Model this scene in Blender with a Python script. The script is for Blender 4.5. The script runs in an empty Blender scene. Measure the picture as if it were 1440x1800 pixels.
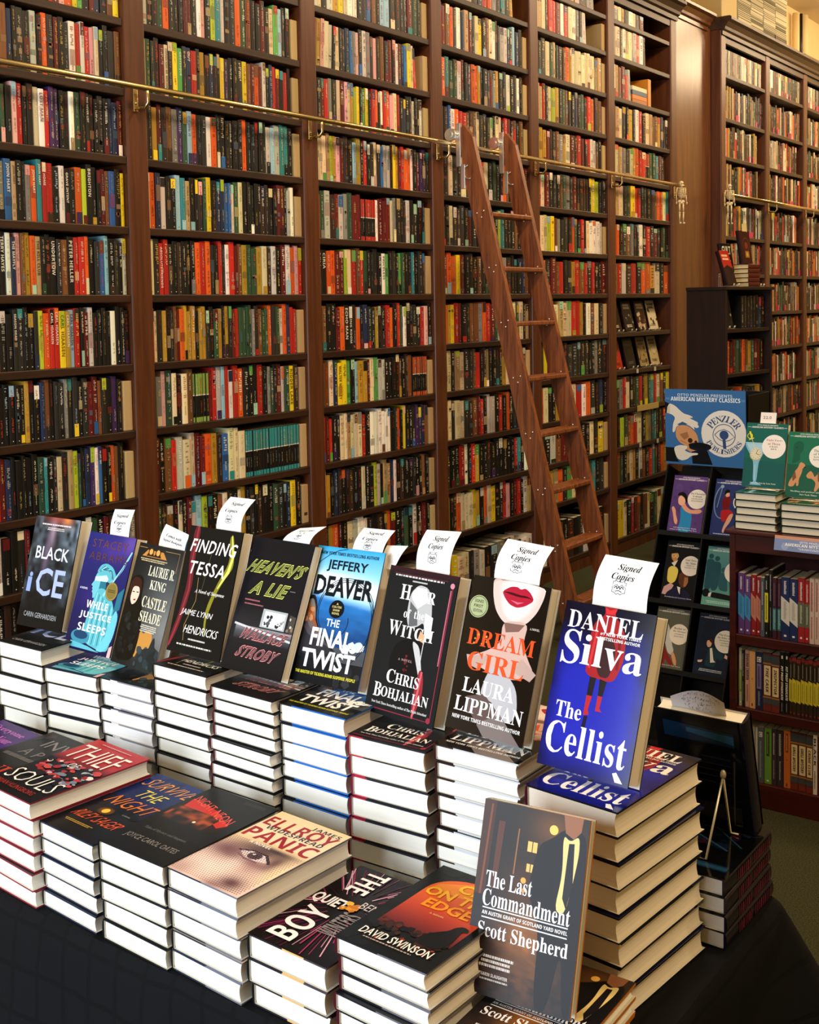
import bpy, bmesh, math, random
from mathutils import Vector, Matrix
S = bpy.context.scene
COL = S.collection
RND = random.Random(7)
PI = math.pi

# ------------------------------------------------------------------ colour and mesh helpers
def lin(c):
    return c / 12.92 if c <= 0.04045 else ((c + 0.055) / 1.055) ** 2.4
_HC = {}
def hx(s):
    if not isinstance(s, str): return s
    if s not in _HC:
        h = s.lstrip('#')
        if len(h) == 3: h = ''.join(c * 2 for c in h)
        _HC[s] = tuple(lin(int(h[i:i + 2], 16) / 255) for i in (0, 2, 4))
    return _HC[s]
def jit(c, r, a=0.12):
    c = hx(c); k = 1 + r.uniform(-a, a)
    return tuple(min(1, max(0.002, v * k * (1 + r.uniform(-a, a) * 0.4))) for v in c)
def mix(a, b, t):
    a = hx(a); b = hx(b)
    return tuple(a[i] + (b[i] - a[i]) * t for i in range(3))

class MB:
    """collects shapes; build() links them as one mesh object"""
    def __init__(s): s.v = []; s.f = []; s.c = []; s.m = []; s.sm = []
    def add(s, vs, fs, col='#888', m=0, sm=False, cols=None):
        o = len(s.v); s.v += [tuple(p) for p in vs]; c = hx(col)
        for f in fs:
            s.f.append([i + o for i in f]); s.m.append(m); s.sm.append(sm)
            s.c.append([hx(cols[i]) for i in f] if cols else c)
        return s
    def box(s, lo, hi, col='#888', m=0):
        x0, y0, z0 = lo; x1, y1, z1 = hi
        return s.add([(x0, y0, z0), (x1, y0, z0), (x1, y1, z0), (x0, y1, z0), (x0, y0, z1), (x1, y0, z1), (x1, y1, z1), (x0, y1, z1)],
                     [(0, 3, 2, 1), (4, 5, 6, 7), (0, 1, 5, 4), (1, 2, 6, 5), (2, 3, 7, 6), (3, 0, 4, 7)], col, m)
    def bbox(s, lo, hi, b=0.003, col='#888', m=0, seg=2):
        bm = bmesh.new(); bmesh.ops.create_cube(bm, size=1)
        for v in bm.verts:
            v.co = Vector([(lo[i] + hi[i]) / 2 + v.co[i] * (hi[i] - lo[i]) for i in range(3)])
        bmesh.ops.bevel(bm, geom=bm.edges[:], offset=min(b, 0.45 * min(hi[i] - lo[i] for i in range(3))), segments=seg, affect='EDGES', profile=0.5)
        bm.verts.index_update()
        s.add([v.co[:] for v in bm.verts], [[v.index for v in f.verts] for f in bm.faces], col, m); bm.free(); return s
    def tube(s, pts, r, n=8, col='#888', m=0, cap=True):
        P = [Vector(p) for p in pts]; R = r if isinstance(r, (list, tuple)) else [r] * len(P)
        vs = []; fs = []; prev = None
        for i, p in enumerate(P):
            t = (P[min(i + 1, len(P) - 1)] - P[max(i - 1, 0)]).normalized()
            if prev is None:
                a = Vector((0, 0, 1)) if abs(t.z) < 0.9 else Vector((1, 0, 0)); prev = t.cross(a).normalized()
            prev = (prev - t * prev.dot(t)).normalized(); q = t.cross(prev)
            vs += [p + (prev * math.cos(2 * PI * k / n) + q * math.sin(2 * PI * k / n)) * R[i] for k in range(n)]
        for i in range(len(P) - 1):
            for k in range(n):
                a = i * n + k; b = i * n + (k + 1) % n; fs.append((a, b, b + n, a + n))
        if cap: fs += [tuple(range(n - 1, -1, -1)), tuple(range((len(P) - 1) * n, len(P) * n))]
        return s.add(vs, fs, col, m, True)
    def ball(s, c, r, n=12, k=8, col='#888', m=0):
        r = r if isinstance(r, (tuple, list)) else (r, r, r); vs = []; fs = []
        for i in range(k + 1):
            t = PI * i / k
            vs += [(c[0] + r[0] * math.sin(t) * math.cos(2 * PI * j / n), c[1] + r[1] * math.sin(t) * math.sin(2 * PI * j / n), c[2] + r[2] * math.cos(t)) for j in range(n)]
        for i in range(k):
            for j in range(n):
                fs.append((i * n + j, (i + 1) * n + j, (i + 1) * n + (j + 1) % n, i * n + (j + 1) % n))
        return s.add(vs, fs, col, m, True)
    def prism(s, prof, axis, a, b, col='#888', m=0, sm=False):
        """closed profile of (p, q) swept along axis x / y / z from a to b"""
        def P(p, q, t): return (t, p, q) if axis == 'x' else ((p, t, q) if axis == 'y' else (p, q, t))
        n = len(prof); vs = [P(p, q, a) for p, q in prof] + [P(p, q, b) for p, q in prof]
        fs = [(i, (i + 1) % n, n + (i + 1) % n, n + i) for i in range(n)] + [tuple(range(n - 1, -1, -1)), tuple(range(n, 2 * n))]
        return s.add(vs, fs, col, m, sm)
    def xf(s, M):
        s.v = [tuple(M @ Vector(p)) for p in s.v]; return s
    def mesh(s, name, mats):
        me = bpy.data.meshes.new(name); me.from_pydata(s.v, [], s.f)
        for mt in (mats if isinstance(mats, (list, tuple)) else [mats]): me.materials.append(mt)
        me.polygons.foreach_set('material_index', s.m); me.polygons.foreach_set('use_smooth', s.sm)
        at = me.color_attributes.new('Col', 'FLOAT_COLOR', 'CORNER'); d = []
        for f, c in zip(s.f, s.c):
            if isinstance(c, list):
                for q in c: d += (q[0], q[1], q[2], 1.0)
            else: d += (c[0], c[1], c[2], 1.0) * len(f)
        at.data.foreach_set('color', d); me.update(); return me
    def build(s, name, mats, parent=None):
        return obj(name, s.mesh(name, mats), parent)

def obj(name, data, parent=None):
    o = bpy.data.objects.new(name, data); COL.objects.link(o)
    if parent: o.parent = parent
    return o
def tag(o, label, cat, group=None, kind=None):
    if label: o['label'] = label
    if cat: o['category'] = cat
    if group: o['group'] = group
    if kind: o['kind'] = kind
    return o
def thing(name, label, cat, loc=(0, 0, 0), rz=0.0, group=None):
    o = bpy.data.objects.new(name, None); COL.objects.link(o); o.empty_display_size = 0.05
    o.location = loc; o.rotation_euler = (0, 0, rz); return tag(o, label, cat, group)
def copy_tree(o, M, label, group=None):
    def cp(q, par):
        c = q.copy(); COL.objects.link(c)
        if par: c.parent = par
        for ch in list(q.children): cp(ch, c)
        return c
    r = cp(o, None); r.matrix_world = M
    r['label'] = label
    if group: r['group'] = group
    return r
ORD = ['', 'first', 'second', 'third', 'fourth', 'fifth', 'sixth', 'seventh', 'eighth', 'ninth', 'tenth', 'eleventh', 'twelfth', 'thirteenth', 'fourteenth',
       'fifteenth', 'sixteenth', 'seventeenth', 'eighteenth', 'nineteenth', 'twentieth']
for _t, _n in (('twenty', 'twentieth'), ('thirty', 'thirtieth'), ('forty', 'fortieth')):
    ORD += [_t + '-' + ORD[i] for i in range(1, 10)] + [{'twenty': 'thirtieth', 'thirty': 'fortieth', 'forty': 'fiftieth'}[_t]]

# ------------------------------------------------------------------ materials
def mat(name, base='#888', rough=0.5, attr=False, metal=0.0, spec=0.5, fn=None, coat=0.0):
    m = bpy.data.materials.new(name); m.use_nodes = True; nt = m.node_tree; b = nt.nodes['Principled BSDF']
    b.inputs['Base Color'].default_value = (*hx(base), 1); b.inputs['Roughness'].default_value = rough
    b.inputs['Metallic'].default_value = metal; b.inputs['Specular IOR Level'].default_value = spec; b.inputs['Coat Weight'].default_value = coat
    b.inputs['Coat Roughness'].default_value = 0.12
    c = None
    if attr:
        a = nt.nodes.new('ShaderNodeAttribute'); a.attribute_name = 'Col'; c = a.outputs['Color']; nt.links.new(c, b.inputs['Base Color'])
    if fn: fn(nt, b, c)
    return m
def N(nt, t, **kw):
    n = nt.nodes.new('ShaderNode' + t)
    for k, v in kw.items():
        if k in n.inputs: n.inputs[k].default_value = v
        else: setattr(n, k, v)
    return n
def grain(scale, dark, light, bump=0.15, noise=2.5, mid=None):
    """wood figure stretched along one axis, in the object's own space"""
    def fn(nt, b, c):
        tc = N(nt, 'TexCoord'); mp = N(nt, 'Mapping'); mp.inputs['Scale'].default_value = scale
        nt.links.new(tc.outputs['Object'], mp.inputs['Vector'])
        n1 = N(nt, 'TexNoise', Scale=noise, Detail=6.0, Roughness=0.62, Distortion=0.6); nt.links.new(mp.outputs[0], n1.inputs['Vector'])
        r = N(nt, 'ValToRGB'); r.color_ramp.elements[0].position = 0.32; r.color_ramp.elements[1].position = 0.7
        r.color_ramp.elements[0].color = (*hx(dark), 1); r.color_ramp.elements[1].color = (*hx(light), 1)
        nt.links.new(n1.outputs['Fac'], r.inputs[0]); nt.links.new(r.outputs[0], b.inputs['Base Color'])
        bp = N(nt, 'Bump', Strength=bump, Distance=0.002); nt.links.new(n1.outputs['Fac'], bp.inputs['Height']); nt.links.new(bp.outputs[0], b.inputs['Normal'])
    return fn
def page_fn(nt, b, c):
    tc = N(nt, 'TexCoord'); mp = N(nt, 'Mapping'); mp.inputs['Scale'].default_value = (3, 3, 1500)
    nt.links.new(tc.outputs['Object'], mp.inputs['Vector'])
    n1 = N(nt, 'TexNoise', Scale=1.0, Detail=3.0, Roughness=0.7); nt.links.new(mp.outputs[0], n1.inputs['Vector'])
    r = N(nt, 'MapRange'); r.inputs['To Min'].default_value = 0.80; r.inputs['To Max'].default_value = 1.10; nt.links.new(n1.outputs['Fac'], r.inputs['Value'])
    mx = N(nt, 'VectorMath', operation='SCALE'); nt.links.new(c, mx.inputs[0]); nt.links.new(r.outputs[0], mx.inputs['Scale']); nt.links.new(mx.outputs[0], b.inputs['Base Color'])
def carpet_fn(nt, b, c):
    tc = N(nt, 'TexCoord'); n1 = N(nt, 'TexNoise', Scale=260.0, Detail=4.0); nt.links.new(tc.outputs['Object'], n1.inputs['Vector'])
    r = N(nt, 'ValToRGB'); r.color_ramp.elements[0].color = (*hx('#23251a'), 1); r.color_ramp.elements[1].color = (*hx('#55553c'), 1); r.color_ramp.elements[0].position = 0.3; r.color_ramp.elements[1].position = 0.75
    nt.links.new(n1.outputs['Fac'], r.inputs[0]); nt.links.new(r.outputs[0], b.inputs['Base Color'])
    bp = N(nt, 'Bump', Strength=0.5, Distance=0.004); nt.links.new(n1.outputs['Fac'], bp.inputs['Height']); nt.links.new(bp.outputs[0], b.inputs['Normal'])
def cloth_fn(nt, b, c):
    tc = N(nt, 'TexCoord'); mp = N(nt, 'Mapping'); mp.inputs['Rotation'].default_value = (0, PI / 2, 0); nt.links.new(tc.outputs['Object'], mp.inputs['Vector'])
    sx = N(nt, 'SeparateXYZ'); nt.links.new(tc.outputs['Object'], sx.inputs[0]); cx = N(nt, 'CombineXYZ')
    nt.links.new(sx.outputs['Y'], cx.inputs['X']); nt.links.new(sx.outputs['Z'], cx.inputs['Y'])
    nz = N(nt, 'TexNoise', Scale=9.0); nt.links.new(tc.outputs['Object'], nz.inputs['Vector'])
    ad = N(nt, 'VectorMath', operation='MULTIPLY_ADD'); ad.inputs[1].default_value = (0.02, 0.02, 0.02); nt.links.new(nz.outputs['Color'], ad.inputs[0]); nt.links.new(cx.outputs[0], ad.inputs[2])
    br = N(nt, 'TexBrick'); br.offset = 0.0; br.inputs['Scale'].default_value = 1.0; br.inputs['Brick Width'].default_value = 0.062; br.inputs['Row Height'].default_value = 0.075
    br.inputs['Mortar Size'].default_value = 0.006; br.inputs['Mortar Smooth'].default_value = 0.6
    br.inputs['Color1'].default_value = (*hx('#0a0b0f'), 1); br.inputs['Color2'].default_value = (*hx('#0b0c10'), 1); br.inputs['Mortar'].default_value = (*hx('#060709'), 1)
    nt.links.new(ad.outputs[0], br.inputs['Vector']); nt.links.new(br.outputs['Color'], b.inputs['Base Color'])
    bp = N(nt, 'Bump', Strength=0.15, Distance=0.003); nt.links.new(br.outputs['Fac'], bp.inputs['Height']); bp.invert = True; nt.links.new(bp.outputs[0], b.inputs['Normal'])
def plaster_fn(base):
    def fn(nt, b, c):
        tc = N(nt, 'TexCoord'); n1 = N(nt, 'TexNoise', Scale=3.0, Detail=5.0); nt.links.new(tc.outputs['Object'], n1.inputs['Vector'])
        r = N(nt, 'ValToRGB'); r.color_ramp.elements[0].color = (*mix(base, '#000', 0.12), 1); r.color_ramp.elements[1].color = (*hx(base), 1)
        nt.links.new(n1.outputs['Fac'], r.inputs[0]); nt.links.new(r.outputs[0], b.inputs['Base Color'])
    return fn
M_GLOSS = mat('glossy_print', rough=0.12, attr=True, spec=0.3)
M_PRINT = mat('matte_print', rough=0.3, attr=True, spec=0.12)
M_SPINE = mat('spine_print', rough=0.42, attr=True, spec=0.4)
M_PAGE = mat('page_edges', rough=0.8, attr=True, spec=0.2, fn=page_fn)
M_PAPER = mat('paper', rough=0.7, attr=True, spec=0.2)
M_SHELF = mat('shelf_wood', rough=0.42, fn=grain((0.8, 14, 14), '#24140c', '#3d2415'), spec=0.4)
M_POST = mat('upright_wood', rough=0.4, fn=grain((14, 14, 0.8), '#44220f', '#61351b'), spec=0.4)
M_PANEL = mat('panel_wood', rough=0.3, fn=grain((9, 9, 0.7), '#4c2912', '#70421f'), spec=0.5)
M_LADDER = mat('ladder_oak', rough=0.38, fn=grain((22, 22, 1.6), '#562a15', '#9a5a32', 0.3, 2.2), spec=0.5)
M_CHERRY = mat('cherry_wood', rough=0.35, fn=grain((9, 1.0, 9), '#330d0a', '#4d1712'), spec=0.45)
M_DARK = mat('dark_veneer', rough=0.5, fn=grain((9, 9, 0.8), '#1c100b', '#2a1810'), spec=0.3)
M_BLACKCARD = mat('black_card', '#08080a', 0.5, spec=0.2)
M_BRASS = mat('brass', '#dcc48c', 0.24, metal=1.0)
M_CHROME = mat('chrome', '#e6e4de', 0.36, metal=1.0)
M_WIRE = mat('wire', '#cfc9b4', 0.35, metal=0.6)
M_BONE = mat('bone', '#d9c9a0', 0.55)
M_CLOTH = mat('black_cloth', '#14161d', 0.85, spec=0.15, fn=cloth_fn)
M_CARPET = mat('carpet', '#3a3d2b', 0.95, spec=0.05, fn=carpet_fn)
M_PLASTER = mat('plaster', '#d8bd84', 0.85, fn=plaster_fn('#e6cc96'))
M_CEIL = mat('ceiling_paint', '#d8cbb0', 0.9, fn=plaster_fn('#d8c8a6'))
M_CARD = mat('cardboard', '#b99a6c', 0.8, attr=True, spec=0.15)
M_GREY = mat('dark_metal', '#191a1c', 0.4, metal=0.4)

# ------------------------------------------------------------------ lettering
_BASE = {'s': (0x1D400, 0x1D41A, 0x1D7CE), 'i': (0x1D468, 0x1D482, None), 'b': (0x1D5D4, 0x1D5EE, 0x1D7EC), 'o': (0x1D63C, 0x1D656, None)}
def styled(t, st):
    if st not in _BASE: return t
    U, L, D = _BASE[st]; r = ''
    for c in t:
        if 'A' <= c <= 'Z': r += chr(U + ord(c) - 65)
        elif 'a' <= c <= 'z': r += chr(L + ord(c) - 97)
        elif '0' <= c <= '9' and D: r += chr(D + ord(c) - 48)
        else: r += c
    return r
_TXT = {}
def glyphs(t, st='d', res=2, off=0.0, sp=1.0):
    k = (t, st, res, off, sp)
    if k in _TXT: return _TXT[k]
    cu = bpy.data.curves.new('lettering', 'FONT'); cu.body = styled(t, st); cu.size = 1; cu.resolution_u = res; cu.offset = off; cu.space_character = sp
    o = bpy.data.objects.new('lettering', cu); COL.objects.link(o)
    dg = bpy.context.evaluated_depsgraph_get(); me = o.evaluated_get(dg).to_mesh()
    vs = [(v.co.x, v.co.y) for v in me.vertices]; fs = [tuple(p.vertices) for p in me.polygons]
    o.evaluated_get(dg).to_mesh_clear(); bpy.data.objects.remove(o); bpy.data.curves.remove(cu)
    if not vs: vs = [(0, 0), (1, 0), (1, 1)]; fs = [(0, 1, 2)]
    xs = [p[0] for p in vs]; ys = [p[1] for p in vs]
    _TXT[k] = (vs, fs, (min(xs), min(ys), max(xs), max(ys))); return _TXT[k]

def gs(u, v, cu, cv, su, sv): return math.exp(-((u - cu) / su) ** 2 - ((v - cv) / sv) ** 2)
def shades(base, *L):
    """ink picture: base colour, then (colour, centre u, v, spread u, v, amount) patches"""
    def fn(u, v):
        c = base(u, v) if callable(base) else hx(base)
        for col, cu, cv, su, sv, k in L: c = mix(c, col, min(1, k * gs(u, v, cu, cv, su, sv)))
        return c
    return fn
_RN = random.Random(3); _NZ = [_RN.random() for _ in range(4096)]
def vn(u, v, f):
    x = u * f; y = v * f; i = math.floor(x); j = math.floor(y); a = x - i; b = y - j; a = a * a * (3 - 2 * a); b = b * b * (3 - 2 * b)
    h = lambda p, q: _NZ[(p * 73 + q * 179) % 4096]
    return (h(i, j) * (1 - a) + h(i + 1, j) * a) * (1 - b) + (h(i, j + 1) * (1 - a) + h(i + 1, j + 1) * a) * b
class Art:
    """flat printed artwork on a cover: u to the right, v down from the top edge, both 0..1"""
    def __init__(s, w, l, bg=None): s.w = w; s.l = l; s.it = []; s.k = 0; s.bg = bg
    def _a(s, vs, fs, col, cols=None):
        vs = [(min(1.0, max(0.0, a)), min(1.0, max(0.0, b))) for a, b in vs]; s.k += 1; s.it.append((vs, fs, col, cols, s.k)); return s
    def poly(s, pts, col, sharp=False):
        if len(pts) > 5 and not sharp:          # round the corners of organic outlines
            for _ in range(2):
                q = []
                for i, a in enumerate(pts):
                    b = pts[(i + 1) % len(pts)]; q += [(a[0] * 0.8 + b[0] * 0.2, a[1] * 0.8 + b[1] * 0.2), (a[0] * 0.2 + b[0] * 0.8, a[1] * 0.2 + b[1] * 0.8)]
                pts = q
        return s._a(pts, [tuple(range(len(pts)))], col)
    def field(s, u0, v0, u1, v1, nu, nv, fn):
        """a printed picture as a fine grid of ink colours"""
        vs = []; cs = []
        for j in range(nv + 1):
            for i in range(nu + 1):
                u = u0 + (u1 - u0) * i / nu; v = v0 + (v1 - v0) * j / nv; vs.append((u, v)); cs.append(fn(u, v))
        return s._a(vs, [(j * (nu + 1) + i, j * (nu + 1) + i + 1, (j + 1) * (nu + 1) + i + 1, (j + 1) * (nu + 1) + i) for j in range(nv) for i in range(nu)], '#000', cs)
    def rect(s, u0, v0, u1, v1, col): return s.poly([(u0, v0), (u1, v0), (u1, v1), (u0, v1)], col)
    def grad(s, u0, v0, u1, v1, stops, horiz=False):
        vs = []; cs = []; fs = []
        for t, c in stops:
            if horiz: vs += [(u0 + (u1 - u0) * t, v0), (u0 + (u1 - u0) * t, v1)]
            else: vs += [(u0, v0 + (v1 - v0) * t), (u1, v0 + (v1 - v0) * t)]
            cs += [c, c]
        for i in range(len(stops) - 1): fs.append((2 * i, 2 * i + 1, 2 * i + 3, 2 * i + 2))
        return s._a(vs, fs, '#000', cs)
    def circ(s, u, v, ru, col, rv=None, n=28, edge=None):
        rv = rv if rv is not None else ru * s.w / s.l
        pts = [(u + ru * math.cos(2 * PI * i / n), v + rv * math.sin(2 * PI * i / n)) for i in range(n)]
        if edge: return s._a([(u, v)] + pts, [(0, 1 + i, 1 + (i + 1) % n) for i in range(n)], col, [col] + [edge] * n)
        return s.poly(pts, col, True)
    def ring(s, u, v, ru, wd, col, rv=None, n=36, a0=0, a1=2 * PI):
        rv = rv if rv is not None else ru * s.w / s.l
        return s.line([(u + ru * math.cos(a0 + (a1 - a0) * i / n), v + rv * math.sin(a0 + (a1 - a0) * i / n)) for i in range(n + 1)], wd, col)
    def line(s, pts, wd, col):
        """wd in metres"""
        vs = []; fs = []; W = wd if isinstance(wd, (list, tuple)) else [wd] * len(pts)
        for i, p in enumerate(pts):
            a = pts[max(i - 1, 0)]; b = pts[min(i + 1, len(pts) - 1)]
            dx = (b[0] - a[0]) * s.w; dy = (b[1] - a[1]) * s.l; d = math.hypot(dx, dy) or 1
            nx = -dy / d * W[i] / 2 / s.w; ny = dx / d * W[i] / 2 / s.l
            vs += [(p[0] + nx, p[1] + ny), (p[0] - nx, p[1] - ny)]
        for i in range(len(pts) - 1): fs.append((2 * i, 2 * i + 1, 2 * i + 3, 2 * i + 2))
        return s._a(vs, fs, col)
    def text(s, t, u, v, du, dv, col, st='d', rot=0, res=2, off=0.0, shear=0.0, sp=1.0, warp=None):
        vs, fs, (x0, y0, x1, y1) = glyphs(t, st, res, off, sp); o = []
        for x, y in vs:
            a = (x - x0) / (x1 - x0); b = (y - y0) / (y1 - y0); a += shear * (b - 0.5)
            if warp: o.append(warp(a, b)); continue
            if rot == 0: o.append((u + a * du, v + dv - b * dv))
            elif rot == 1: o.append((u + du - b * du, v + dv - a * dv))
            else: o.append((u + b * du, v + a * dv))
        return s._a(o, fs, col)
    def dash(s, u, v, du, dv, col, rows=2, seed=1, fill=0.6):
        """rows of marks too small to read"""
        r = random.Random(seed); h = dv / rows; vs = []; fs = []
        for i in range(rows):
            x = u + (du * 0.06 * r.random()); end = u + du * (1 - 0.1 * r.random())
            while x < end:
                w = r.uniform(0.02, 0.06) * du; y = v + i * h; k = len(vs)
                vs += [(x, y), (min(x + w, end), y), (min(x + w, end), y + h * fill), (x, y + h * fill)]; fs.append((k, k + 1, k + 2, k + 3)); x += w + r.uniform(0.008, 0.02) * du
        return s._a(vs, fs, col)
    def spots(s, u0, v0, u1, v1, n, cols, r0, r1, seed=1, stretch=1.0):
        r = random.Random(seed)
        for i in range(n):
            a = r.uniform(u0, u1); b = r.uniform(v0, v1); q = r.uniform(r0, r1); k = r.randint(5, 7); ph = r.random()
            s.poly([(min(0.995, max(0.005, a + q * stretch * r.uniform(0.6, 1) * math.cos(2 * PI * (j + ph) / k))), min(0.995, max(0.005, b + q * s.w / s.l * r.uniform(0.6, 1) * math.sin(2 * PI * (j + ph) / k)))) for j in range(k)], r.choice(cols))
        return s
    def put(s, mb, P, step=0.000013, m=0):
        """P(x, y, h): a point x metres right, y metres up, h metres off the printed face"""
        def ink(c):          # dense printing inks: the darks hold less light than their screen colour
            c = hx(c); L = 0.3 * c[0] + 0.6 * c[1] + 0.1 * c[2]; q = min(1.0, 0.36 + 1.05 * math.sqrt(L)); return (c[0] * q, c[1] * q, c[2] * q)
        for vs, fs, col, cols, k in s.it:
            col = ink(col); cols = [ink(c) for c in cols] if cols else None
            mb.add([P(u * s.w, (1 - v) * s.l, step * k) for u, v in vs], fs, col, m, False, cols)
# ------------------------------------------------------------------ hardcovers
def jacket_mb(w, l, t, front, spine, back, edge, c=0.0026, caps=None):
    """cover wrap; x from spine to fore-edge, y from tail to head, z up through the front cover"""
    mb = MB(); r = min(0.006, t * 0.2)
    out = [(w, 0.0), (0.011, 0.0), (0.008, 0.0007), (0.004, 0.0)]
    for i in range(9):
        a = PI / 2 + PI * i / 8; out.append((0.0035 + 0.0045 * math.cos(a) * (1 if 0 < i < 8 else 1), t / 2 - math.sin(a) * t / 2))
    out += [(0.008, t - 0.0007), (0.011, t), (w, t)]
    inn = []
    n = len(out)
    for i, (x, z) in enumerate(out):
        if i < 4: inn.append((x if i == 0 else max(x, 0.007), c))
        elif i >= n - 3: inn.append((x if i == n - 1 else max(x, 0.007), t - c))
        else: inn.append((max(x + c, 0.0045), min(max(z, c), t - c)))
    vs = []
    for y in (0.0, l):
        vs += [(x, y, z) for x, z in out] + [(x, y, z) for x, z in inn]
    def col(i): return back if i < 3 else (spine if i < n - 4 else front)
    def ecol(i):
        if not caps: return edge
        x = (out[i][0] + out[i + 1][0]) / 2 / w
        return edge
    for i in range(n - 1):
        mb.add([vs[i], vs[i + 1], vs[2 * n + i + 1], vs[2 * n + i]], [(0, 3, 2, 1)], col(i), 0, 3 <= i < n - 4)
        mb.add([vs[n + i], vs[n + i + 1], vs[3 * n + i + 1], vs[3 * n + i]], [(0, 1, 2, 3)], '#d8d2c0')
    # board edges at tail and head, split along the width where the jacket changes colour
    segs = caps or [(1.0, edge)]
    for y, k in ((0.0, 0), (l, 2 * n)):
        for i in range(1, n - 2):
            mb.add([vs[k + i], vs[k + i + 1], vs[k + n + i + 1], vs[k + n + i]], [(0, 1, 2, 3) if k == 0 else (3, 2, 1, 0)], spine if 3 <= i < n - 4 else segs[0][1])
        x0 = 0.011
        for fr, cc in segs:
            x1 = max(fr * w, x0)
            for z0, z1 in ((0.0, c), (t - c, t)):
                mb.add([(x0, y, z0), (x1, y, z0), (x1, y, z1), (x0, y, z1)], [(0, 1, 2, 3) if k == 0 else (3, 2, 1, 0)], cc)
            x0 = x1
    for z0, z1 in ((0.0, c), (t - c, t)):
        mb.add([(w, 0, z0), (w, l, z0), (w, l, z1), (w, 0, z1)], [(0, 1, 2, 3)], segs[-1][1])
    return mb
def pages_mb(w, l, t, col='#f4f1e6', c=0.0027, deckle=0.0):
    mb = MB(); prof = [(0.006, c), (w - 0.004, c)]
    for i in range(1, 6):
        a = i / 6; prof.append((w - 0.004 - 0.0028 * math.sin(PI * a) - deckle * RND.random(), c + (t - 2 * c) * a))
    prof += [(w - 0.004, t - c), (0.006, t - c)]
    for i in range(1, 5):
        a = i / 5; prof.append((0.006 - 0.0035 * math.sin(PI * a), t - c - (t - 2 * c) * a))
    return mb.prism(prof, 'y', 0.003, l - 0.003, col)

class Title:
    def __init__(s, key, w, l, t, art, front='#15161a', spine='#15161a', back='#15161a', edge='#1b1c20', page='#f4f1e6', caps=None, gloss=False, c=0.0026):
        s.key = key; s.w = w; s.l = l; s.t = t; M = M_GLOSS if gloss else M_PRINT; s.M = M
        plain = jacket_mb(w, l, t, front, spine, back, edge, c, caps); s.plain = plain.mesh('dust_jacket', M)
        full = jacket_mb(w, l, t, front, spine, back, edge, c, caps); A = Art(w, l); art(A); A.put(full, lambda x, y, h: (x, y, t + 0.00004 + h)); s.full = full.mesh('dust_jacket', M)
        s.pages = pages_mb(w, l, t, page, c + 0.0001).mesh('page_block', M_PAGE)
    def book(s, label, M, printed, group=None):
        r = thing('hardcover_book', label, 'book', group=group); r.matrix_world = M
        obj('dust_jacket', s.full if printed else s.plain, r); obj('page_block', s.pages, r); return r
def frame_flat(x, y, z, a):
    return Matrix.Translation((x, y, z)) @ Matrix.Rotation(a, 4, 'Z')
def frame_stand(x, y, z, a, tilt, t):
    u = Vector((math.cos(a), math.sin(a), 0)); b = Vector((-math.sin(a), math.cos(a), 0)); L = Vector((0, 0, math.cos(tilt))) + b * math.sin(tilt); n = u.cross(L)
    o = Vector((x, y, z)) - n * t
    return Matrix(((u.x, L.x, n.x, o.x), (u.y, L.y, n.y, o.y), (u.z, L.z, n.z, o.z), (0, 0, 0, 1)))

# ------------------------------------------------------------------ cover artwork
def a_ice(A):
    A.rect(0.0, 0, 1, 1, '#15171c')
    A.field(0, 0, 1, 0.85, 40, 56, shades(lambda u, v: mix('#12151a', '#6c7c8a', max(0, 1.9 * vn(u, v * 1.6, 14) * vn(u + 3, v * 1.6, 6) * (1.15 - v * 1.3) * (0.5 + abs(u - 0.42) * 1.4))), ('#a58ea2', 0.44, 0.12, 0.07, 0.16, 0.9), ('#7c6c86', 0.38, 0.34, 0.06, 0.2, 0.8), ('#b0554c', 0.5, 0.0, 0.24, 0.06, 0.9), ('#e08a4a', 0.72, 0.01, 0.1, 0.05, 0.9)))
    A.dash(0.16, 0.062, 0.66, 0.02, '#f0e8e8', 1, 4); A.dash(0.3, 0.095, 0.42, 0.03, '#d8d0d0', 2, 5)
    A.text('BLACK', 0.14, 0.27, 0.74, 0.115, '#d9def2', 'd', off=0.012); A.text('I', 0.07, 0.56, 0.09, 0.13, '#8fa4ea', 'd', off=0.02); A.circ(0.13, 0.535, 0.035, '#8fa4ea')
    A.text('CE', 0.26, 0.46, 0.62, 0.25, '#a9b9ee', 'd', off=0.015); A.text('CARIN GERHARDSEN', 0.12, 0.865, 0.72, 0.045, '#a4a9b0', 'd')
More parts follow.
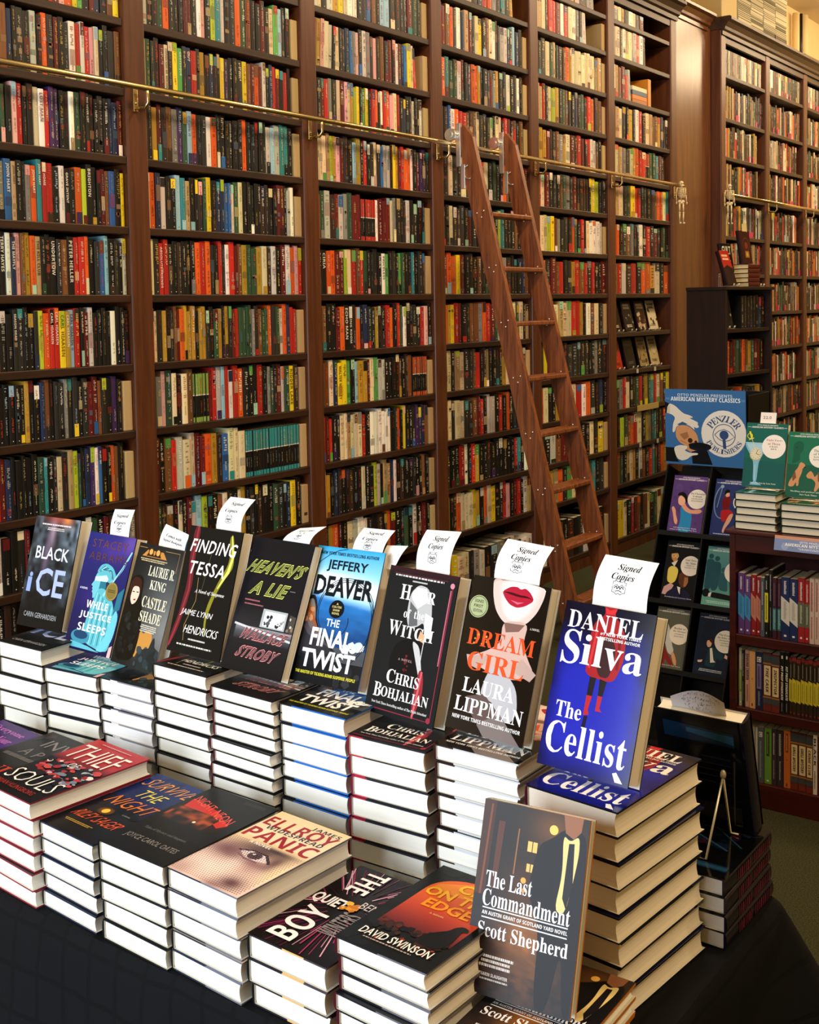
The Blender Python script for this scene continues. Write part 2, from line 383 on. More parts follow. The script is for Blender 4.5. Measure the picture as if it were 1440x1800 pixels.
def a_justice(A):
    A.grad(0, 0, 1, 1, [(0, '#2b2f8c'), (0.25, '#33308f'), (0.55, '#262366'), (1, '#201d58')])
    A.field(0, 0, 1, 0.98, 24, 40, shades(lambda u, v: mix('#2d3192', '#1f1c56', v), ('#5a3fae', 0.6, 0.14, 0.3, 0.09, 0.7), ('#7a5ac0', 0.95, 0.06, 0.2, 0.1, 0.7), ('#43309a', 0.3, 0.55, 0.2, 0.1, 0.5)))
    T = '#5ab4c4'; D = '#2b7f97'; K = '#173f63'
    A.poly([(0.5, 0.46), (0.6, 0.36), (0.72, 0.42), (0.66, 0.55), (0.5, 0.56)], K)
    A.poly([(0.365, 0.33), (0.335, 0.37), (0.335, 0.4), (0.285, 0.446), (0.325, 0.458), (0.312, 0.473), (0.336, 0.483), (0.322, 0.5), (0.35, 0.515), (0.365, 0.552), (0.49, 0.54), (0.58, 0.46), (0.56, 0.36)], '#6cc0d0', True); A.poly([(0.46, 0.4), (0.58, 0.38), (0.6, 0.46), (0.5, 0.54), (0.4, 0.55), (0.46, 0.49)], D, True)
    A.poly([(0.34, 0.33), (0.4, 0.265), (0.52, 0.245), (0.66, 0.27), (0.77, 0.34), (0.74, 0.42), (0.62, 0.4), (0.52, 0.37), (0.42, 0.36)], T)
    for i in range(7): A.line([(0.36 + i * 0.02, 0.335 - i * 0.006), (0.48 + i * 0.03, 0.27 + i * 0.006), (0.62 + i * 0.02, 0.3 + i * 0.016), (0.72 - i * 0.01, 0.37 + i * 0.008)], 0.0018, [D, '#9adbe2', K][i % 3])
    A.poly([(0.335, 0.372), (0.56, 0.345), (0.62, 0.375), (0.6, 0.4), (0.335, 0.406)], '#c6ebf2', True)
    A.poly([(0.44, 0.46), (0.62, 0.46), (0.86, 0.58), (0.95, 0.86), (0.9, 0.98), (0.32, 0.92), (0.34, 0.72)], T)
    for i in range(9):
        A.line([(0.46 + i * 0.045, 0.5 + i * 0.012), (0.38 + i * 0.06, 0.93)], 0.0022, D if i % 2 else '#9adbe2')
    A.line([(0.98, 0.12), (0.86, 0.27), (0.58, 0.52)], [0.004, 0.006, 0.006], '#8fd0e6'); A.line([(0.93, 0.2), (0.72, 0.42)], 0.0018, '#1e2a66')
    A.poly([(0.88, 0.48), (0.99, 0.42), (0.98, 0.6), (0.86, 0.66)], D); A.poly([(0.9, 0.6), (0.99, 0.66), (0.97, 0.86), (0.84, 0.97), (0.66, 0.97), (0.8, 0.86)], '#6cc4d2')
    A.circ(0.3, 0.885, 0.2, '#3f95b0', 0.06); A.circ(0.3, 0.87, 0.15, '#1f4f7c', 0.036); A.poly([(0.12, 0.93), (0.5, 0.95), (0.76, 0.98), (0.12, 0.98)], '#5fb6c8')
    A.poly([(0.94, 0.92), (1, 0.9), (1, 1), (0.93, 1)], '#e8b4b4')
    A.text('STACEY', 0.12, 0.055, 0.76, 0.07, '#7d4a3c', 'd', sp=1.15); A.text('ABRAMS', 0.1, 0.165, 0.82, 0.07, '#6d4444', 'd', sp=1.15)
    A.text('A NOVEL', 0.06, 0.475, 0.17, 0.017, '#e6e2f0', 'b')
    A.text('WHILE', 0.28, 0.575, 0.46, 0.062, '#f6f6fa', 'b'); A.text('JUSTICE', 0.18, 0.67, 0.68, 0.066, '#f6f6fa', 'b'); A.text('SLEEPS', 0.2, 0.77, 0.6, 0.066, '#f6f6fa', 'b')
    A.circ(0.74, 0.47, 0.125, '#8c7a3c'); A.ring(0.74, 0.47, 0.11, 0.001, '#b5a25c'); A.dash(0.66, 0.455, 0.16, 0.03, '#5c4f22', 2, 3)
def a_castle(A):
    A.field(0, 0, 1, 1, 24, 40, shades('#1b2126', ('#8a8d8c', 1.0, 0.62, 0.45, 0.3, 0.95), ('#5c6468', 0.75, 0.35, 0.4, 0.25, 0.6)))
    A.poly([(0.22, 0.05), (0.58, 0.05), (0.68, 0.105), (0.12, 0.105)], '#c8863e')
    for u in (0.3, 0.46): A.circ(u, 0.06, 0.06, '#3a2a1c'); A.poly([(u - 0.09, 0.1), (u - 0.05, 0.07), (u + 0.05, 0.07), (u + 0.09, 0.1)], '#3a2a1c'); A.circ(u, 0.062, 0.04, '#e2a65a')
    A.line([(0.62, 0.035), (0.94, 0.035), (0.94, 0.19), (0.88, 0.19)], 0.001, '#b98a4c'); A.line([(0.02, 0.035), (0.2, 0.035)], 0.001, '#b98a4c')
    A.poly([(0.45, 0.8), (0.5, 0.69), (0.58, 0.72), (0.63, 0.68), (0.78, 0.7), (0.8, 0.84), (0.7, 0.8), (0.63, 0.85), (0.56, 0.83), (0.5, 0.92), (0.46, 0.9)], '#c58d42')
    A.poly([(0.78, 0.77), (0.8, 0.74), (0.83, 0.72), (0.86, 0.75), (0.88, 0.8), (1, 0.82), (1, 1), (0.52, 1), (0.56, 0.86), (0.7, 0.82), (0.76, 0.82)], '#2c383c')
    A.spots(0.5, 0.84, 0.98, 0.98, 18, ['#35454a', '#243034', '#41525a'], 0.03, 0.08, 4)
    A.poly([(0.02, 0.3), (0.16, 0.26), (0.3, 0.29), (0.33, 0.45), (0.42, 0.54), (0.5, 0.72), (0.48, 0.95), (0.0, 0.98), (0.0, 0.36)], '#0c0e10')
    A.poly([(0.02, 0.35), (0.1, 0.28), (0.26, 0.3), (0.3, 0.4), (0.22, 0.36), (0.08, 0.4), (0.06, 0.5)], '#4a211c')
    A.poly([(0.1, 0.365), (0.24, 0.36), (0.28, 0.42), (0.24, 0.49), (0.16, 0.52), (0.09, 0.47)], '#eccbb8'); A.line([(0.17, 0.475), (0.22, 0.47)], 0.003, '#a8322c'); A.line([(0.11, 0.41), (0.16, 0.41)], 0.002, '#241614'); A.line([(0.2, 0.408), (0.25, 0.406)], 0.002, '#241614')
    A.spots(0.05, 0.6, 0.4, 0.95, 26, ['#16191c', '#1f2428', '#090a0b', '#2b3034'], 0.03, 0.09, 6)
    A.dash(0.1, 0.12, 0.62, 0.03, '#c8b48c', 2, 4)
    A.text('LAURIE R.', 0.36, 0.17, 0.58, 0.085, '#efe9cf', 's'); A.text('KING', 0.46, 0.285, 0.36, 0.075, '#efe9cf', 's')
    A.text('CASTLE', 0.38, 0.42, 0.54, 0.09, '#efe6c4', 's'); A.text('SHADE', 0.4, 0.54, 0.48, 0.085, '#efe6c4', 's'); A.dash(0.48, 0.645, 0.36, 0.06, '#d8d4c4', 4, 9)
def a_tessa(A):
    A.rect(0, 0, 1, 1, '#16181b')
    A.poly([(0.1, 0), (0.22, 0), (0.2, 0.25), (0.25, 0.45), (0.2, 0.65), (0.12, 0.85), (0.0, 1), (0, 0.92), (0.1, 0.7), (0.15, 0.45), (0.1, 0.25)], '#7c2531'); A.line([(0.17, 0), (0.16, 0.3), (0.2, 0.5), (0.12, 0.75), (0.02, 0.96)], 0.004, '#a23a42')
    A.poly([(0.78, 0.06), (0.83, 0.02), (0.9, 0.14), (0.94, 0.28), (0.84, 0.36), (0.7, 0.52), (0.62, 0.7), (0.66, 0.84), (0.6, 0.78), (0.58, 0.62), (0.72, 0.4), (0.86, 0.24)], '#8f8a2a'); A.line([(0.82, 0.04), (0.9, 0.2), (0.86, 0.32), (0.72, 0.46)], [0.002, 0.006, 0.008, 0.002], '#e3e36a')
    A.line([(0.34, 0.4), (0.37, 0.58), (0.24, 0.78), (0.27, 0.9)], 0.0012, '#a88a52'); A.line([(0.5, 0.2), (0.47, 0.34), (0.44, 0.5)], 0.001, '#6a5f3c')
    A.text('FINDING', 0.1, 0.1, 0.84, 0.105, '#f6f4ee', 'd', shear=0.05, off=0.012, sp=1.1); A.text('TESSA', 0.13, 0.275, 0.68, 0.105, '#f6f4ee', 'd', shear=0.05, off=0.012, sp=1.15)
    A.text('A Novel of Suspense', 0.32, 0.49, 0.55, 0.035, '#e8e6e0', 'i'); A.text('JAIME LYNN', 0.14, 0.655, 0.58, 0.058, '#f2f0ea', 'd', shear=0.05); A.text('HENDRICKS', 0.26, 0.775, 0.62, 0.062, '#f2f0ea', 'd', shear=0.05)
    A.dash(0.36, 0.875, 0.34, 0.02, '#d8d4cc', 1, 3); A.dash(0.14, 0.925, 0.74, 0.02, '#d8d4cc', 1, 5)
def a_heaven(A):
    A.grad(0, 0, 1, 1, [(0, '#1b1c25'), (0.5, '#1d1d26'), (0.66, '#33343a'), (0.8, '#26262b'), (1, '#1a1b20')])
    A.rect(0.46, 0.52, 0.86, 0.655, '#a9b0b4'); A.rect(0.5, 0.535, 0.83, 0.645, '#e9ecec'); A.spots(0.52, 0.55, 0.82, 0.64, 16, ['#5c6468', '#8a9296', '#33383c'], 0.015, 0.035, 3)
    A.poly([(0.9, 0.53), (1, 0.54), (1, 0.67), (0.9, 0.65)], '#55504c'); A.spots(0.9, 0.55, 0.99, 0.65, 6, ['#c9c0b0', '#8a7a6a'], 0.015, 0.03, 4)
    A.grad(0.08, 0.665, 1, 0.77, [(0, '#8d9298'), (0.4, '#5c5f66'), (1, '#2a2a30')]); A.line([(0.05, 0.66), (1, 0.72)], 0.004, '#c8ccd2')
    for s_, v, h, u, w, c1 in (("HEAVEN'S", 0.165, 0.105, 0.06, 0.89, '#cfd86a'), ('A LIE', 0.325, 0.105, 0.18, 0.58, '#cfd86a'), ('WALLACE', 0.672, 0.09, 0.2, 0.72, '#d98b8f'), ('STROBY', 0.805, 0.09, 0.22, 0.64, '#d98b8f')):
        A.text(s_, u, v, w, h, c1, 'd', off=0.045, shear=0.16, sp=1.12); A.text(s_, u + 0.008, v + 0.006, w - 0.016, h - 0.012, '#1d1e26', 'd', off=0.02, shear=0.16, sp=1.14)
        A.text(s_, u + 0.015, v + 0.011, w - 0.03, h - 0.022, mix(c1, '#1d1e26', 0.55), 'd', off=-0.012, shear=0.16, sp=1.17)
    A.dash(0.1, 0.47, 0.3, 0.018, '#b06a74', 1, 2); A.dash(0.12, 0.5, 0.34, 0.016, '#b06a74', 1, 3); A.dash(0.8, 0.36, 0.1, 0.012, '#7a7a86', 1, 2)
def a_deaver(A):
    A.grad(0, 0, 1, 1, [(0, '#3fb4ea'), (0.1, '#8fd6f4'), (0.26, '#e4f5fb'), (0.36, '#7cc4ec'), (0.44, '#2c7cc6'), (0.62, '#1c5ba6'), (0.7, '#58606a'), (1, '#14171b')])
    A.field(0, 0, 1, 0.72, 36, 50, lambda u, v: mix(mix(mix('#2ea6e2', '#9adcf6', min(1, v / 0.25)), '#f4fafd', min(1, 1.5 * gs(u, v, 0.25, 0.27, 0.45, 0.07) + 0.9 * gs(u, v, 0.9, 0.3, 0.3, 0.06))), mix('#2a7ccc', '#123f86', min(1, max(0, (v - 0.42) / 0.25)) * 0.8 + 0.3 * (vn(u * 0.4, v * 2, 24) - 0.5)), min(1, max(0, (v - 0.34 - 0.06 * u + 0.02) / 0.06))))
    A.poly([(0, 0.4), (0.1, 0.36), (0.17, 0.42), (0.2, 0.55), (0.3, 0.62), (0.42, 0.68), (0.62, 0.78), (0.9, 0.82), (1, 0.86), (1, 1), (0, 1)], '#2a2a2c')
    for q in range(5): A.poly([(0, 0.42 + 0.05 * q), (0.1 - 0.012 * q, 0.39 + 0.055 * q), (0.16 - 0.01 * q, 0.46 + 0.05 * q), (0.2 + 0.06 * q, 0.58 + 0.035 * q), (0.3 + 0.07 * q, 0.65 + 0.03 * q), (0.1, 0.8), (0, 0.8)], ['#8a8078', '#a9572e', '#7c6a64', '#5c5660', '#3c3a42'][q])
    A.spots(0.04, 0.44, 0.14, 0.56, 8, ['#b8642f', '#c98a5a', '#9a9088'], 0.02, 0.05, 4); A.spots(0.7, 0.68, 0.98, 0.74, 9, ['#e6eef2', '#c4d4dc', '#f4f8fa'], 0.03, 0.07, 7, 1.5); A.poly([(0.34, 0.8), (1, 0.78), (1, 0.83), (0.36, 0.86)], '#54565c')
    A.grad(0, 0.82, 1, 1, [(0, '#1b1c20'), (1, '#101114')]); A.spots(0.6, 0.86, 0.98, 0.98, 8, ['#3a3b3e', '#2a2b2e'], 0.05, 0.12, 8)
    for k in range(3):
        pts = []
        for i in range(40):
            a = i / 39 * 2.2 * PI + k * 2.0; r = 0.14 + 0.42 * i / 39 + 0.1 * k
            pts.append((min(0.995, max(0.005, 0.52 + r * math.cos(a))), min(0.995, max(0.005, 0.5 + r * 0.66 * math.sin(a)))))
        A.line(pts, 0.0012, '#1a2a36')
    A.text('NEW YORK TIMES BESTSELLING AUTHOR', 0.07, 0.035, 0.86, 0.024, '#1c3d5c', 'b'); A.text('JEFFERY', 0.2, 0.095, 0.6, 0.09, '#16232f', 'd', off=0.02); A.text('DEAVER', 0.08, 0.215, 0.86, 0.15, '#14202a', 'd', off=0.03)
    A.circ(0.47, 0.45, 0.11, '#101317', 0.066); A.text('A', 0.455, 0.405, 0.03, 0.014, '#d8c880', 'b'); A.text('COLTER', 0.4, 0.426, 0.14, 0.016, '#d8c880', 'b'); A.text('SHAW', 0.42, 0.45, 0.1, 0.016, '#d8c880', 'b'); A.text('NOVEL', 0.415, 0.474, 0.11, 0.016, '#d8c880', 'b')
    A.text('THE', 0.36, 0.525, 0.2, 0.055, '#d6ecfa', 'd', off=0.02); A.text('FINAL', 0.18, 0.6, 0.6, 0.13, '#fbfcfc', 'd', off=0.03); A.text('TWIST', 0.1, 0.755, 0.78, 0.135, '#fbfcfc', 'd', off=0.03)
    A.text('THE MASTER OF TICKING-BOMB SUSPENSE. PEOPLE', 0.06, 0.915, 0.88, 0.022, '#e3dc3c', 'b')
def a_hour(A):
    A.rect(0, 0, 1, 1, '#23262b'); A.grad(0.0, 0, 1, 0.05, [(0, '#4a1e2a'), (1, '#23262b')])
    A.poly([(0.36, 0.17), (0.46, 0.1), (0.6, 0.11), (0.68, 0.18), (0.72, 0.3), (0.74, 0.43), (0.66, 0.42), (0.62, 0.34), (0.54, 0.38), (0.42, 0.4), (0.36, 0.32)], '#b9bbbd'); A.poly([(0.44, 0.12), (0.58, 0.12), (0.64, 0.2), (0.5, 0.26), (0.4, 0.2)], '#dfe0e0'); A.poly([(0.38, 0.22), (0.5, 0.27), (0.54, 0.37), (0.42, 0.39)], '#6d7074')
    A.poly([(0.62, 0.28), (0.74, 0.3), (0.75, 0.44), (0.66, 0.44)], '#eceded'); A.poly([(0.6, 0.4), (0.68, 0.43), (0.68, 0.48), (0.58, 0.46)], '#d9a982')
    A.poly([(0.3, 0.5), (0.55, 0.45), (0.66, 0.5), (0.6, 0.6), (0.7, 0.68), (0.75, 0.72), (0.64, 0.8), (0.3, 0.78), (0.22, 0.62)], '#17191d'); A.poly([(0.5, 0.47), (0.62, 0.5), (0.68, 0.6), (0.73, 0.7), (0.7, 0.72), (0.62, 0.62)], '#c6c8ca'); A.line([(0.67, 0.46), (0.67, 0.62)], 0.0015, '#d8d8d8')
    A.poly([(0.68, 0.64), (0.75, 0.68), (0.78, 0.8), (0.74, 0.9), (0.7, 0.96), (0.66, 0.9), (0.66, 0.78)], '#a8323c'); A.line([(0.72, 0.66), (0.71, 0.8), (0.69, 0.97)], 0.004, '#d8626a'); A.spots(0.45, 0.58, 0.5, 0.68, 8, ['#6a1c24', '#8a2830'], 0.01, 0.03, 2)
    A.line([(0.04, 0.965), (0.94, 0.965), (0.94, 0.06)], 0.0018, '#a83248'); A.line([(0.92, 0.1), (0.92, 0.6)], 0.0025, '#c46a80'); A.circ(0.93, 0.07, 0.03, '#d68a9c'); A.circ(0.92, 0.955, 0.03, '#a83248'); A.line([(0.08, 0.045), (0.86, 0.045)], 0.0012, '#7c2a3a')
    A.dash(0.09, 0.052, 0.76, 0.013, '#cfcfcf', 1, 3, 0.9); A.dash(0.36, 0.08, 0.22, 0.011, '#cfcfcf', 1, 4, 0.9)
    A.text('H', 0.22, 0.115, 0.15, 0.1, '#f4f4f2', 's'); A.text('OUR', 0.39, 0.135, 0.34, 0.082, '#f0f0ee', 's'); A.text('of', 0.32, 0.275, 0.1, 0.06, '#f0f0ee', 's'); A.text('the', 0.47, 0.275, 0.15, 0.055, '#f0f0ee', 's')
    A.text('W', 0.14, 0.365, 0.18, 0.1, '#f4f4f2', 's'); A.text('ITCH', 0.33, 0.385, 0.46, 0.082, '#f0f0ee', 's'); A.text('A NOVEL', 0.36, 0.605, 0.2, 0.015, '#c8a0a4', 's', sp=1.3)
    A.text('C', 0.24, 0.69, 0.12, 0.09, '#f6f6f4', 's'); A.text('HRIS', 0.37, 0.705, 0.34, 0.075, '#f2f2f0', 's'); A.text('B', 0.09, 0.795, 0.11, 0.092, '#f6f6f4', 's'); A.text('OHJALIAN', 0.2, 0.812, 0.68, 0.076, '#f2f2f0', 's'); A.text('New York Times bestselling author of The Flight Attendant', 0.09, 0.915, 0.8, 0.022, '#dcdcda', 's', res=1)
def a_dream(A):
    A.rect(0, 0, 1, 1, '#191513')
    F = '#ecd6d2'
    A.poly([(0.26, 0), (0.94, 0), (0.93, 0.08), (0.88, 0.17), (0.8, 0.235), (0.7, 0.275), (0.58, 0.285), (0.46, 0.26), (0.36, 0.2), (0.3, 0.12)], F); A.poly([(0.26, 0), (0.4, 0), (0.38, 0.12), (0.44, 0.24), (0.34, 0.18), (0.29, 0.1)], '#cdb2ac')
    A.poly([(0.27, 0), (0.93, 0), (0.92, 0.1), (0.87, 0.18), (0.78, 0.25), (0.66, 0.288), (0.54, 0.285), (0.42, 0.24), (0.34, 0.17), (0.29, 0.1)], '#e3c6c0')
    for q in range(6): A.poly([(0.34 + q * 0.02, 0), (0.9 - q * 0.015, 0), (0.88 - q * 0.02, 0.1), (0.83 - q * 0.02, 0.17), (0.74 - q * 0.01, 0.225 - q * 0.004), (0.64, 0.262 - q * 0.006), (0.54, 0.255 - q * 0.006), (0.44 + q * 0.012, 0.205), (0.38 + q * 0.016, 0.12)], mix('#e3c6c0', '#f6e8e6', (q + 1) / 6))
    A.poly([(0.48, 0.26), (0.8, 0.24), (0.78, 0.38), (0.86, 0.46), (0.98, 0.55), (0.75, 0.62), (0.4, 0.6), (0.1, 0.54), (0.38, 0.46), (0.5, 0.4)], '#cfaea4'); A.poly([(0.5, 0.27), (0.76, 0.262), (0.7, 0.31), (0.54, 0.33)], '#8c6a62')
    A.poly([(0.1, 0.52), (0.4, 0.5), (0.3, 0.6), (0.14, 0.58)], '#bfa298'); A.poly([(0.8, 0.47), (1, 0.55), (0.94, 0.6), (0.7, 0.56)], '#bfa298')
    A.poly([(0.4, 0.075), (0.5, 0.035), (0.585, 0.03), (0.63, 0.045), (0.685, 0.03), (0.76, 0.055), (0.82, 0.1), (0.72, 0.145), (0.62, 0.165), (0.52, 0.15), (0.45, 0.115)], '#c2203f'); A.poly([(0.4, 0.075), (0.5, 0.085), (0.63, 0.095), (0.74, 0.09), (0.82, 0.1), (0.72, 0.078), (0.63, 0.08), (0.52, 0.07)], '#5c0c1c'); A.poly([(0.52, 0.12), (0.62, 0.128), (0.7, 0.122), (0.62, 0.142)], '#ea6c86')
    A.poly([(0.4, 0.62), (0.48, 0.55), (0.62, 0.57), (0.8, 0.66), (0.86, 0.8), (0.8, 0.88), (0.6, 0.88), (0.56, 0.78), (0.36, 0.76)], '#b8b9c0'); A.poly([(0.2, 0.78), (0.42, 0.74), (0.6, 0.82), (0.62, 0.92), (0.26, 0.9)], '#6f5c5a'); A.poly([(0.42, 0.92), (0.66, 0.84), (0.96, 1), (0.3, 1)], '#857a78'); A.poly([(0.0, 0.9), (0.3, 0.88), (0.5, 1), (0, 1)], '#2b2523')
    A.circ(0.135, 0.2, 0.125, '#a9b68a', 0.074); A.ring(0.135, 0.2, 0.11, 0.0012, '#5c6a48', 0.066)
    for i, w in enumerate(('SIGNED', 'FIRST', 'EDITION')): A.text(w, 0.075, 0.155 + i * 0.032, 0.12, 0.02, '#2c3424', 'd', off=0.01)
    A.text('DREAM', 0.07, 0.345, 0.86, 0.105, '#e0552a', 's'); A.text('GIRL', 0.13, 0.49, 0.72, 0.12, '#e4582c', 's'); A.spots(0.1, 0.37, 0.4, 0.44, 6, ['#f0903c'], 0.01, 0.02, 3)
    A.text('LAURA', 0.13, 0.66, 0.66, 0.095, '#f8f8f8', 's'); A.text('LIPPMAN', 0.07, 0.785, 0.87, 0.095, '#fafafa', 's'); A.text('NEW YORK TIMES BESTSELLING AUTHOR', 0.07, 0.905, 0.87, 0.024, '#f2f2f2', 'b'); A.text('A NOVEL', 0.83, 0.27, 0.12, 0.014, '#e0d4d0', 's')
def a_cellist(A):
    A.field(0, 0, 1, 1, 26, 40, lambda u, v: mix(mix('#0d1034', '#2430d2', min(1, max(0, (v - 0.06 - 0.12 * vn(u, v, 7)) / 0.3)) * min(1, max(0.25, (1.08 - v) / 0.25))), '#080a20', min(1, max(0, (abs(u - 0.5) - 0.36) / 0.14)) * 0.75 * (0.6 + 0.6 * vn(u * 0.3, v, 18))))
    A.poly([(0.44, 0.0), (0.58, 0.0), (0.56, 0.04), (0.64, 0.09), (0.72, 0.16), (0.74, 0.3), (0.68, 0.42), (0.62, 0.44), (0.34, 0.425), (0.36, 0.3), (0.33, 0.2), (0.36, 0.1), (0.46, 0.05)], '#b4232c'); A.poly([(0.44, 0.0), (0.5, 0.02), (0.58, 0.0), (0.56, 0.04), (0.47, 0.045)], '#e03038')
    A.poly([(0.46, 0.2), (0.56, 0.17), (0.64, 0.24), (0.63, 0.36), (0.6, 0.42), (0.5, 0.42), (0.44, 0.34)], '#4a2a2e'); A.line([(0.4, 0.14), (0.38, 0.38)], 0.004, '#d83a40'); A.line([(0.66, 0.16), (0.68, 0.36)], 0.005, '#8c1a22')
    A.poly([(0.41, 0.43), (0.48, 0.43), (0.47, 0.54), (0.41, 0.54)], '#22202c'); A.poly([(0.52, 0.43), (0.6, 0.44), (0.58, 0.53), (0.53, 0.53)], '#22202c'); A.poly([(0.41, 0.54), (0.47, 0.54), (0.45, 0.62), (0.47, 0.65), (0.41, 0.66)], '#c42a34'); A.poly([(0.53, 0.53), (0.58, 0.53), (0.57, 0.6), (0.6, 0.62), (0.53, 0.62)], '#c42a34'); A.line([(0.44, 0.66), (0.43, 0.74)], 0.006, '#1a1440')
    A.text('DANIEL', 0.06, 0.05, 0.83, 0.11, '#f8f8fa', 's'); A.text('S', 0.05, 0.17, 0.2, 0.21, '#fbfbfc', 's'); A.text('ilva', 0.27, 0.185, 0.67, 0.185, '#fbfbfc', 's')
    A.text('#1 NEW YORK TIMES', 0.44, 0.155, 0.44, 0.019, '#f2f2f4', 'b'); A.text('BESTSELLING AUTHOR', 0.44, 0.182, 0.44, 0.019, '#f2f2f4', 'b')
    A.text('The', 0.1, 0.605, 0.29, 0.095, '#f8f8fa', 's'); A.text('Cellist', 0.05, 0.725, 0.88, 0.19, '#fbfbfc', 's'); A.poly([(0.82, 0.94), (0.86, 0.93), (0.94, 0.985), (0.86, 0.985)], '#f0f4fa')
def a_last(A):
    A.field(0, 0, 1, 0.55, 24, 30, shades(lambda u, v: mix('#332c29', '#211e1e', v), ('#8a5a2c', 0.68, 0.09, 0.2, 0.1, 0.7), ('#6a4026', 0.45, 0.45, 0.2, 0.16, 0.7)))
    A.poly([(0, 0.0), (0.12, 0), (0.1, 0.5), (0, 0.75)], '#54362a'); A.line([(0.08, 0.02), (0.05, 0.6), (0.0, 0.78)], 0.003, '#8a4e34'); A.poly([(0.16, 0.1), (0.22, 0.1), (0.2, 0.45), (0.15, 0.46)], '#6a3d2e'); A.line([(0.36, 0.12), (0.35, 0.36)], 0.002, '#9a6a40')
    A.circ(0.68, 0.088, 0.04, '#ffc860')
    for u, v, q in ((0.5, 0.2, 0.045), (0.5, 0.31, 0.035)): A.rect(u - q, v - q * 0.6, u - 0.004, v + q * 0.6, '#e8bf6a'); A.rect(u + 0.004, v - q * 0.6, u + q, v + q * 0.6, '#e8bf6a')
    A.circ(0.45, 0.38, 0.025, '#f2a848'); A.circ(0.46, 0.43, 0.018, '#e08a34')
    A.field(0, 0.5, 1, 1, 34, 40, lambda u, v: mix(mix('#2b2a2e', '#a8682c', min(1, max(0, gs(u, v, 0.52, 0.66, 0.24, 0.14) * 1.1 + 0.5 * gs(u, v, 0.5, 0.88, 0.4, 0.12) * vn(u * 0.6, v * 2, 26)))), '#15161a', 0.35 * vn(u * 0.6, v * 2.2, 30)))
    A.poly([(0.55, 0.18), (0.7, 0.12), (0.76, 0.08), (0.9, 0.05), (1, 0.12), (1, 1), (0.92, 1), (0.86, 0.66), (0.78, 1), (0.66, 1), (0.64, 0.6), (0.56, 0.5), (0.5, 0.42)], '#1d1c20'); A.poly([(0.76, 0.0), (0.94, 0.0), (0.93, 0.07), (0.87, 0.115), (0.79, 0.09)], '#a0694a'); A.poly([(0.77, 0.1), (0.84, 0.13), (0.92, 0.09), (0.93, 0.2), (0.86, 0.5), (0.76, 0.49), (0.8, 0.3)], '#e6d08a'); A.poly([(0.83, 0.14), (0.88, 0.135), (0.9, 0.35), (0.86, 0.47), (0.82, 0.42)], '#26232a')
    A.text('The Last', 0.1, 0.37, 0.44, 0.085, '#f2f4f8', 's'); A.text('Commandment', 0.09, 0.465, 0.82, 0.088, '#f2f4f8', 's'); A.line([(0.1, 0.562), (0.9, 0.562)], 0.0016, '#dfe6ee'); A.text('AN AUSTIN GRANT OF SCOTLAND YARD NOVEL', 0.1, 0.577, 0.8, 0.02, '#f0f0f0', 'b'); A.line([(0.1, 0.612), (0.9, 0.612)], 0.0016, '#dfe6ee')
    A.text('Scott Shepherd', 0.08, 0.635, 0.84, 0.095, '#f2f4f8', 's'); A.dash(0.13, 0.795, 0.32, 0.07, '#e8e4e0', 3, 4); A.text('KARIN SLAUGHTER', 0.16, 0.885, 0.25, 0.017, '#f0ece8', 'b'); A.dash(0.14, 0.912, 0.3, 0.015, '#d8d4d0', 1, 5)
def a_purple(A):
    A.rect(0, 0, 1, 1, '#4a2080'); A.spots(0, 0, 1, 1, 20, ['#431c76', '#52268c'], 0.1, 0.2, 4)
    for i, w in enumerate(('Everyone', 'Knows Your', 'Mother', 'Is a Witch')): A.text(w, 0.1, 0.08 + i * 0.13, (0.74, 0.78, 0.6, 0.7)[i], 0.09, '#c070cc', 's')
    A.text('Rivka Galchen', 0.15, 0.82, 0.6, 0.07, '#d8a0dc', 's')
def a_invite(A):
    A.rect(0, 0, 1, 1, '#1a1819'); A.spots(0.05, 0.03, 0.95, 0.5, 26, ['#262223', '#33292a', '#171516', '#40312f'], 0.03, 0.12, 4)
    A.text('INVI', 0.3, 0.12, 0.6, 0.13, '#8a8684', 'd'); A.text('A P', 0.25, 0.32, 0.4, 0.11, '#7c7876', 'd'); A.dash(0.1, 0.46, 0.7, 0.08, '#6c6866', 1, 3); A.text('AND', 0.12, 0.64, 0.7, 0.2, '#c4432e', 's')
def a_thief(A):
    A.rect(0, 0, 1, 1, '#19191b'); A.grad(0, 0, 1, 0.42, [(0, '#c22f34'), (0.75, '#b82c32'), (1, '#3a1a1c')])
    A.spots(0.1, 0.4, 0.95, 0.68, 90, ['#c8343a', '#e8e6e8', '#aab8cc', '#7c8aa0', '#d04a4c', '#b02a30', '#22242a'], 0.02, 0.06, 8, 1.4); A.spots(0.05, 0.66, 0.95, 0.72, 16, ['#19191b'], 0.04, 0.1, 3)
    A.text('THIEF', 0.07, 0.12, 0.86, 0.24, '#f2efec', 'd', off=-0.005); A.text('OF', 0.42, 0.4, 0.16, 0.08, '#ece8e6', 'd'); A.text('SOULS', 0.06, 0.68, 0.88, 0.17, '#f4f2f0', 'd', off=-0.012); A.text('BRIAN KLINGBORG', 0.12, 0.885, 0.72, 0.05, '#b83434', 'd'); A.dash(0.2, 0.05, 0.6, 0.02, '#e0a0a0', 1, 3)
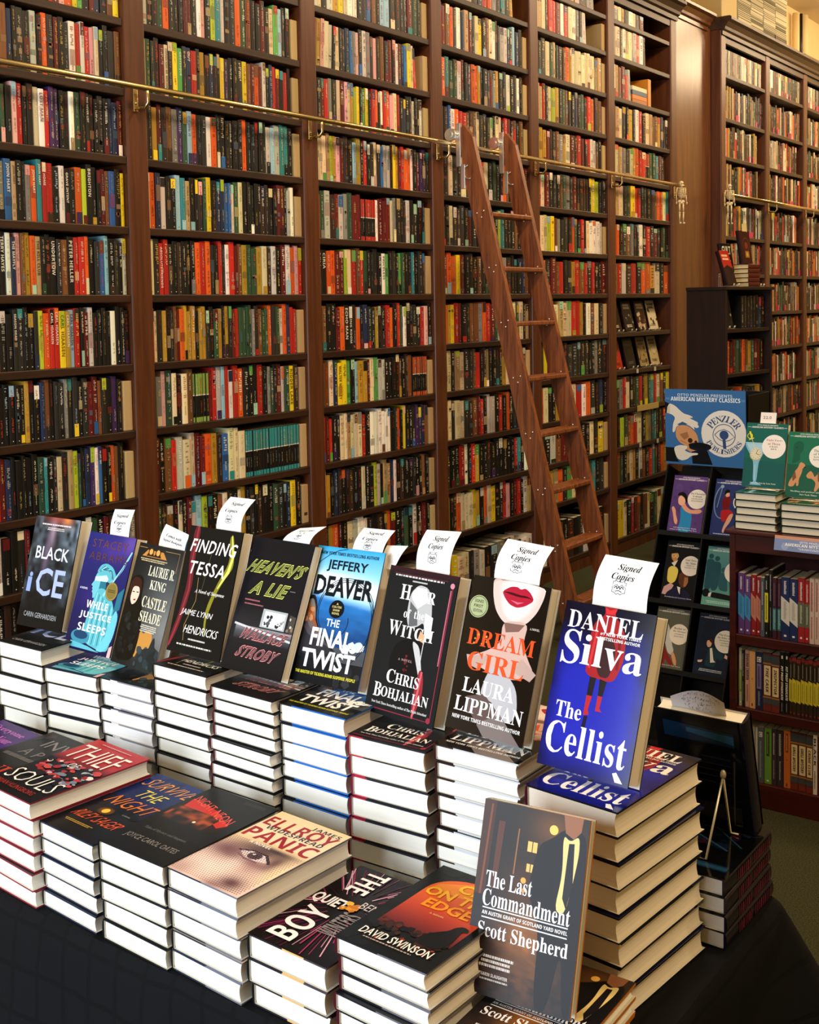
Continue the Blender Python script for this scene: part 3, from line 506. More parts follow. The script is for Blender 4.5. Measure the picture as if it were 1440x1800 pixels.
def a_night(A):
    A.grad(0, 0, 1, 1, [(0, '#1c3680'), (0.45, '#1c326e'), (0.6, '#20242c'), (1, '#1c1e22')]); A.spots(0.0, 0.0, 1, 0.12, 12, ['#172b68', '#1e3a8a'], 0.08, 0.16, 4); A.spots(0.0, 0.46, 1, 0.62, 22, ['#1e222b', '#262a34', '#1a1d24'], 0.05, 0.12, 6)
    for t, u, v, w, h, c in (('SURVIVE', 0.12, 0.07, 0.8, 0.13, '#e0984a'), ('THE', 0.3, 0.24, 0.4, 0.12, '#e8d85a'), ('NIGHT', 0.16, 0.4, 0.74, 0.14, '#e07a3a')): A.text(t, u, v, w, h, c, 'd', off=-0.006, shear=0.1)
    A.circ(0.4, 0.635, 0.13, '#a8691e', 0.055, edge='#23262c'); A.circ(0.4, 0.635, 0.05, '#f2c04a'); A.text('RILEY SAGER', 0.14, 0.7, 0.76, 0.1, '#d8562c', 'd', off=0.0, shear=0.1); A.dash(0.16, 0.85, 0.5, 0.03, '#b8943c', 2, 4); A.text('A NOVEL', 0.64, 0.6, 0.14, 0.015, '#8a8a90', 'b')
def a_neon(A):
    A.rect(0, 0, 1, 1, '#1d1e1f')
    A.poly([(0.04, 0.2), (0.4, 0.22), (0.9, 0.36), (0.86, 0.5), (0.5, 0.55), (0.1, 0.52), (0.03, 0.4)], '#3a1a18'); A.poly([(0.06, 0.21), (0.5, 0.26), (0.86, 0.38), (0.8, 0.45), (0.5, 0.36), (0.1, 0.33)], '#cf2f28', True); A.field(0.06, 0.33, 0.7, 0.54, 24, 18, lambda u, v: mix(mix('#241a19', '#d0602c', max(0, vn(u, v * 1.6, 16) * 1.2 - 0.25)), '#1d1e1f', min(1, max(0, (v - 0.46) / 0.08))))
    for t_, a0, a1 in (('NIGHT,', 0.08, 0.47), ('NEON', 0.51, 0.84)): A.text(t_, 0, 0, 1, 1, '#ff6252', 'd', off=-0.012, warp=lambda a, b: (a0 + (a1 - a0) * a, 0.225 + 0.2 * (a0 + (a1 - a0) * a) - 0.095 * b))
    A.circ(0.5, 0.47, 0.02, '#f4e0c0')
    A.text('Tales of Mystery and Suspense', 0.16, 0.68, 0.62, 0.035, '#6c6c6c', 's', res=1); A.text('JOYCE CAROL OATES', 0.12, 0.8, 0.76, 0.07, '#8c8a86', 'd'); A.dash(0.58, 0.04, 0.32, 0.04, '#4c4c4c', 3, 3)
def a_panic(A):
    A.grad(0, 0, 1, 1, [(0, '#e6d2a4'), (0.3, '#f0dfbe'), (0.5, '#ead0b4'), (1, '#e0bfae')])
    A.field(0, 0.38, 1, 1, 44, 44, shades(lambda u, v: mix('#ecd2a6', '#e6cfc6', min(1, max(0, (v - 0.4) / 0.2))), ('#f4e6e0', 0.3, 0.82, 0.3, 0.1, 0.9), ('#7c5660', 0.2, 0.6, 0.3, 0.1, 0.95), ('#4c363e', 0.5, 0.5, 0.36, 0.06, 0.95), ('#6a4650', 0.55, 0.65, 0.3, 0.04, 0.8), ('#2c2428', 0.62, 0.455, 0.3, 0.03, 0.98), ('#5c3c46', 0.8, 0.57, 0.1, 0.11, 0.95), ('#a87c7c', 0.66, 0.68, 0.12, 0.1, 0.6), ('#5c3842', 0.74, 0.9, 0.15, 0.07, 0.95), ('#8a6468', 0.6, 0.98, 0.14, 0.05, 0.7), ('#f0dcae', 0.95, 0.66, 0.1, 0.16, 0.8), ('#f2e2dc', 0.45, 0.72, 0.1, 0.1, 0.7), ('#b08a8c', 0.1, 0.95, 0.14, 0.1, 0.6)))
    A.poly([(0.3, 0.56), (0.44, 0.52), (0.62, 0.53), (0.74, 0.6), (0.58, 0.62), (0.42, 0.61)], '#e4dce4'); A.circ(0.52, 0.57, 0.085, '#3a3346', 0.045); A.circ(0.53, 0.57, 0.04, '#15121a', 0.024); A.circ(0.49, 0.555, 0.016, '#f4f4f8'); A.line([(0.28, 0.565), (0.44, 0.52), (0.62, 0.525), (0.76, 0.6)], 0.005, '#2a2024'); A.line([(0.32, 0.6), (0.46, 0.63), (0.64, 0.63)], 0.003, '#8a626c')
    r = random.Random(4); nd = 34
    vs = []; fs = []
    for i in range(nd):
        for j in range(30):
            u = (i + 0.5 + (j % 2) * 0.5) / nd; v = 0.44 + 0.55 * j / 30
            if u > 0.97: continue
            d = 0.5 * math.exp(-((u - 0.35) / 0.35) ** 2 - ((v - 0.58) / 0.14) ** 2) + 0.5 * math.exp(-((u - 0.75) / 0.2) ** 2 - ((v - 0.92) / 0.12) ** 2) + 0.2
            q = 0.010 * (0.5 + d); k = len(vs); vs += [(u - q, v), (u, v - q * 0.65), (u + q, v), (u, v + q * 0.65)]; fs.append((k, k + 1, k + 2, k + 3))
    A._a(vs, fs, '#8a5a64')
    A.text('JAMES', 0.56, 0.045, 0.38, 0.05, '#1c1f52', 'b', sp=1.1); A.text('ELLROY', 0.03, 0.085, 0.94, 0.125, '#b01c2c', 'b'); A.text('WIDESPREAD', 0.14, 0.2, 0.78, 0.05, '#1c1f52', 'b', sp=1.1); A.text('PANIC', 0.03, 0.265, 0.94, 0.14, '#b01c2c', 'b'); A.text('A NOVEL', 0.24, 0.425, 0.3, 0.03, '#f4ece4', 'b')
def a_boy(A):
    A.rect(0, 0, 1, 1, '#1b1519'); r = random.Random(5)
    for i in range(110):
        a = r.uniform(0, 2 * PI); d0 = r.uniform(0.14, 0.3); d1 = d0 + r.uniform(0.1, 0.45); p = lambda d: (min(0.99, max(0.01, 0.48 + d * math.cos(a) * 1.3)), min(0.99, max(0.01, 0.44 + d * math.sin(a))))
        A.line([p(d0), p(d1)], r.uniform(0.0008, 0.0025), r.choice(['#8a2a58', '#b23a6c', '#5c1f40', '#d8a0b8', '#3c1a2e']))
    A.text('THE', 0.2, 0.03, 0.25, 0.27, '#f6f4f4', 'b', rot=-1); A.text('QUIET', 0.03, 0.4, 0.42, 0.12, '#f0eeee', 'd', off=0.03); A.text('BOY', 0.12, 0.55, 0.32, 0.38, '#f6f4f4', 'b', rot=1); A.spots(0.42, 0.41, 0.56, 0.48, 14, ['#e0962c', '#c87a1e', '#f0b44a'], 0.02, 0.06, 4)
    A.text('BEN H.', 0.55, 0.35, 0.36, 0.075, '#c9c4c6', 'd'); A.text('WINTERS', 0.5, 0.5, 0.24, 0.26, '#8d888a', 'b', rot=1)
def a_city(A):
    A.rect(0, 0, 1, 1, '#1b1d1c'); A.spots(0, 0, 1, 1, 24, ['#222523', '#191b1a'], 0.1, 0.2, 3)
    top = [(0.53 + 0.4 * math.cos(PI + PI * i / 16), 0.28 + 0.2 * math.sin(PI + PI * i / 16)) for i in range(17)]
    A._a(top + [(0.93, 0.4), (0.93, 0.58), (0.93, 0.74), (0.13, 0.74), (0.13, 0.58), (0.13, 0.4)], [tuple(range(23))], '#e0662a'); A.grad(0.13, 0.28, 0.93, 0.74, [(0, '#e2632a'), (0.4, '#cf4a2c'), (0.75, '#9a3430'), (1, '#5a2826')]); A.poly([(0.2, 0.2), (0.53, 0.08), (0.86, 0.2), (0.9, 0.27), (0.16, 0.27)], '#ea8a2a')
    A.spots(0.13, 0.68, 0.9, 0.82, 46, ['#2a2220', '#3a2824', '#4c2c26', '#1f1d1c', '#6a3228'], 0.02, 0.06, 5); A.spots(0.3, 0.8, 0.95, 0.9, 14, ['#7a2e22', '#3a2420', '#a03c28'], 0.015, 0.04, 7)
    A.poly([(0.6, 0.8), (0.62, 0.7), (0.7, 0.64), (0.76, 0.6), (0.78, 0.55), (0.83, 0.52), (0.9, 0.53), (0.92, 0.56), (0.87, 0.57), (0.88, 0.62), (0.9, 0.7), (0.86, 0.8)], '#1a1a1b')
    A.text('CITY', 0.4, 0.125, 0.5, 0.1, '#f4c21c', 'd', off=0.03); A.text('ON THE', 0.16, 0.245, 0.74, 0.1, '#f0b020', 'd', off=0.03); A.text('EDGE', 0.28, 0.365, 0.52, 0.1, '#ec9420', 'd', off=0.03); A.text('A NOVEL', 0.44, 0.5, 0.16, 0.015, '#e8b48a', 'b'); A.text('DAVID SWINSON', 0.12, 0.825, 0.76, 0.07, '#f2eeea', 'd', off=0.012); A.dash(0.2, 0.91, 0.56, 0.015, '#b8a8a0', 1, 3)
def a_rear(A):
    A.rect(0, 0, 1, 1, '#0e1016'); A.spots(0.1, 0.4, 0.9, 0.9, 30, ['#1a2a4c', '#3a1a3c', '#14202e', '#4a1c34', '#22385c'], 0.03, 0.12, 6); A.line([(0.2, 0.45), (0.9, 0.75)], 0.004, '#2f5f86'); A.line([(0.1, 0.55), (0.7, 0.95)], 0.003, '#2a5070'); A.grad(0.05, 0.1, 0.95, 0.2, [(0, '#11161f'), (0.5, '#24567e'), (1, '#11161f')])
# ------------------------------------------------------------------ camera (needed early: the nearest shelf books become things of their own)
F_PX, CY, CAM_Z = 2056.6, 670.85, 1.75
AX, AU, AF = Vector((0.58817, -0.80850, -0.01873)), Vector((0.06207, 0.02203, 0.99783)), Vector((0.80636, 0.58805, -0.06276))
def _basis():
    p, r, phi = math.radians(3.598), math.radians(-1.073), math.radians(36.082)
    F = Vector((0, math.cos(p), -math.sin(p))); u = Vector((0, math.sin(p), math.cos(p))); x = Vector((1, 0, 0))
    xr = math.cos(r) * x + math.sin(r) * u; ur = -math.sin(r) * x + math.cos(r) * u
    R = Matrix(((math.sin(phi), math.cos(phi), 0), (-math.cos(phi), math.sin(phi), 0), (0, 0, 1)))
    return R @ xr, R @ ur, R @ F
AX, AU, AF = _basis()
def shot(P):
    q = Vector(P) - Vector((0, 0, CAM_Z)); z = q.dot(AF); return 720 + F_PX * q.dot(AX) / z, CY - F_PX * q.dot(AU) / z, z
cd = bpy.data.cameras.new('camera'); cam = bpy.data.objects.new('camera', cd); COL.objects.link(cam); S.camera = cam
cam.matrix_world = Matrix(((AX.x, AU.x, -AF.x, 0), (AX.y, AU.y, -AF.y, 0), (AX.z, AU.z, -AF.z, CAM_Z), (0, 0, 0, 1)))
cd.sensor_fit = 'HORIZONTAL'; cd.sensor_width = 36.0; cd.lens = F_PX / 1440 * 36.0; cd.shift_y = -(900 - CY) / 1440; cd.clip_start = 0.05; cd.clip_end = 60

# ------------------------------------------------------------------ room shell
def struct(name, mb, m, label, cat):
    return tag(mb.build(name, m), label, cat, kind='structure')
X0, X1, Y0, Y1, ZC = -1.9, 14.0, -3.6, 3.93, 4.72
struct('floor', MB().box((X0, Y0, -0.06), (X1, Y1 + 0.1, 0.0)), M_CARPET, 'dark olive green carpet covering the shop floor', 'floor')
struct('ceiling', MB().box((X0, Y0, ZC), (X1, Y1 + 0.1, ZC + 0.1)), M_CEIL, 'beige painted ceiling high above the bookcases', 'ceiling')
struct('wall_back', MB().box((X0, Y1, 0), (X1, Y1 + 0.1, ZC)), M_PLASTER, 'yellowish plaster wall behind and above the bookcases', 'wall')
struct('wall_end', MB().box((X1, Y0, 0), (X1 + 0.1, Y1 + 0.1, ZC)), M_PLASTER, 'plaster end wall of the shop beyond the bookcases', 'wall')
struct('wall_side', MB().box((X0, Y0 - 0.1, 0), (X1, Y0, ZC)), M_PLASTER, 'plaster side wall opposite the tall bookcases', 'wall')
wf = MB()
wf.box((X0 - 0.1, Y0, 0), (X0, Y1, 0.55)).box((X0 - 0.1, Y0, 2.95), (X0, Y1, ZC)).box((X0 - 0.1, Y0, 0.55), (X0, 0.75, 2.95)).box((X0 - 0.1, 2.95, 0.55), (X0, Y1, 2.95))
struct('wall_front', wf, M_PLASTER, 'street front wall around the big shop window', 'wall')
wn = MB()
for y in (0.75, 1.85, 2.91): wn.box((X0 - 0.07, y, 0.55), (X0 - 0.02, y + 0.04, 2.95))
for z in (0.55, 2.91): wn.box((X0 - 0.07, 0.75, z), (X0 - 0.02, 2.95, z + 0.04))
struct('window_1', wn, M_DARK, 'dark frame of the shop window behind the camera', 'window')

# ------------------------------------------------------------------ the tall bookcases
T0, W, YF = 3.1546, 1.046, 3.6035         # first upright, bay pitch, front plane
SH = [3.693, 3.452, 3.173, 2.897, 2.628, 2.364, 2.09, 1.823, 1.55, 1.285, 1.014, 0.747, 0.488, 0.104]   # shelf tops
BAYN = ['leftmost bay', 'second bay', 'third bay', 'fourth bay behind the ladder', 'fifth bay', 'sixth bay beside the wooden panel']
UP = 0.105
def crown(mb, x0, x1, yf, z0, z1):
    d = z1 - z0
    prof = [(yf - 0.0006, z0), (yf - 0.012, z0), (yf - 0.012, z0 + 0.22 * d), (yf - 0.03, z0 + 0.3 * d), (yf - 0.035, z0 + 0.45 * d), (yf - 0.06, z0 + 0.68 * d), (yf - 0.085, z0 + 0.78 * d), (yf - 0.085, z0 + 0.93 * d), (yf - 0.07, z1), (yf - 0.0006, z1)]
    mb.prism(prof, 'x', x0, x1)
def bookcase(k, xc, yf, shelves, label, group, ztop, lip=0.031, left=False, base=0.104):
    """one bay: the upright at its right end (and at its left end if asked), its shelves, back, base and cornice"""
    t = thing('bookcase', label, 'bookcase', (xc, yf, 0), group=group); L = lambda mb: mb.xf(Matrix.Translation((-xc, -yf, 0)))
    xa, xb = xc + UP / 2, xc + W - UP / 2
    for e, x in ((0, xc), (1, xc + W)):
        if e == 0 and not left: continue
        m = MB(); m.bbox((x - UP / 2, yf, 0), (x + UP / 2, yf + 0.30, ztop - 0.1), 0.008); L(m).build('upright', M_POST, t)
    for z in shelves:
        m = MB(); m.bbox((xa + 0.0005, yf + 0.008, z - lip), (xb - 0.0005, yf + 0.294, z), 0.003); L(m).build('shelf', M_SHELF, t)
    m = MB(); m.box((xa + 0.0005, yf + 0.295, 0.02), (xb - 0.0005, yf + 0.31, ztop - 0.1)); L(m).build('back_panel', M_SHELF, t)
    m = MB(); m.box((xa + 0.0005, yf + 0.012, 0), (xb - 0.0005, yf + 0.05, base - 0.032)); L(m).build('base_panel', M_POST, t)
    m = MB(); m.box((xa + 0.0005, yf + 0.006, ztop - 0.19), (xb - 0.0005, yf + 0.03, ztop - 0.1)); m.box((xc - UP / 2 + 0.0006, yf, ztop - 0.0995), (xc + W - UP / 2 - 0.0006 + (UP if k in (5, 9) else 0), yf + 0.3, ztop)); crown(m, xc - UP / 2 + 0.0006, xc + W - UP / 2 - 0.0006 + (UP if k in (5, 9) else 0), yf, ztop - 0.14, ztop); L(m).build('cornice', M_SHELF, t)
    return t
GB = 'tall wooden wall bookcases'
for k in range(6):
    bookcase(k, T0 + W * (k - 1), YF, SH, ['dark wooden wall bookcase at the left edge', 'dark wooden wall bookcase between the first and second visible uprights', 'dark wooden wall bookcase just left of the ladder',
             'dark wooden wall bookcase directly behind the rolling ladder', 'dark wooden wall bookcase just right of the ladder', 'dark wooden wall bookcase with face-out books beside the wooden panel'][k], GB, 4.0, left=(k == 0))
# glue: bay k spans upright k .. k+1; bay 0 lies left of the first visible upright
pn = MB(); pn.box((T0 + W * 5 + UP / 2, YF + 0.012, 0), (9.13, YF + 0.05, 3.93)); crown(pn, T0 + W * 5 + UP / 2, 9.06, YF + 0.012, 3.9, 4.03)
struct('trim_1', pn, M_PANEL, 'broad oak panel with cornice between the two runs of bookcases', 'wall panel')
YR, TR = 3.53, 9.20
SR = [3.59, 3.24, 2.93, 2.62, 2.29, 1.985, 1.66, 1.345, 1.02, 0.72, 0.40, 0.104]
for k in range(3):
    bookcase(9 if k == 2 else 7, TR + W * k, YR, SR, ['dark wooden bookcase with cornice at the right, first bay past the panel', 'dark wooden bookcase at the right, second bay past the panel', 'dark wooden bookcase at the right edge, third bay past the panel'][k], GB, 4.02, left=(k == 0))

# ------------------------------------------------------------------ ladder rail and ladder
def rail(name, label, x0, x1, y, z, posts, yf):
    t = thing(name, label, 'rail', (x0, y, z)); T = Matrix.Translation((-x0, -y, -z))
    MB().tube([(x0, y, z), (x1, y, z)], 0.0125, 12).xf(T).build('rail_tube', M_BRASS, t)
    for e in (x0, x1): MB().ball((e, y, z), 0.016).xf(T).build('end_knob', M_BRASS, t)
    for x in posts:
        m = MB(); m.bbox((x - 0.011, yf - 0.007, z - 0.085), (x + 0.011, yf - 0.0005, z + 0.03), 0.003)
        m.tube([(x, yf - 0.008, z - 0.07), (x, y + 0.012, z - 0.075), (x, y - 0.004, z - 0.055), (x, y - 0.001, z - 0.02), (x, y, z)], 0.007, 8); m.ball((x, yf - 0.008, z + 0.018), 0.006).ball((x, yf - 0.008, z - 0.05), 0.006)
        m.xf(T).build('rail_bracket', M_BRASS, t)
rail('ladder_rail', 'long brass ladder rail running along the tall wall bookcases', 1.5, 8.36, 3.53, 2.624, [T0 + W * i - (0.01) for i in range(0, 6)], YF)
rail('ladder_rail', 'brass ladder rail in front of the far bookcases past the panel', 9.19, 12.3, 3.455, 2.605, [TR + W * i for i in range(0, 4)], YR)
LX0, LX1 = 5.300, 5.740; LT = 0.241                    # stile lines x, slope y per z
def ly(z): return 3.45 + (z - 2.604) * LT
lad = thing('rolling_ladder', 'reddish oak rolling ladder leaning on the brass rail', 'ladder', (LX0, ly(0), 0)); TL = Matrix.Translation((-LX0, -ly(0), 0))
cs, sn = 1 / math.hypot(1, LT), LT / math.hypot(1, LT)
def lp(x, z, n=0.0): return (x, ly(z) - n * cs, z + n * sn)       # n: out of the ladder plane, towards the room
rz = [2.24 - 0.2915 * i for i in range(8)]
for x in (LX0, LX1):
    m = MB(); q = 0.016; h = 0.052
    prof = [(z, n) for z, n in ((2.70, -0.012), (2.72, 0.012), (2.64, h), (0.012, h), (0.012, -h), (2.50, -h), (2.60, -0.03))]
    vs = [lp(x - q, z, n) for z, n in prof] + [lp(x + q, z, n) for z, n in prof]; n_ = len(prof)
    m.add(vs, [tuple(range(n_)), tuple(range(2 * n_ - 1, n_ - 1, -1))] + [(i, n_ + i, n_ + (i + 1) % n_, (i + 1) % n_) for i in range(n_)])
    st = m.xf(TL).build('stile', M_LADDER, lad)
    for z in rz:
        for dz, n in ((0.012, -0.022), (0.012, 0.022), (-0.016, 0.0)):
            p = lp(x - q - 0.001, z + dz, n); MB().ball(p, (0.003, 0.006, 0.006), 8, 5).xf(TL).build('bolt', M_CHROME, st)
    br = MB(); 
    br.bbox((x - q - 0.010, ly(2.6) + 0.030, 2.50), (x - q - 0.001, ly(2.6) + 0.058, 2.73), 0.002)
    br.bbox((x - q - 0.010, ly(2.45) + 0.040, 2.38), (x - q - 0.001, ly(2.45) + 0.066, 2.51), 0.002)
    hw = br.xf(TL).build('roller_bracket', M_CHROME, lad)
    w = MB(); w.prism([(3.53 + 0.033 * math.cos(2 * PI * i_ / 20), 2.671 + 0.033 * math.sin(2 * PI * i_ / 20)) for i_ in range(20)], 'x', x - q - 0.034, x - q - 0.012); w.prism([(3.53 + 0.018 * math.cos(2 * PI * i_ / 16), 2.671 + 0.018 * math.sin(2 * PI * i_ / 16)) for i_ in range(16)], 'x', x - q - 0.040, x - q - 0.034); w.tube([(x - q - 0.02, 3.53, 2.671), (x - q - 0.004, 3.49, 2.671)], [0.008, 0.008], 12); w.xf(TL).build('roller_wheel', M_CHROME, hw)
    c_ = MB(); c_.tube([lp(x - q - 0.006, 2.47 + 0.035 * math.cos(a), -0.01 - 0.035 * math.sin(a)) for a in [PI * i / 12 for i in range(13)]], 0.004, 6); c_.xf(TL).build('hook', M_CHROME, hw)
    f = MB(); f.bbox((x - 0.026, ly(0) - 0.06, 0.0), (x + 0.026, ly(0) + 0.05, 0.03), 0.004); f.xf(TL).build('foot_wheel_cover', M_GREY, lad)
for z in rz:
    m = MB(); y = ly(z); m.bbox((LX0 + 0.014, y - 0.058, z - 0.014), (LX1 - 0.014, y + 0.042, z + 0.011), 0.006); m.xf(TL).build('rung', M_LADDER, lad)

# ------------------------------------------------------------------ shelf books
CC = dict(k='#121110', K='#262523', w='#e9e4da', c='#d9caa4', r='#b3241c', R='#5e1519', o='#d2581c', y='#e3c821', Y='#b08a2c', g='#4f9a4c', G='#2b4a34', b='#2c5f9e', B='#1d2b4a', l='#8fb8cc',
          t='#2c7f86', p='#d9a0a0', P='#3a2350', n='#6e4426', N='#33211a', s='#7d7c78', S='#bdb9b0', e='#a98e62', L='#a4b82c', m='#9cc8b0')
CNAME = dict(k='black', K='charcoal', w='white', c='cream', r='red', R='maroon', o='orange', y='yellow', Y='mustard', g='green', G='dark green', b='blue', B='navy', l='pale blue', t='teal', p='pink', P='purple', n='brown', N='dark brown',
             s='grey', S='silver-grey', e='tan', L='lime green', m='mint')
DUO = {'1': ('#2f8a90', 'teal and black'), '2': ('#b8342a', 'red and black'), '3': ('#7fa04a', 'green and black'), '4': ('#b8512a', 'orange and black')}
ROWS = {   # (bay, shelf): the spines from left to right; '.' is a gap, trailing '|' puts a bookend at the end
 (0, 3): 'kKwkrkyoGokkRpoygkRBkny', (0, 4): 'kkRwkKnBkKkSkoKRkKwrSrpckkKn', (0, 5): 'kRkkoykGkprkkcwrPPkkwGkKkkKkBBR', (0, 6): 'kKBksbekksotrrkwkkoLkkkRnbky', (0, 7): 'okKkKkwBpnYoekkkKnkrrokKblkKkS',
 (0, 8): 'KklnkkKKkkKLorryYlrkRSkkkkwkkk', (0, 9): 'kBRkkkkkkYkkBnkKKsKKkKRRnKkPk|', (0, 10): 'kKwrRBkkkkkGtkKcKeLGkBPwbkkonk|', (0, 11): 'kkKRkycKknkYkkGkRkkBks', (0, 12): 'kKkYyykkRkkbKkcRkG',
 (1, 3): 'SkkGokkkRRkwpkLtSkKoGnkkRkcglKk|', (1, 4): 'eGKkRcKygKBrKYkBkkyPkkKynRoRSkBrRkrk|', (1, 5): 'KkYRKnsPGlokKwokkkKkkokkKkKSlSttk|', (1, 6): 'coBSkkltekkKGykBBbbSGckkkkkNKkkRRkSw|', (1, 7): 'cKrrKkNkkkoroKkrKwrRnYGGYcNSkRwopr',
 (1, 8): 'ocKYkKnRoYYYkYYKkGYkYKRrGGGGsKnGGoKGSoBrr|', (1, 9): 'GspGckcn333333RrSlrwroKkkrksGKRSGyN|', (1, 10): 'RknrSccRRoYNbccc11111111111111111111|', (1, 11): 'GKnkcKRSlLkkncKkcYkKkNkkGKkByk|', (1, 12): 'kRKcnkkGkyKkRkoBkkcKn',
 (2, 2): 'kckwYycwwkKbnkllKkkKRGk|', (2, 3): 'nYpcSkckKBbspkSsKpKnKRkwRkbycr..|', (2, 4): 'KkRrsKcRpcYLykgykrokwropcrkBkKSkKw|', (2, 5): 'ccceLYpRKklYkrkKcKbSSkyYRroowkRPPK', (2, 6): 'oGSNRSsGRR2222222wRRRcsKkKSkKkk|', (2, 7): 'kkooRRLcrnrGkkKkwgkKkgGkktkKN|',
 (2, 8): 'knkkRokkKokBKKYkKrokrGwkkKKrpk', (2, 9): 'KncByygklYYRcgSSkkkknkNn44444444|', (2, 10): 'rRrkkccecccrkwwwwwwkKokykkKPPBn|', (2, 11): 'cYkBKkkNkkckkLSkeeBwkNkkKkknk|', (2, 12): 'kYoRkcSwwKkNkoRkkGkSkRk|', (2, 13): 'kKscwkYkSkGkwK',
 (3, 1): 'kkkRKcckkrosktkY...', (3, 2): 'oRnoKwBeRkcykncwkKSSBKlBk|', (3, 3): 'rotGGwRkBooYkKBRsYkkwkKwk|', (3, 4): 'kNbworrnKncKkKckcckrRkrkn|', (3, 5): 'KKcKkcGScGrckGkkonkkKkR', (3, 6): 'KKcKNKkRKkKrYkkLtkkknkB|', (3, 7): 'RooyRkKknKkKkksKkkkBn',
 (3, 8): 'oYyrRkKnnsorRGccekKcGcKe', (3, 9): 'KcKecKKnrkNeKkKKYcyKSkG|', (3, 10): 'YcKccKNnRrkSSkrkokKKkRk', (3, 11): 'KkkrwkrYkkKkkkkkkrtkwk', (3, 12): 'YkNocccyYkocykKrpkRrkSe', (3, 13): 'YyccKsSkKsnckwS',
 (4, 0): 'kGncrYkKs..', (4, 1): 'ceckrrRwrcwskS....|', (4, 2): 'YkKcGekKnoYccccccccee|', (4, 3): 'eerkcLYkGnKkBkGkroKn|', (4, 4): 'YYYRkKnsYcRkrRkrwSnk|', (4, 5): 'rcRkKknGsKRkKNkkyLkK', (4, 6): 'occLynskKkoGkrkcwwwS|', (4, 7): 'koKRnrkKYrnrNrkkR', (4, 8): 'rcccceccrrYkwncK|', (4, 9): 'KyRnKkKKKKKKkKsKK',
 (4, 10): 'rckkYyGcrwoKkBk', (4, 11): 'KkSnRkoBkkcKy|', (4, 12): 'ceYeoKgcRkkGtkK|', (4, 13): 'wBonkNkKS.kk|',
 (5, 0): 'kscYkwcKR.......', (5, 1): 'sckwecSrwk.......', (5, 2): 'cenRrS.............', (5, 3): 'KeckkYkwrkcennYBkK', (5, 4): 'ecesKcYorr22GGtRk.', (5, 5): 'YeckGyrrkKkKnooct', (5, 6): 'eokKnskKwkrkRKkGk', (5, 7): 'nrSNrkooYcko', (5, 10): 'oKsrckkGrkYGtrcnKy', (5, 11): 'SkLGnorckYsGtkKRk', (5, 12): 'onGkecYkSnkrtGRoYo', (5, 13): 'yyckrRnknckGcYeK'}
GENERIC = 'kkKKKckRreoYnNGsSwBtke'
for k in range(6):
    for r in range(0, 14):
        if (k, r) in ROWS or (k == 5 and r in (8, 9)): continue
        if k == 0 and r < 3 or k == 1 and r < 3 or k == 2 and r < 2 or k == 3 and r < 1 or k < 2 and r > 12: continue
        ROWS[(k, r)] = ''.join(RND.choice(GENERIC) for _ in range(24))
WORDS = {(0, 6, 5): 'JOHN HART', (0, 6, 6): 'JOHN HART', (0, 6, 10): 'JOHN HART', (0, 6, 11): 'JOHN HART', (0, 6, 12): 'GO HOME', (0, 6, 20): 'BRIGHTON', (0, 6, 16): 'GRAVE INTENT', (0, 7, 3): 'I AM PILGRIM', (0, 7, 5): 'TERRY HAYES', (0, 7, 7): 'THE MAYFLY', (0, 7, 12): 'THE KILL CLUB', (0, 7, 15): 'UNDERTOW', (0, 7, 18): 'PETER HELLER',
         (0, 8, 6): 'SEASON DEAD', (0, 8, 13): 'CARL HIAASEN', (0, 8, 14): 'CARL HIAASEN', (0, 8, 15): 'CARL HIAASEN', (0, 8, 16): 'CARL HIAASEN', (0, 8, 17): 'CARL HIAASEN', (0, 10, 24): '10 JOE IDE', (0, 5, 14): 'LOST MAN', (0, 5, 23): 'THE NEVER LIST', (1, 4, 5): 'STEPHEN KING MR. MERCEDES', (1, 4, 8): 'GROTESQUE', (1, 4, 10): 'OUT', (1, 6, 31): 'SEVERED',
         (1, 7, 2): 'ABSOLUTE FRIENDS', (2, 7, 1): 'CIRIA', (2, 7, 16): 'PRICELESS', (2, 8, 6): 'ECHO MAN', (2, 8, 7): 'KILLING ROOM', (2, 9, 4): 'WALTER MOSLEY', (1, 9, 33): 'RIDDER LAKE'}
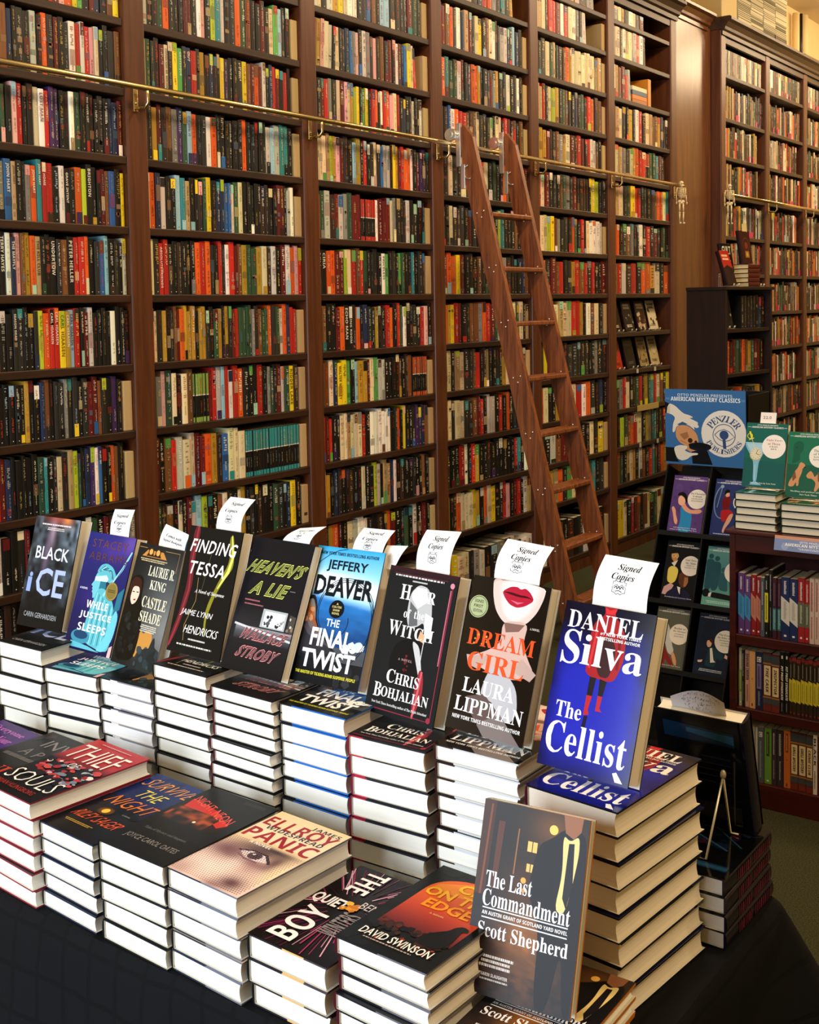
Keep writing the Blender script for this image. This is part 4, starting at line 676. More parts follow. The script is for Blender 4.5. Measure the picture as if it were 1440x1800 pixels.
def spine_book(mb, x, w, z, h, y, code, r, lean=0.0, word=None, d=0.165, marks=True, xf=None):
    """one shelved book, spine towards -y"""
    duo = DUO.get(code); base = CC['k'] if duo else CC[code]; c = jit(base, r, 0.22); v0 = len(mb.v)
    e = min(0.003, w * 0.15); X = [x, x + w * 0.16, x + w * 0.5, x + w * 0.84, x + w]; Yy = [y + e, y + e * 0.25, y, y + e * 0.25, y + e]
    vs = []
    for zz in (z, z + h): vs += [(X[i], Yy[i], zz) for i in range(5)] + [(x + w, y + d, zz), (x, y + d, zz)]
    mb.add(vs, [(i, i + 1, i + 8, i + 7) for i in range(4)] + [(4, 5, 12, 11), (5, 6, 13, 12), (6, 0, 7, 13), (7, 8, 9, 10, 11, 12, 13), (6, 5, 4, 3, 2, 1, 0)], c)
    mb.add([(x + w * 0.1, y + 0.008, z + h + 0.0004), (x + w * 0.9, y + 0.008, z + h + 0.0004), (x + w * 0.9, y + d, z + h + 0.0004), (x + w * 0.1, y + d, z + h + 0.0004)], [(0, 1, 2, 3)], '#cfc4a6')
    q = y - 0.0005
    def R(a, b, lo, hi, col, dy=0.0): mb.add([(x + w * a, q - dy, z + h * lo), (x + w * b, q - dy, z + h * lo), (x + w * b, q - dy, z + h * hi), (x + w * a, q - dy, z + h * hi)], [(0, 1, 2, 3)], col)
    lum = sum(c) / 3; light = '#e8e2d4' if lum < 0.25 else '#1a1613'
    if duo:
        R(0.06, 0.94, 0.56, 0.995, jit(duo[0], r, 0.1)); R(0.06, 0.94, 0.545, 0.565, '#e6e2d8', 0.0002); R(0.06, 0.94, 0.0, 0.1, jit(duo[0], r, 0.1)); light = '#d8d4c8'
    else:
        u = r.random()
        if u < 0.22: R(0.08, 0.92, r.uniform(0.72, 0.85), 0.99, jit(r.choice(list(CC.values())), r, 0.2))
        elif u < 0.38: R(0.08, 0.92, 0.01, r.uniform(0.12, 0.3), jit(r.choice(list(CC.values())), r, 0.2))
        elif u < 0.55:
            a = r.uniform(0.2, 0.5); R(0.08, 0.92, a, a + r.uniform(0.1, 0.3), jit(mix(c, r.choice(['#8a6a4a', '#c8b48a', '#2a2a30', '#7a2a22', '#40566a']), 0.55), r, 0.2))
        elif u < 0.75:
            for _ in range(3):
                a = r.uniform(0.05, 0.85); R(r.uniform(0.05, 0.3), r.uniform(0.6, 0.95), a, a + r.uniform(0.03, 0.1), jit(mix(c, r.choice(['#b89a70', '#1a1a1c', '#a8443a', '#5a7080']), 0.45), r, 0.2))
    ink = r.choice([light, light, '#d9b45a', '#c8452e', '#9fb8c4', '#e6d8b0', '#b8b0a0']) if lum < 0.2 else (r.choice([light, '#6a1a18', '#f2ece0', '#22304a']) if lum < 0.5 else r.choice(['#1a1613', '#7a2018', '#2a2a40']))
    ink = mix(c, ink, r.choice([0.25, 0.4, 0.5, 0.6, 0.75]))
    if word:
        g, fs, (bx0, by0, bx1, by1) = glyphs(word, 'b', 1); L = h * 0.8; a0 = z + h * 0.93; gw = w * 0.55
        L = min(L, gw * (bx1 - bx0) / (by1 - by0) * 1.1)
        mb.add([(x + w * 0.22 + (b - by0) / (by1 - by0) * gw, q - 0.0006, a0 - (a - bx0) / (bx1 - bx0) * L) for a, b in g], [f[::-1] for f in fs], mix(c, light if lum < 0.3 else '#2a1a10', 0.8))
    elif marks:
        vs_ = []; fs_ = []
        for a0, a1, sz in ((r.uniform(0.9, 0.95), r.uniform(0.5, 0.62), r.uniform(0.22, 0.5)), (r.uniform(0.40, 0.48), r.uniform(0.14, 0.24), r.uniform(0.16, 0.32))):
            if r.random() < 0.15: continue
            p = a0; mid = r.uniform(0.44, 0.56); gl = max(0.011, w * sz * 0.6 / h)
            while p > a1:
                if r.random() < 0.88:
                    lo = p - gl * r.uniform(0.4, 0.72); xa_ = mid - sz / 2 + (sz * 0.35 if r.random() < 0.3 else 0); xb_ = mid + sz / 2 - (sz * 0.4 if r.random() < 0.35 else 0); k_ = len(vs_)
                    vs_ += [(x + w * xa_, q - 0.0005, z + h * lo), (x + w * xb_, q - 0.0005, z + h * lo), (x + w * xb_, q - 0.0005, z + h * p), (x + w * xa_, q - 0.0005, z + h * p)]; fs_.append((k_, k_ + 1, k_ + 2, k_ + 3))
                p -= gl
        if fs_: mb.add(vs_, fs_, ink)
        if r.random() < 0.6: R(0.42, 0.58, 0.045, 0.062, mix(c, light, 0.7), 0.0005)
    if lean:
        for i in range(v0, len(mb.v)):
            a, b, cc = mb.v[i]; mb.v[i] = (a + (cc - z) * lean, b, cc)
    if xf is not None:
        for i in range(v0, len(mb.v)): mb.v[i] = tuple(xf @ Vector(mb.v[i]))
WRT = {3: 'second row above the brass rail', 4: 'row just above the brass rail', 5: 'first row below the brass rail', 6: 'second row below the brass rail', 7: 'third row below the brass rail', 8: 'fourth row below the brass rail', 9: 'fifth row below the brass rail',
       10: 'sixth row below the brass rail', 11: 'seventh row below the brass rail', 12: 'eighth row below the brass rail', 2: 'third row above the brass rail'}
WRT[3] = 'second row above the brass rail'
rec = []; ends = []
for (k, r), s in ROWS.items():
    rg = random.Random(1000 + k * 50 + r); be = s.endswith('|'); s = s.rstrip('|')
    if k == 0: s = ''.join(rg.choice(GENERIC) for _ in range(11)) + s
    xa = T0 + W * (k - 1) + UP / 2 + 0.002; xb = T0 + W * k - UP / 2 - 0.003
    if be: xb -= 0.05; ends.append((k, r, T0 + W * k - UP / 2, rg))
    ws = [rg.uniform(0.75, 1.3) * (0.55 if c in DUO else 1) for c in s]; f = (xb - xa) / sum(ws); ws = [a * f for a in ws]
    zt = (SH[r - 1] - 0.031 if r else 3.80) - SH[r]; x = xa; n = len(s)
    hb = 0.262 if r == 13 else None
    if r == 13: zt = 0.30
    i0 = len(rec)
    for i, c in enumerate(s):
        w = ws[i]
        if c != '.':
            h = min(zt - 0.006, rg.uniform(0.203, 0.229) if not hb else rg.uniform(0.225, 0.262))
            if c in DUO: h = min(zt - 0.02, 0.205)
            y = YF + 0.022 + rg.uniform(0, 0.006); lean = 0.0
            if (k, r) == (2, 3) and i < 6: lean = 0.06
            if i + 1 < n and s[i + 1] == '.': lean = -0.07
            rec.append(dict(k=k, r=r, i=i - (11 if k == 0 else 0), n=n, x=x + 0.0006, w=w - 0.0012, z=SH[r] + 0.0005, h=h, y=y, c=c, lean=lean, seed=k * 5000 + r * 100 + i))
        x += w
    row = rec[i0:]
    for j, q in enumerate(row): q['lo'] = j + 1; q['hi'] = len(row) - j
def skyline(px):
    pts = [(-90, 1130), (26, 1112), (60, 905), (140, 905), (165, 930), (330, 940), (335, 925), (430, 935), (560, 955), (680, 975), (830, 1010), (1000, 1050), (1160, 1080)]
    for (a, b), (c, d) in zip(pts, pts[1:]):
        if a <= px <= c: return b + (d - b) * (px - a) / (c - a)
    return 9999
for q in rec:
    px, py, z = shot((q['x'] + q['w'] / 2, q['y'], q['z'] + q['h'] / 2)); q['p'] = (px, py)
    wx0 = shot((q['x'], q['y'], q['z']))[0]; wx1 = shot((q['x'] + q['w'], q['y'], q['z']))[0]; hh = q['h'] * F_PX / z; top = py - hh / 2; bot = py + hh / 2
    vw = max(0, min(1440, wx1) - max(0, wx0)); vh = max(0, min(bot, skyline(px)) - max(0, top)); q['a'] = vw * vh; q['full'] = q['a'] / max(1e-6, (wx1 - wx0) * hh)
big = sorted([q for q in rec if q['full'] > 0.55 and q['k'] <= 2], key=lambda q: -q['a'])[:300]
pick = {id(q) for q in big}
rest = MB(); nb = 0
for q in rec:
    rg = random.Random(q['seed']); wd = WORDS.get((q['k'], q['r'], q['i']))
    if id(q) in pick:
        m = MB(); spine_book(m, 0, q['w'], 0, q['h'], 0, q['c'], rg, q['lean'], wd); o = m.build('shelved_book', M_SPINE); o.location = (q['x'], q['y'], q['z'])
        nm = DUO[q['c']][1] if q['c'] in DUO else CNAME[q['c']]
        side = f"{ORD[q['lo']]} from left" if q['k'] else f"{ORD[q['hi']]} from right"
        tag(o, f"{nm} spine, {side}, {WRT[q['r']]}, {BAYN[q['k']]}", 'book', 'upright books on the tall wall shelves'); nb += 1
    elif q['p'][0] < 1500 and q['p'][0] > -60 and q['p'][1] > -60 and not (q['p'][1] - 70 > skyline(q['p'][0])):
        spine_book(rest, q['x'], q['w'], q['z'], q['h'], q['y'], q['c'], rg, q['lean'], wd)
# the flat pile and the books of the far bookcases
PINK = '#c22f63'
for k in range(3):
    for r in range(len(SR) - 1):
        rg = random.Random(7000 + k * 40 + r); xa = TR + W * k + UP / 2 + 0.003; xb = TR + W * (k + 1) - UP / 2 - rg.choice([0.004, 0.02, 0.12]); x = xa; z = SR[r]; zt = (SR[r - 1] - 0.031 if r else 3.815) - z
        while x < xb - 0.02:
            w = min(rg.uniform(0.022, 0.05), xb - x); c = rg.choice('kkKKcRronNGsSwekBkKeY') if r else rg.choice('kwScKGkeSnwKkcs'); h = min(zt - 0.02, rg.uniform(0.215, 0.268))
            if shot((x, YR, z + 0.1))[0] < 1470: 
                spine_book(rest, x, w - 0.0012, z + 0.0005, h, YR + 0.03, c, rg, d=0.17)
                if rg.random() < 0.13: rest.box((x + 0.002, YR + 0.027, z + 0.004), (x + w - 0.003, YR + 0.0295, z + 0.055), PINK)
            x += w
tag(rest.build('shelved_book_mass', M_SPINE), 'remaining upright books filling the farther and smaller shelf rows', 'books', kind='stuff')
for k, r, xr, rg in ends:
    px, py, z = shot((xr, YF, SH[r] + 0.1))
    if not (-5 < px < 1445 and -30 < py) or py > skyline(px): continue
    o = MB(); h = min(0.205, (SH[r - 1] if r else 3.9) - SH[r] - 0.06) * rg.uniform(0.88, 1.0); o.bbox((-0.046, 0.012, 0), (-0.002, 0.18, h), 0.003, jit('#b49a70', rg, 0.12))
    o.box((-0.035, 0.0115, h * 0.2), (-0.012, 0.0122, h * 0.28), '#4a3a28') if (k, r) in ((1, 11),) else None
    b = o.build('bookend', M_CARD); b.location = (xr, YF + 0.01, SH[r] + 0.0004)
    rown = WRT.get(r, f'{ORD[r + 1]} shelf from the top'); rown = rown.replace('row just above', 'row above')
    tag(b, f"tan cardboard bookend closing the {rown}, {BAYN[k]}", 'bookend', 'cardboard bookends at the row ends')
# ------------------------------------------------------------------ display table under its cloth
TZ = 0.76; TX0, TX1, TY0, TY1 = 1.150, 1.885, 0.630, 2.60
tb = thing('display_table', 'long display table hidden under the black cloth', 'table', ((TX0 + TX1) / 2, (TY0 + TY1) / 2, 0)); TT = Matrix.Translation((-(TX0 + TX1) / 2, -(TY0 + TY1) / 2, 0))
MB().bbox((TX0 + 0.006, TY0 + 0.006, TZ - 0.04), (TX1 - 0.006, TY1 - 0.006, TZ - 0.004), 0.004).xf(TT).build('table_top', M_GREY, tb)
for x in (TX0 + 0.08, TX1 - 0.08):
    for y in (TY0 + 0.1, TY1 - 0.1): MB().tube([(x, y, 0), (x, y, TZ - 0.04)], 0.018, 10).xf(TT).build('leg', M_GREY, tb)
def cloth():
    m = MB(); rc = 0.03; per = []
    def arc(cx, cy, a0):
        return [((cx + rc * math.cos(a0 + PI / 2 * i / 10), cy + rc * math.sin(a0 + PI / 2 * i / 10)), (math.cos(a0 + PI / 2 * i / 10), math.sin(a0 + PI / 2 * i / 10)), 1 - abs(i - 5) / 5 * 0.5) for i in range(11)]
    def edge(a, b, nrm, n):
        out = []
        for i in range(1, n):
            t = i / n; d = min(t, 1 - t) * math.dist(a, b); out.append(((a[0] + (b[0] - a[0]) * t, a[1] + (b[1] - a[1]) * t), nrm, 0.5 * max(0, 1 - d / 0.22)))
        return out
    per += arc(TX1 - rc, TY1 - rc, 0) + edge((TX1 - rc, TY1), (TX0 + rc, TY1), (0, 1), 30) + arc(TX0 + rc, TY1 - rc, PI / 2) + edge((TX0, TY1 - rc), (TX0, TY0 + rc), (-1, 0), 70)
    per += arc(TX0 + rc, TY0 + rc, PI) + edge((TX0 + rc, TY0), (TX1 - rc, TY0), (0, -1), 30) + arc(TX1 - rc, TY0 + rc, 1.5 * PI) + edge((TX1, TY0 + rc), (TX1, TY1 - rc), (1, 0), 70)
    n = len(per); vs = []; lv = [0, 0.012, 0.05, 0.12, 0.22, 0.34, 0.48, 0.62, 0.74]
    for li, s in enumerate(lv):
        for i, ((x, y), (nx, ny), c) in enumerate(per):
            t = s / 0.74; wob = (0.5 + 0.5 * math.sin(i * 0.55)) * 0.035 + (0.5 + 0.5 * math.sin(i * 0.23 + 1)) * 0.03; o = (0.006 if li else 0) + t ** 0.8 * (0.02 + wob) + c * 0.34 * t
            vs.append((x + nx * o, y + ny * o, TZ + 0.0005 - s))
    fs = [(l * n + i, (l + 1) * n + i, (l + 1) * n + (i + 1) % n, l * n + (i + 1) % n) for l in range(len(lv) - 1) for i in range(n)]
    m.add(vs, fs, '#111', 0, True); m.add(vs[:n], [tuple(range(n))], '#111'); return m
tag(cloth().build('tablecloth', M_CLOTH), 'black cloth draped over the display table and down to the floor', 'tablecloth')

# ------------------------------------------------------------------ the books on the table
def T(key, w, l, t, art, **kw): return Title(key, w, l, t, art, **kw)
GT = 'copies of one title stacked flat on the display table'
# key: stack pose (x, y, top z, yaw), copies, standing pose (x, y, yaw, tilt), size
back = [
 ('ice', 1.4905, 2.2079, 1.0528, -1.559, 8, (1.5697, 2.251, -1.536, 0.277), (0.150, 0.246), a_ice, dict(page='#efece0', edge='#1c1f24'), 'black novel with pale blue lettering over a road', 'night-road'),
 ('justice', 1.4766, 2.0315, 1.0278, -1.499, 8, (1.5688, 2.0841, -1.603, 0.329), (0.157, 0.252), a_justice, dict(front='#1d2238', edge='#23242a', page='#f1eee0'), 'indigo novel with a teal blindfolded statue', 'teal-statue'),
 ('castle', 1.4889, 1.8685, 1.0304, -1.560, 9, (1.5504, 1.9083, -1.686, 0.342), (0.1515, 0.249), a_castle, dict(front='#17191c', edge='#1d1f22', caps=[(0.22, '#1d1f22'), (0.36, '#d8d4da'), (1.0, '#85838e')], page='#f3f1ee'), 'grey novel with a woman in a black coat', 'black-coat'),
 ('tessa', 1.4918, 1.7124, 1.0841, -1.600, 11, (1.5464, 1.7325, -1.611, 0.297), (0.1518, 0.2475), a_tessa, dict(), 'black novel with a red streak and yellow flame', 'red-streak'),
 ('heaven', 1.4748, 1.5387, 1.0765, -1.606, 13, (1.5395, 1.5774, -1.615, 0.406), (0.1588, 0.2535), a_heaven, dict(spine='#4a1a26'), 'black novel with outlined yellow and pink lettering', 'outlined-lettering'),
 ('deaver', 1.4871, 1.3816, 1.0697, -1.585, 9, (1.563, 1.4233, -1.53, 0.395), (0.153, 0.2495), a_deaver, dict(front='#16181c', caps=[(0.2, '#23252c'), (1.0, '#2a6cc8')], back='#2a6cc8'), 'sky-blue novel with a thin black spiral over the sea', 'sky-blue'),
 ('hour', 1.4767, 1.2188, 1.0489, -1.541, 8, (1.5608, 1.2492, -1.673, 0.311), (0.1575, 0.2535), a_hour, dict(front='#1c1a1c', spine='#6e1c30', caps=[(0.21, '#b02a44'), (1.0, '#2a2c34')]), 'charcoal novel with a white-bonneted woman', 'white-bonnet'),
 ('dream', 1.4872, 1.0498, 1.0651, -1.579, 11, (1.5394, 1.0635, -1.677, 0.34), (0.157, 0.249), a_dream, dict(front='#1d1a18', spine='#2c1216', caps=[(0.24, '#2b2226'), (1.0, '#cfd4d8')], gloss=True), 'glossy novel with red lips and orange lettering', 'red-lips'),
 ('cellist', 1.4290, 0.8480, 1.0650, -1.661, 8, (1.4785, 0.8570, -1.66, 0.36), (0.1545, 0.2435), a_cellist, dict(front='#14173a', spine='#3a0f1c', gloss=True, edge='#15161c', page='#f2ead8'), 'royal blue novel with a figure in a red coat', 'red-coat'),
]
front = [
 ('purple', 1.1889, 2.1283, 0.9085, -1.668, 5, None, (0.1515, 0.24), a_purple, dict(front='#4a2080', edge='#2a1a40'), 'purple novel with lilac lettering', 'purple'),
 ('invite', 1.185, 1.9525, 0.9180, -1.640, 5, None, (0.1525, 0.24), a_invite, dict(edge='#3a2022'), 'black novel with grey and red lettering', 'grey-and-red-lettered'),
 ('thief', 1.1648, 1.793, 0.9416, -1.654, 6, None, (0.1586, 0.243), a_thief, dict(edge='#8a2a3c', spine='#1a1a1c'), 'black and red novel with a torn-flag collage', 'torn-flag'),
 ('night', 1.1706, 1.6380, 0.9058, -1.640, 5, None, (0.1515, 0.2475), a_night, dict(edge='#28324c'), 'midnight blue novel with orange neon lettering', 'orange-neon'),
 ('neon', 1.153, 1.4644, 0.925, -1.605, 5, None, (0.1568, 0.2443), a_neon, dict(edge='#202226'), 'black novel with a red neon street picture', 'red-neon-street'),
 ('panic', 1.1553, 1.3090, 0.922, -1.632, 5, None, (0.156, 0.2406), a_panic, dict(front='#e0c8a8', edge='#3a3f52', caps=[(0.5, '#2a3044'), (1.0, '#6c7080')]), 'novel with a dotted printed eye and red lettering', 'dotted-eye'),
 ('boy', 1.1565, 1.1460, 0.8691, -1.610, 3, None, (0.152, 0.2483), a_boy, dict(edge='#2a2630', caps=[(0.45, '#2a2630'), (0.72, '#e0b070'), (1.0, '#4a4048')]), 'dark novel with magenta streaks and skewed white letters', 'magenta-streak'),
 ('city', 1.1589, 0.9857, 0.9141, -1.612, 6, None, (0.1551, 0.2439), a_city, dict(spine='#4a1420', edge='#22242c', caps=[(0.48, '#22242c'), (1.0, '#6a6a74')]), 'black-bordered novel with an orange sunset panel', 'orange-sunset'),
 ('last', 1.1631, 0.8168, 0.8369, -1.551, 3, (1.2556, 0.8471, -1.47, 0.33), (0.1547, 0.2445), a_last, dict(front='#2b2623', spine='#241f1d', back='#c8782e', caps=[(0.4, '#2a2a2e'), (1.0, '#c8782e')], c=0.004), 'brown novel with a suited man on a lamplit street', 'lamplit-street'),
]
BOOKS = {}
rj = random.Random(11)
for key, x, y, z, a, n, st, (w, l), art, kw, desc, short in back + front:
    z = z - 0.006 if st else z; t = (z - TZ - 0.0006) / n; ti = T(key, w, l, t - 0.0002, art, **kw); BOOKS[key] = ti
    grp = f'stacked copies of the {short} novel'
    for i in range(n):
        top = i == n - 1; q = 0 if top else 1; zz = TZ + 0.0008 + t * i
        if top: lab = f'{desc}, flat on top of its stack'
        else: lab = f'closed novel, {ORD[n - i]} from the top in the {short} stack'
        dx, dy, da = (0, 0, 0) if top else (rj.uniform(-0.003, 0.007), rj.uniform(-0.003, 0.003), rj.uniform(-0.013, 0.013))
        ti.book(lab, frame_flat(x + dx, y + dy, zz, a + da), top, grp)
    if st:
        sx, sy, sa, tl = st
        ti.book(f'{desc}, propped upright on its stack', frame_stand(sx, sy, z + 0.0006 + ti.t * math.sin(tl), sa, tl, ti.t), True, 'novels propped upright on their stacks')
        # wire stand behind it
        u = Vector((math.cos(sa), math.sin(sa), 0)); b = Vector((-math.sin(sa), math.cos(sa), 0)); base = Vector((sx, sy, z + 0.004)) + b * (ti.t / math.cos(tl) + 0.006); Lv = Vector((0, 0, math.cos(tl))) + b * math.sin(tl)
        e = thing('wire_book_stand', f'small wire stand holding up the {short} novel', 'book stand', base + u * w * 0.5, group='wire stands behind the propped novels'); TI = Matrix.Translation(-(base + u * w * 0.5))
        for s_ in (0.3, 0.7):
            p = base + u * w * s_; mt = MB(); mt.tube([p + Vector((0, 0, 0.002)), p + Lv * 0.11, p + Lv * 0.11 + u * w * (0.5 - s_) * 0.8], 0.0014, 6); mt.xf(TI).build('front_wire', M_WIRE, e)
        mt = MB(); p = base + u * w * 0.5; h_ = p + Lv * 0.10; mt.tube([h_, Vector((p.x, p.y, z + 0.0045)) + b * 0.085], 0.0014, 6); mt.xf(TI).build('rear_leg', M_WIRE, e)

# ------------------------------------------------------------------ paper slips tucked into the propped novels
def emblem(P, mb, u, v, s, col='#121218'):
    """bookplate device: a ragged square frame with a banner"""
    def ln(pts, w=0.0007):
        for (a, b), (c, d) in zip(pts, pts[1:]):
            L = math.hypot(c - a, d - b) or 1; nx, ny = -(d - b) / L * w / 2, (c - a) / L * w / 2
            mb.add([P(a + nx, b + ny), P(c + nx, d + ny), P(c - nx, d - ny), P(a - nx, b - ny)], [(0, 1, 2, 3)], col)
    q = lambda pts: [(u + a * s, v + b * s) for a, b in pts]
    ln(q([(0, 0.15), (0, 0.85), (0.15, 0.85), (0.15, 1), (0.3, 0.86), (0.7, 0.86), (0.85, 1), (0.86, 0.85), (1, 0.85), (1, 0.15), (0.8, 0.12), (0.66, 0), (0.5, 0.1), (0.34, 0), (0.2, 0.12), (0, 0.15)]))
    ln(q([(-0.05, 1.04), (1.08, 1.04)]), 0.0005); ln(q([(0.08, 0.5), (0.3, 0.68), (0.5, 0.5), (0.7, 0.68), (0.92, 0.5)])); ln(q([(0.12, 0.4), (0.3, 0.56), (0.36, 0.36), (0.5, 0.56), (0.6, 0.36), (0.7, 0.56), (0.88, 0.4)]), 0.0011); ln(q([(0.25, 0.2), (0.5, 0.28), (0.75, 0.2)]), 0.001)
def slip(key, quad, lines, label, bend=0.010, emb=True, lift=0.0):
    st = [r for r in back + front if r[0] == key][0]; ti = BOOKS[key]; sx, sy, sa, tl = st[6]; M = frame_stand(sx, sy, st[3] - 0.0054 + ti.t * math.sin(tl), sa, tl, ti.t); w, l = ti.w, ti.l
    TLq, TRq, BRq, BLq = [(a * w, b * l) for a, b in quad]; d = ti.t - 0.010 - lift
    BLq = (BLq[0], l * 0.9); BRq = (BRq[0], l * 0.9)
    def P(s, t, off=0.0):
        a = (BLq[0] + (TLq[0] - BLq[0]) * t, BLq[1] + (TLq[1] - BLq[1]) * t); b = (BRq[0] + (TRq[0] - BRq[0]) * t, BRq[1] + (TRq[1] - BRq[1]) * t)
        z = d + bend * math.sin(max(0, t - 0.25) / 0.75 * PI) * (1 if t < 1 else 1) + off
        return (a[0] + (b[0] - a[0]) * s, a[1] + (b[1] - a[1]) * s, z)
    m = MB(); n = 14; vs = []
    for off in (0.0, -0.00025):
        for j in range(n + 1):
            for i in range(5): vs.append(P(i / 4, j / n, off))
    k = (n + 1) * 5
    fs = [(j * 5 + i, j * 5 + i + 1, j * 5 + i + 6, j * 5 + i + 5) for j in range(n) for i in range(4)]; fs += [tuple(k + a for a in f[::-1]) for f in fs]
    m.add(vs, fs, '#f6f6f6', 0, True)
    W_ = math.dist(BLq, BRq); H_ = math.dist(BLq, TLq); Q = lambda a, b: P(a / W_, b / H_, 0.0004)
    for tx, u0, v0, du, dv in lines:
        g, f2, (x0, y0, x1, y1) = glyphs(tx, 'i', 2)
        m.add([P(u0 + (a - x0) / (x1 - x0) * du, v0 + (b - y0) / (y1 - y0) * dv, 0.0004) for a, b in g], f2, '#0c0c10')
    if emb: emblem(lambda a, b: P(a / W_, b / H_, 0.0004), m, W_ * 0.34, H_ * emb, W_ * 0.24)
    m.xf(Matrix.Translation((0, 0, 0))); o = m.build('paper_slip', M_PAPER); o.matrix_world = M
    return tag(o, label, 'paper slip', 'white paper slips tucked into the propped novels')
SC = [('Signed', 0.34, 0.775, 0.42, 0.125), ('Copies', 0.28, 0.63, 0.42, 0.125)]
slip('justice', [(0.333, 1.222), (0.754, 1.24), (0.766, 1.01), (0.371, 1.011)], [('Signed', 0.2, 0.76, 0.6, 0.11), ('Copies', 0.16, 0.58, 0.6, 0.11)], 'white slip lettered in italics, tucked into the teal-statue novel', 0.004, 0.39)
slip('castle', [(0.38, 1.188), (0.953, 1.133), (0.943, 1.017), (0.336, 1.024)], [('Comes with', 0.2, 0.68, 0.6, 0.1), ('Signed Bookplate', 0.12, 0.52, 0.76, 0.1)], 'white slip tucked askew into the black-coat novel', 0.004, False)
slip('tessa', [(0.578, 1.268), (1.036, 1.269), (0.833, 1.015), (0.379, 1.012)], [('Signed', 0.26, 0.80, 0.5, 0.1), ('Copies', 0.2, 0.64, 0.5, 0.1)], 'white slip leaning sideways out of the red-streak novel', 0.012, 0.42)
slip('heaven', [(0.641, 1.114), (1.049, 1.154), (0.79, 1.013), (0.321, 1.028)], [('Signed Copies', 0.2, 0.8, 0.6, 0.08)], 'white slip curling over behind the outlined-lettering novel', 0.012, 0.52)
slip('deaver', [(0.572, 1.175), (1.028, 1.179), (0.868, 1.009), (0.434, 1.025)], [('Signed', 0.26, 0.80, 0.5, 0.11), ('Copies', 0.2, 0.63, 0.5, 0.11)], 'white slip lettered in italics, tucked into the sky-blue novel', 0.008, 0.4)
slip('deaver', [(0.90, 1.072), (1.2, 1.085), (1.05, 0.957), (0.86, 0.969)], [], 'blank cream paper sticking out behind the sky-blue novel', 0.003, False, 0.012)
slip('hour', [(0.372, 1.28), (0.864, 1.3), (0.79, 1.018), (0.311, 1.013)], SC, 'white slip lettered in italics, tucked into the white-bonnet novel', 0.010, 0.40)
slip('dream', [(0.295, 1.274), (0.895, 1.261), (0.769, 1.025), (0.193, 1.016)], SC, 'white slip lettered in italics, tucked into the red-lips novel', 0.010, 0.42)
slip('cellist', [(0.302, 1.321), (0.894, 1.313), (0.836, 1.008), (0.238, 1.024)], SC, 'large white slip lettered in italics, tucked into the red-coat novel', 0.010, 0.44)

# ------------------------------------------------------------------ the dark stack turned the other way, behind the red-coat novel
RT = T('rear', 0.156, 0.2045, 0.0279, a_rear, front='#0f1118', spine='#181420', back='#0c0d12', edge='#15161c', page='#e2e0dc', gloss=True); RZ = TZ + 4 * 0.0284
for i in range(4):
    M = frame_flat(1.873 + rj.uniform(-0.006, 0.004), 0.637 + rj.uniform(0, 0.008), TZ + 0.0008 + 0.0284 * i, PI / 2 + rj.uniform(-0.02, 0.02))
    RT.book(('black glossy novel, top copy of the dark stack behind the red-coat stack', 'black glossy novel, second in the dark stack behind the red-coat stack', 'black glossy novel, third in the dark stack behind the red-coat stack', 'black glossy novel at the bottom of the dark stack')[3 - i], M, i == 3, 'black novels in the dark rear stack')
_m = MB(); _r = random.Random(8)
for _b0, _b1 in ((0.012, 0.085), (0.098, 0.15)):
    _y = _b0
    while _y < _b1: _m.add([(-0.0014, _y, 0.006), (-0.0014, _y + 0.005, 0.006), (-0.0014, _y + 0.005, 0.022), (-0.0014, _y, 0.022)], [(0, 1, 2, 3)], _r.choice(['#5a1a30', '#4a1628', '#6a2038'])); _y += 0.0085
_sp = _m.mesh('spine_lettering', M_PRINT)
for _o in [o for o in bpy.data.objects if o.parent is None and str(o.get('label', '')).startswith('black glossy novel')]: obj('spine_lettering', _sp, _o)
RB = T('rear_up', 0.155, 0.214, 0.034, a_rear, front='#0f1118', spine='#191522', back='#0b0c11', edge='#15161c', page='#ece6d6', gloss=True)
Mr = frame_stand(1.833, 0.650, RZ + 0.0012, PI / 2, 0.275, 0.0)
rb = RB.book('black novel seen from its back, leaning upright on the dark stack', Mr, True)
m = MB(); pz = -0.0004
m.add([(0.02, 0.165, pz), (0.14, 0.165, pz), (0.14, 0.195, pz), (0.02, 0.19, pz)], [(0, 1, 2, 3)], '#0e2c4a'); m.add([(0.02, 0.17, pz - 0.0002), (0.10, 0.18, pz - 0.0002), (0.10, 0.188, pz - 0.0002), (0.02, 0.186, pz - 0.0002)], [(0, 1, 2, 3)], '#1d5680')
for i in range(5): m.add([(0.03, 0.09 + i * 0.012, pz), (0.1 - i * 0.005, 0.09 + i * 0.012, pz), (0.1 - i * 0.005, 0.0925 + i * 0.012, pz), (0.03, 0.0925 + i * 0.012, pz)], [(0, 1, 2, 3)], '#26282e')
m.add([(0.02, 0.02, pz), (0.13, 0.02, pz), (0.13, 0.05, pz), (0.02, 0.05, pz)], [(0, 1, 2, 3)], '#26262c'); m.build('back_print', M_GLOSS, rb)
e = thing('wire_easel', 'bent wire easel behind the leaning black novel', 'easel', (1.74, 0.68, RZ + 0.001)); TI = Matrix.Translation((-1.74, -0.68, -RZ - 0.001))
MB().tube([(1.775, 0.684, 0.990), (1.712, 0.688, RZ + 0.0025), (1.712, 0.706, RZ + 0.0025)], 0.0019, 8).xf(TI).build('leg', M_WIRE, e); MB().tube([(1.775, 0.684, 0.990), (1.822, 0.690, RZ + 0.0035), (1.822, 0.676, RZ + 0.0035)], 0.0019, 8).xf(TI).build('leg', M_WIRE, e); MB().ball((1.775, 0.684, 0.992), (0.005, 0.005, 0.008)).xf(TI).build('hinge', M_WIRE, e)
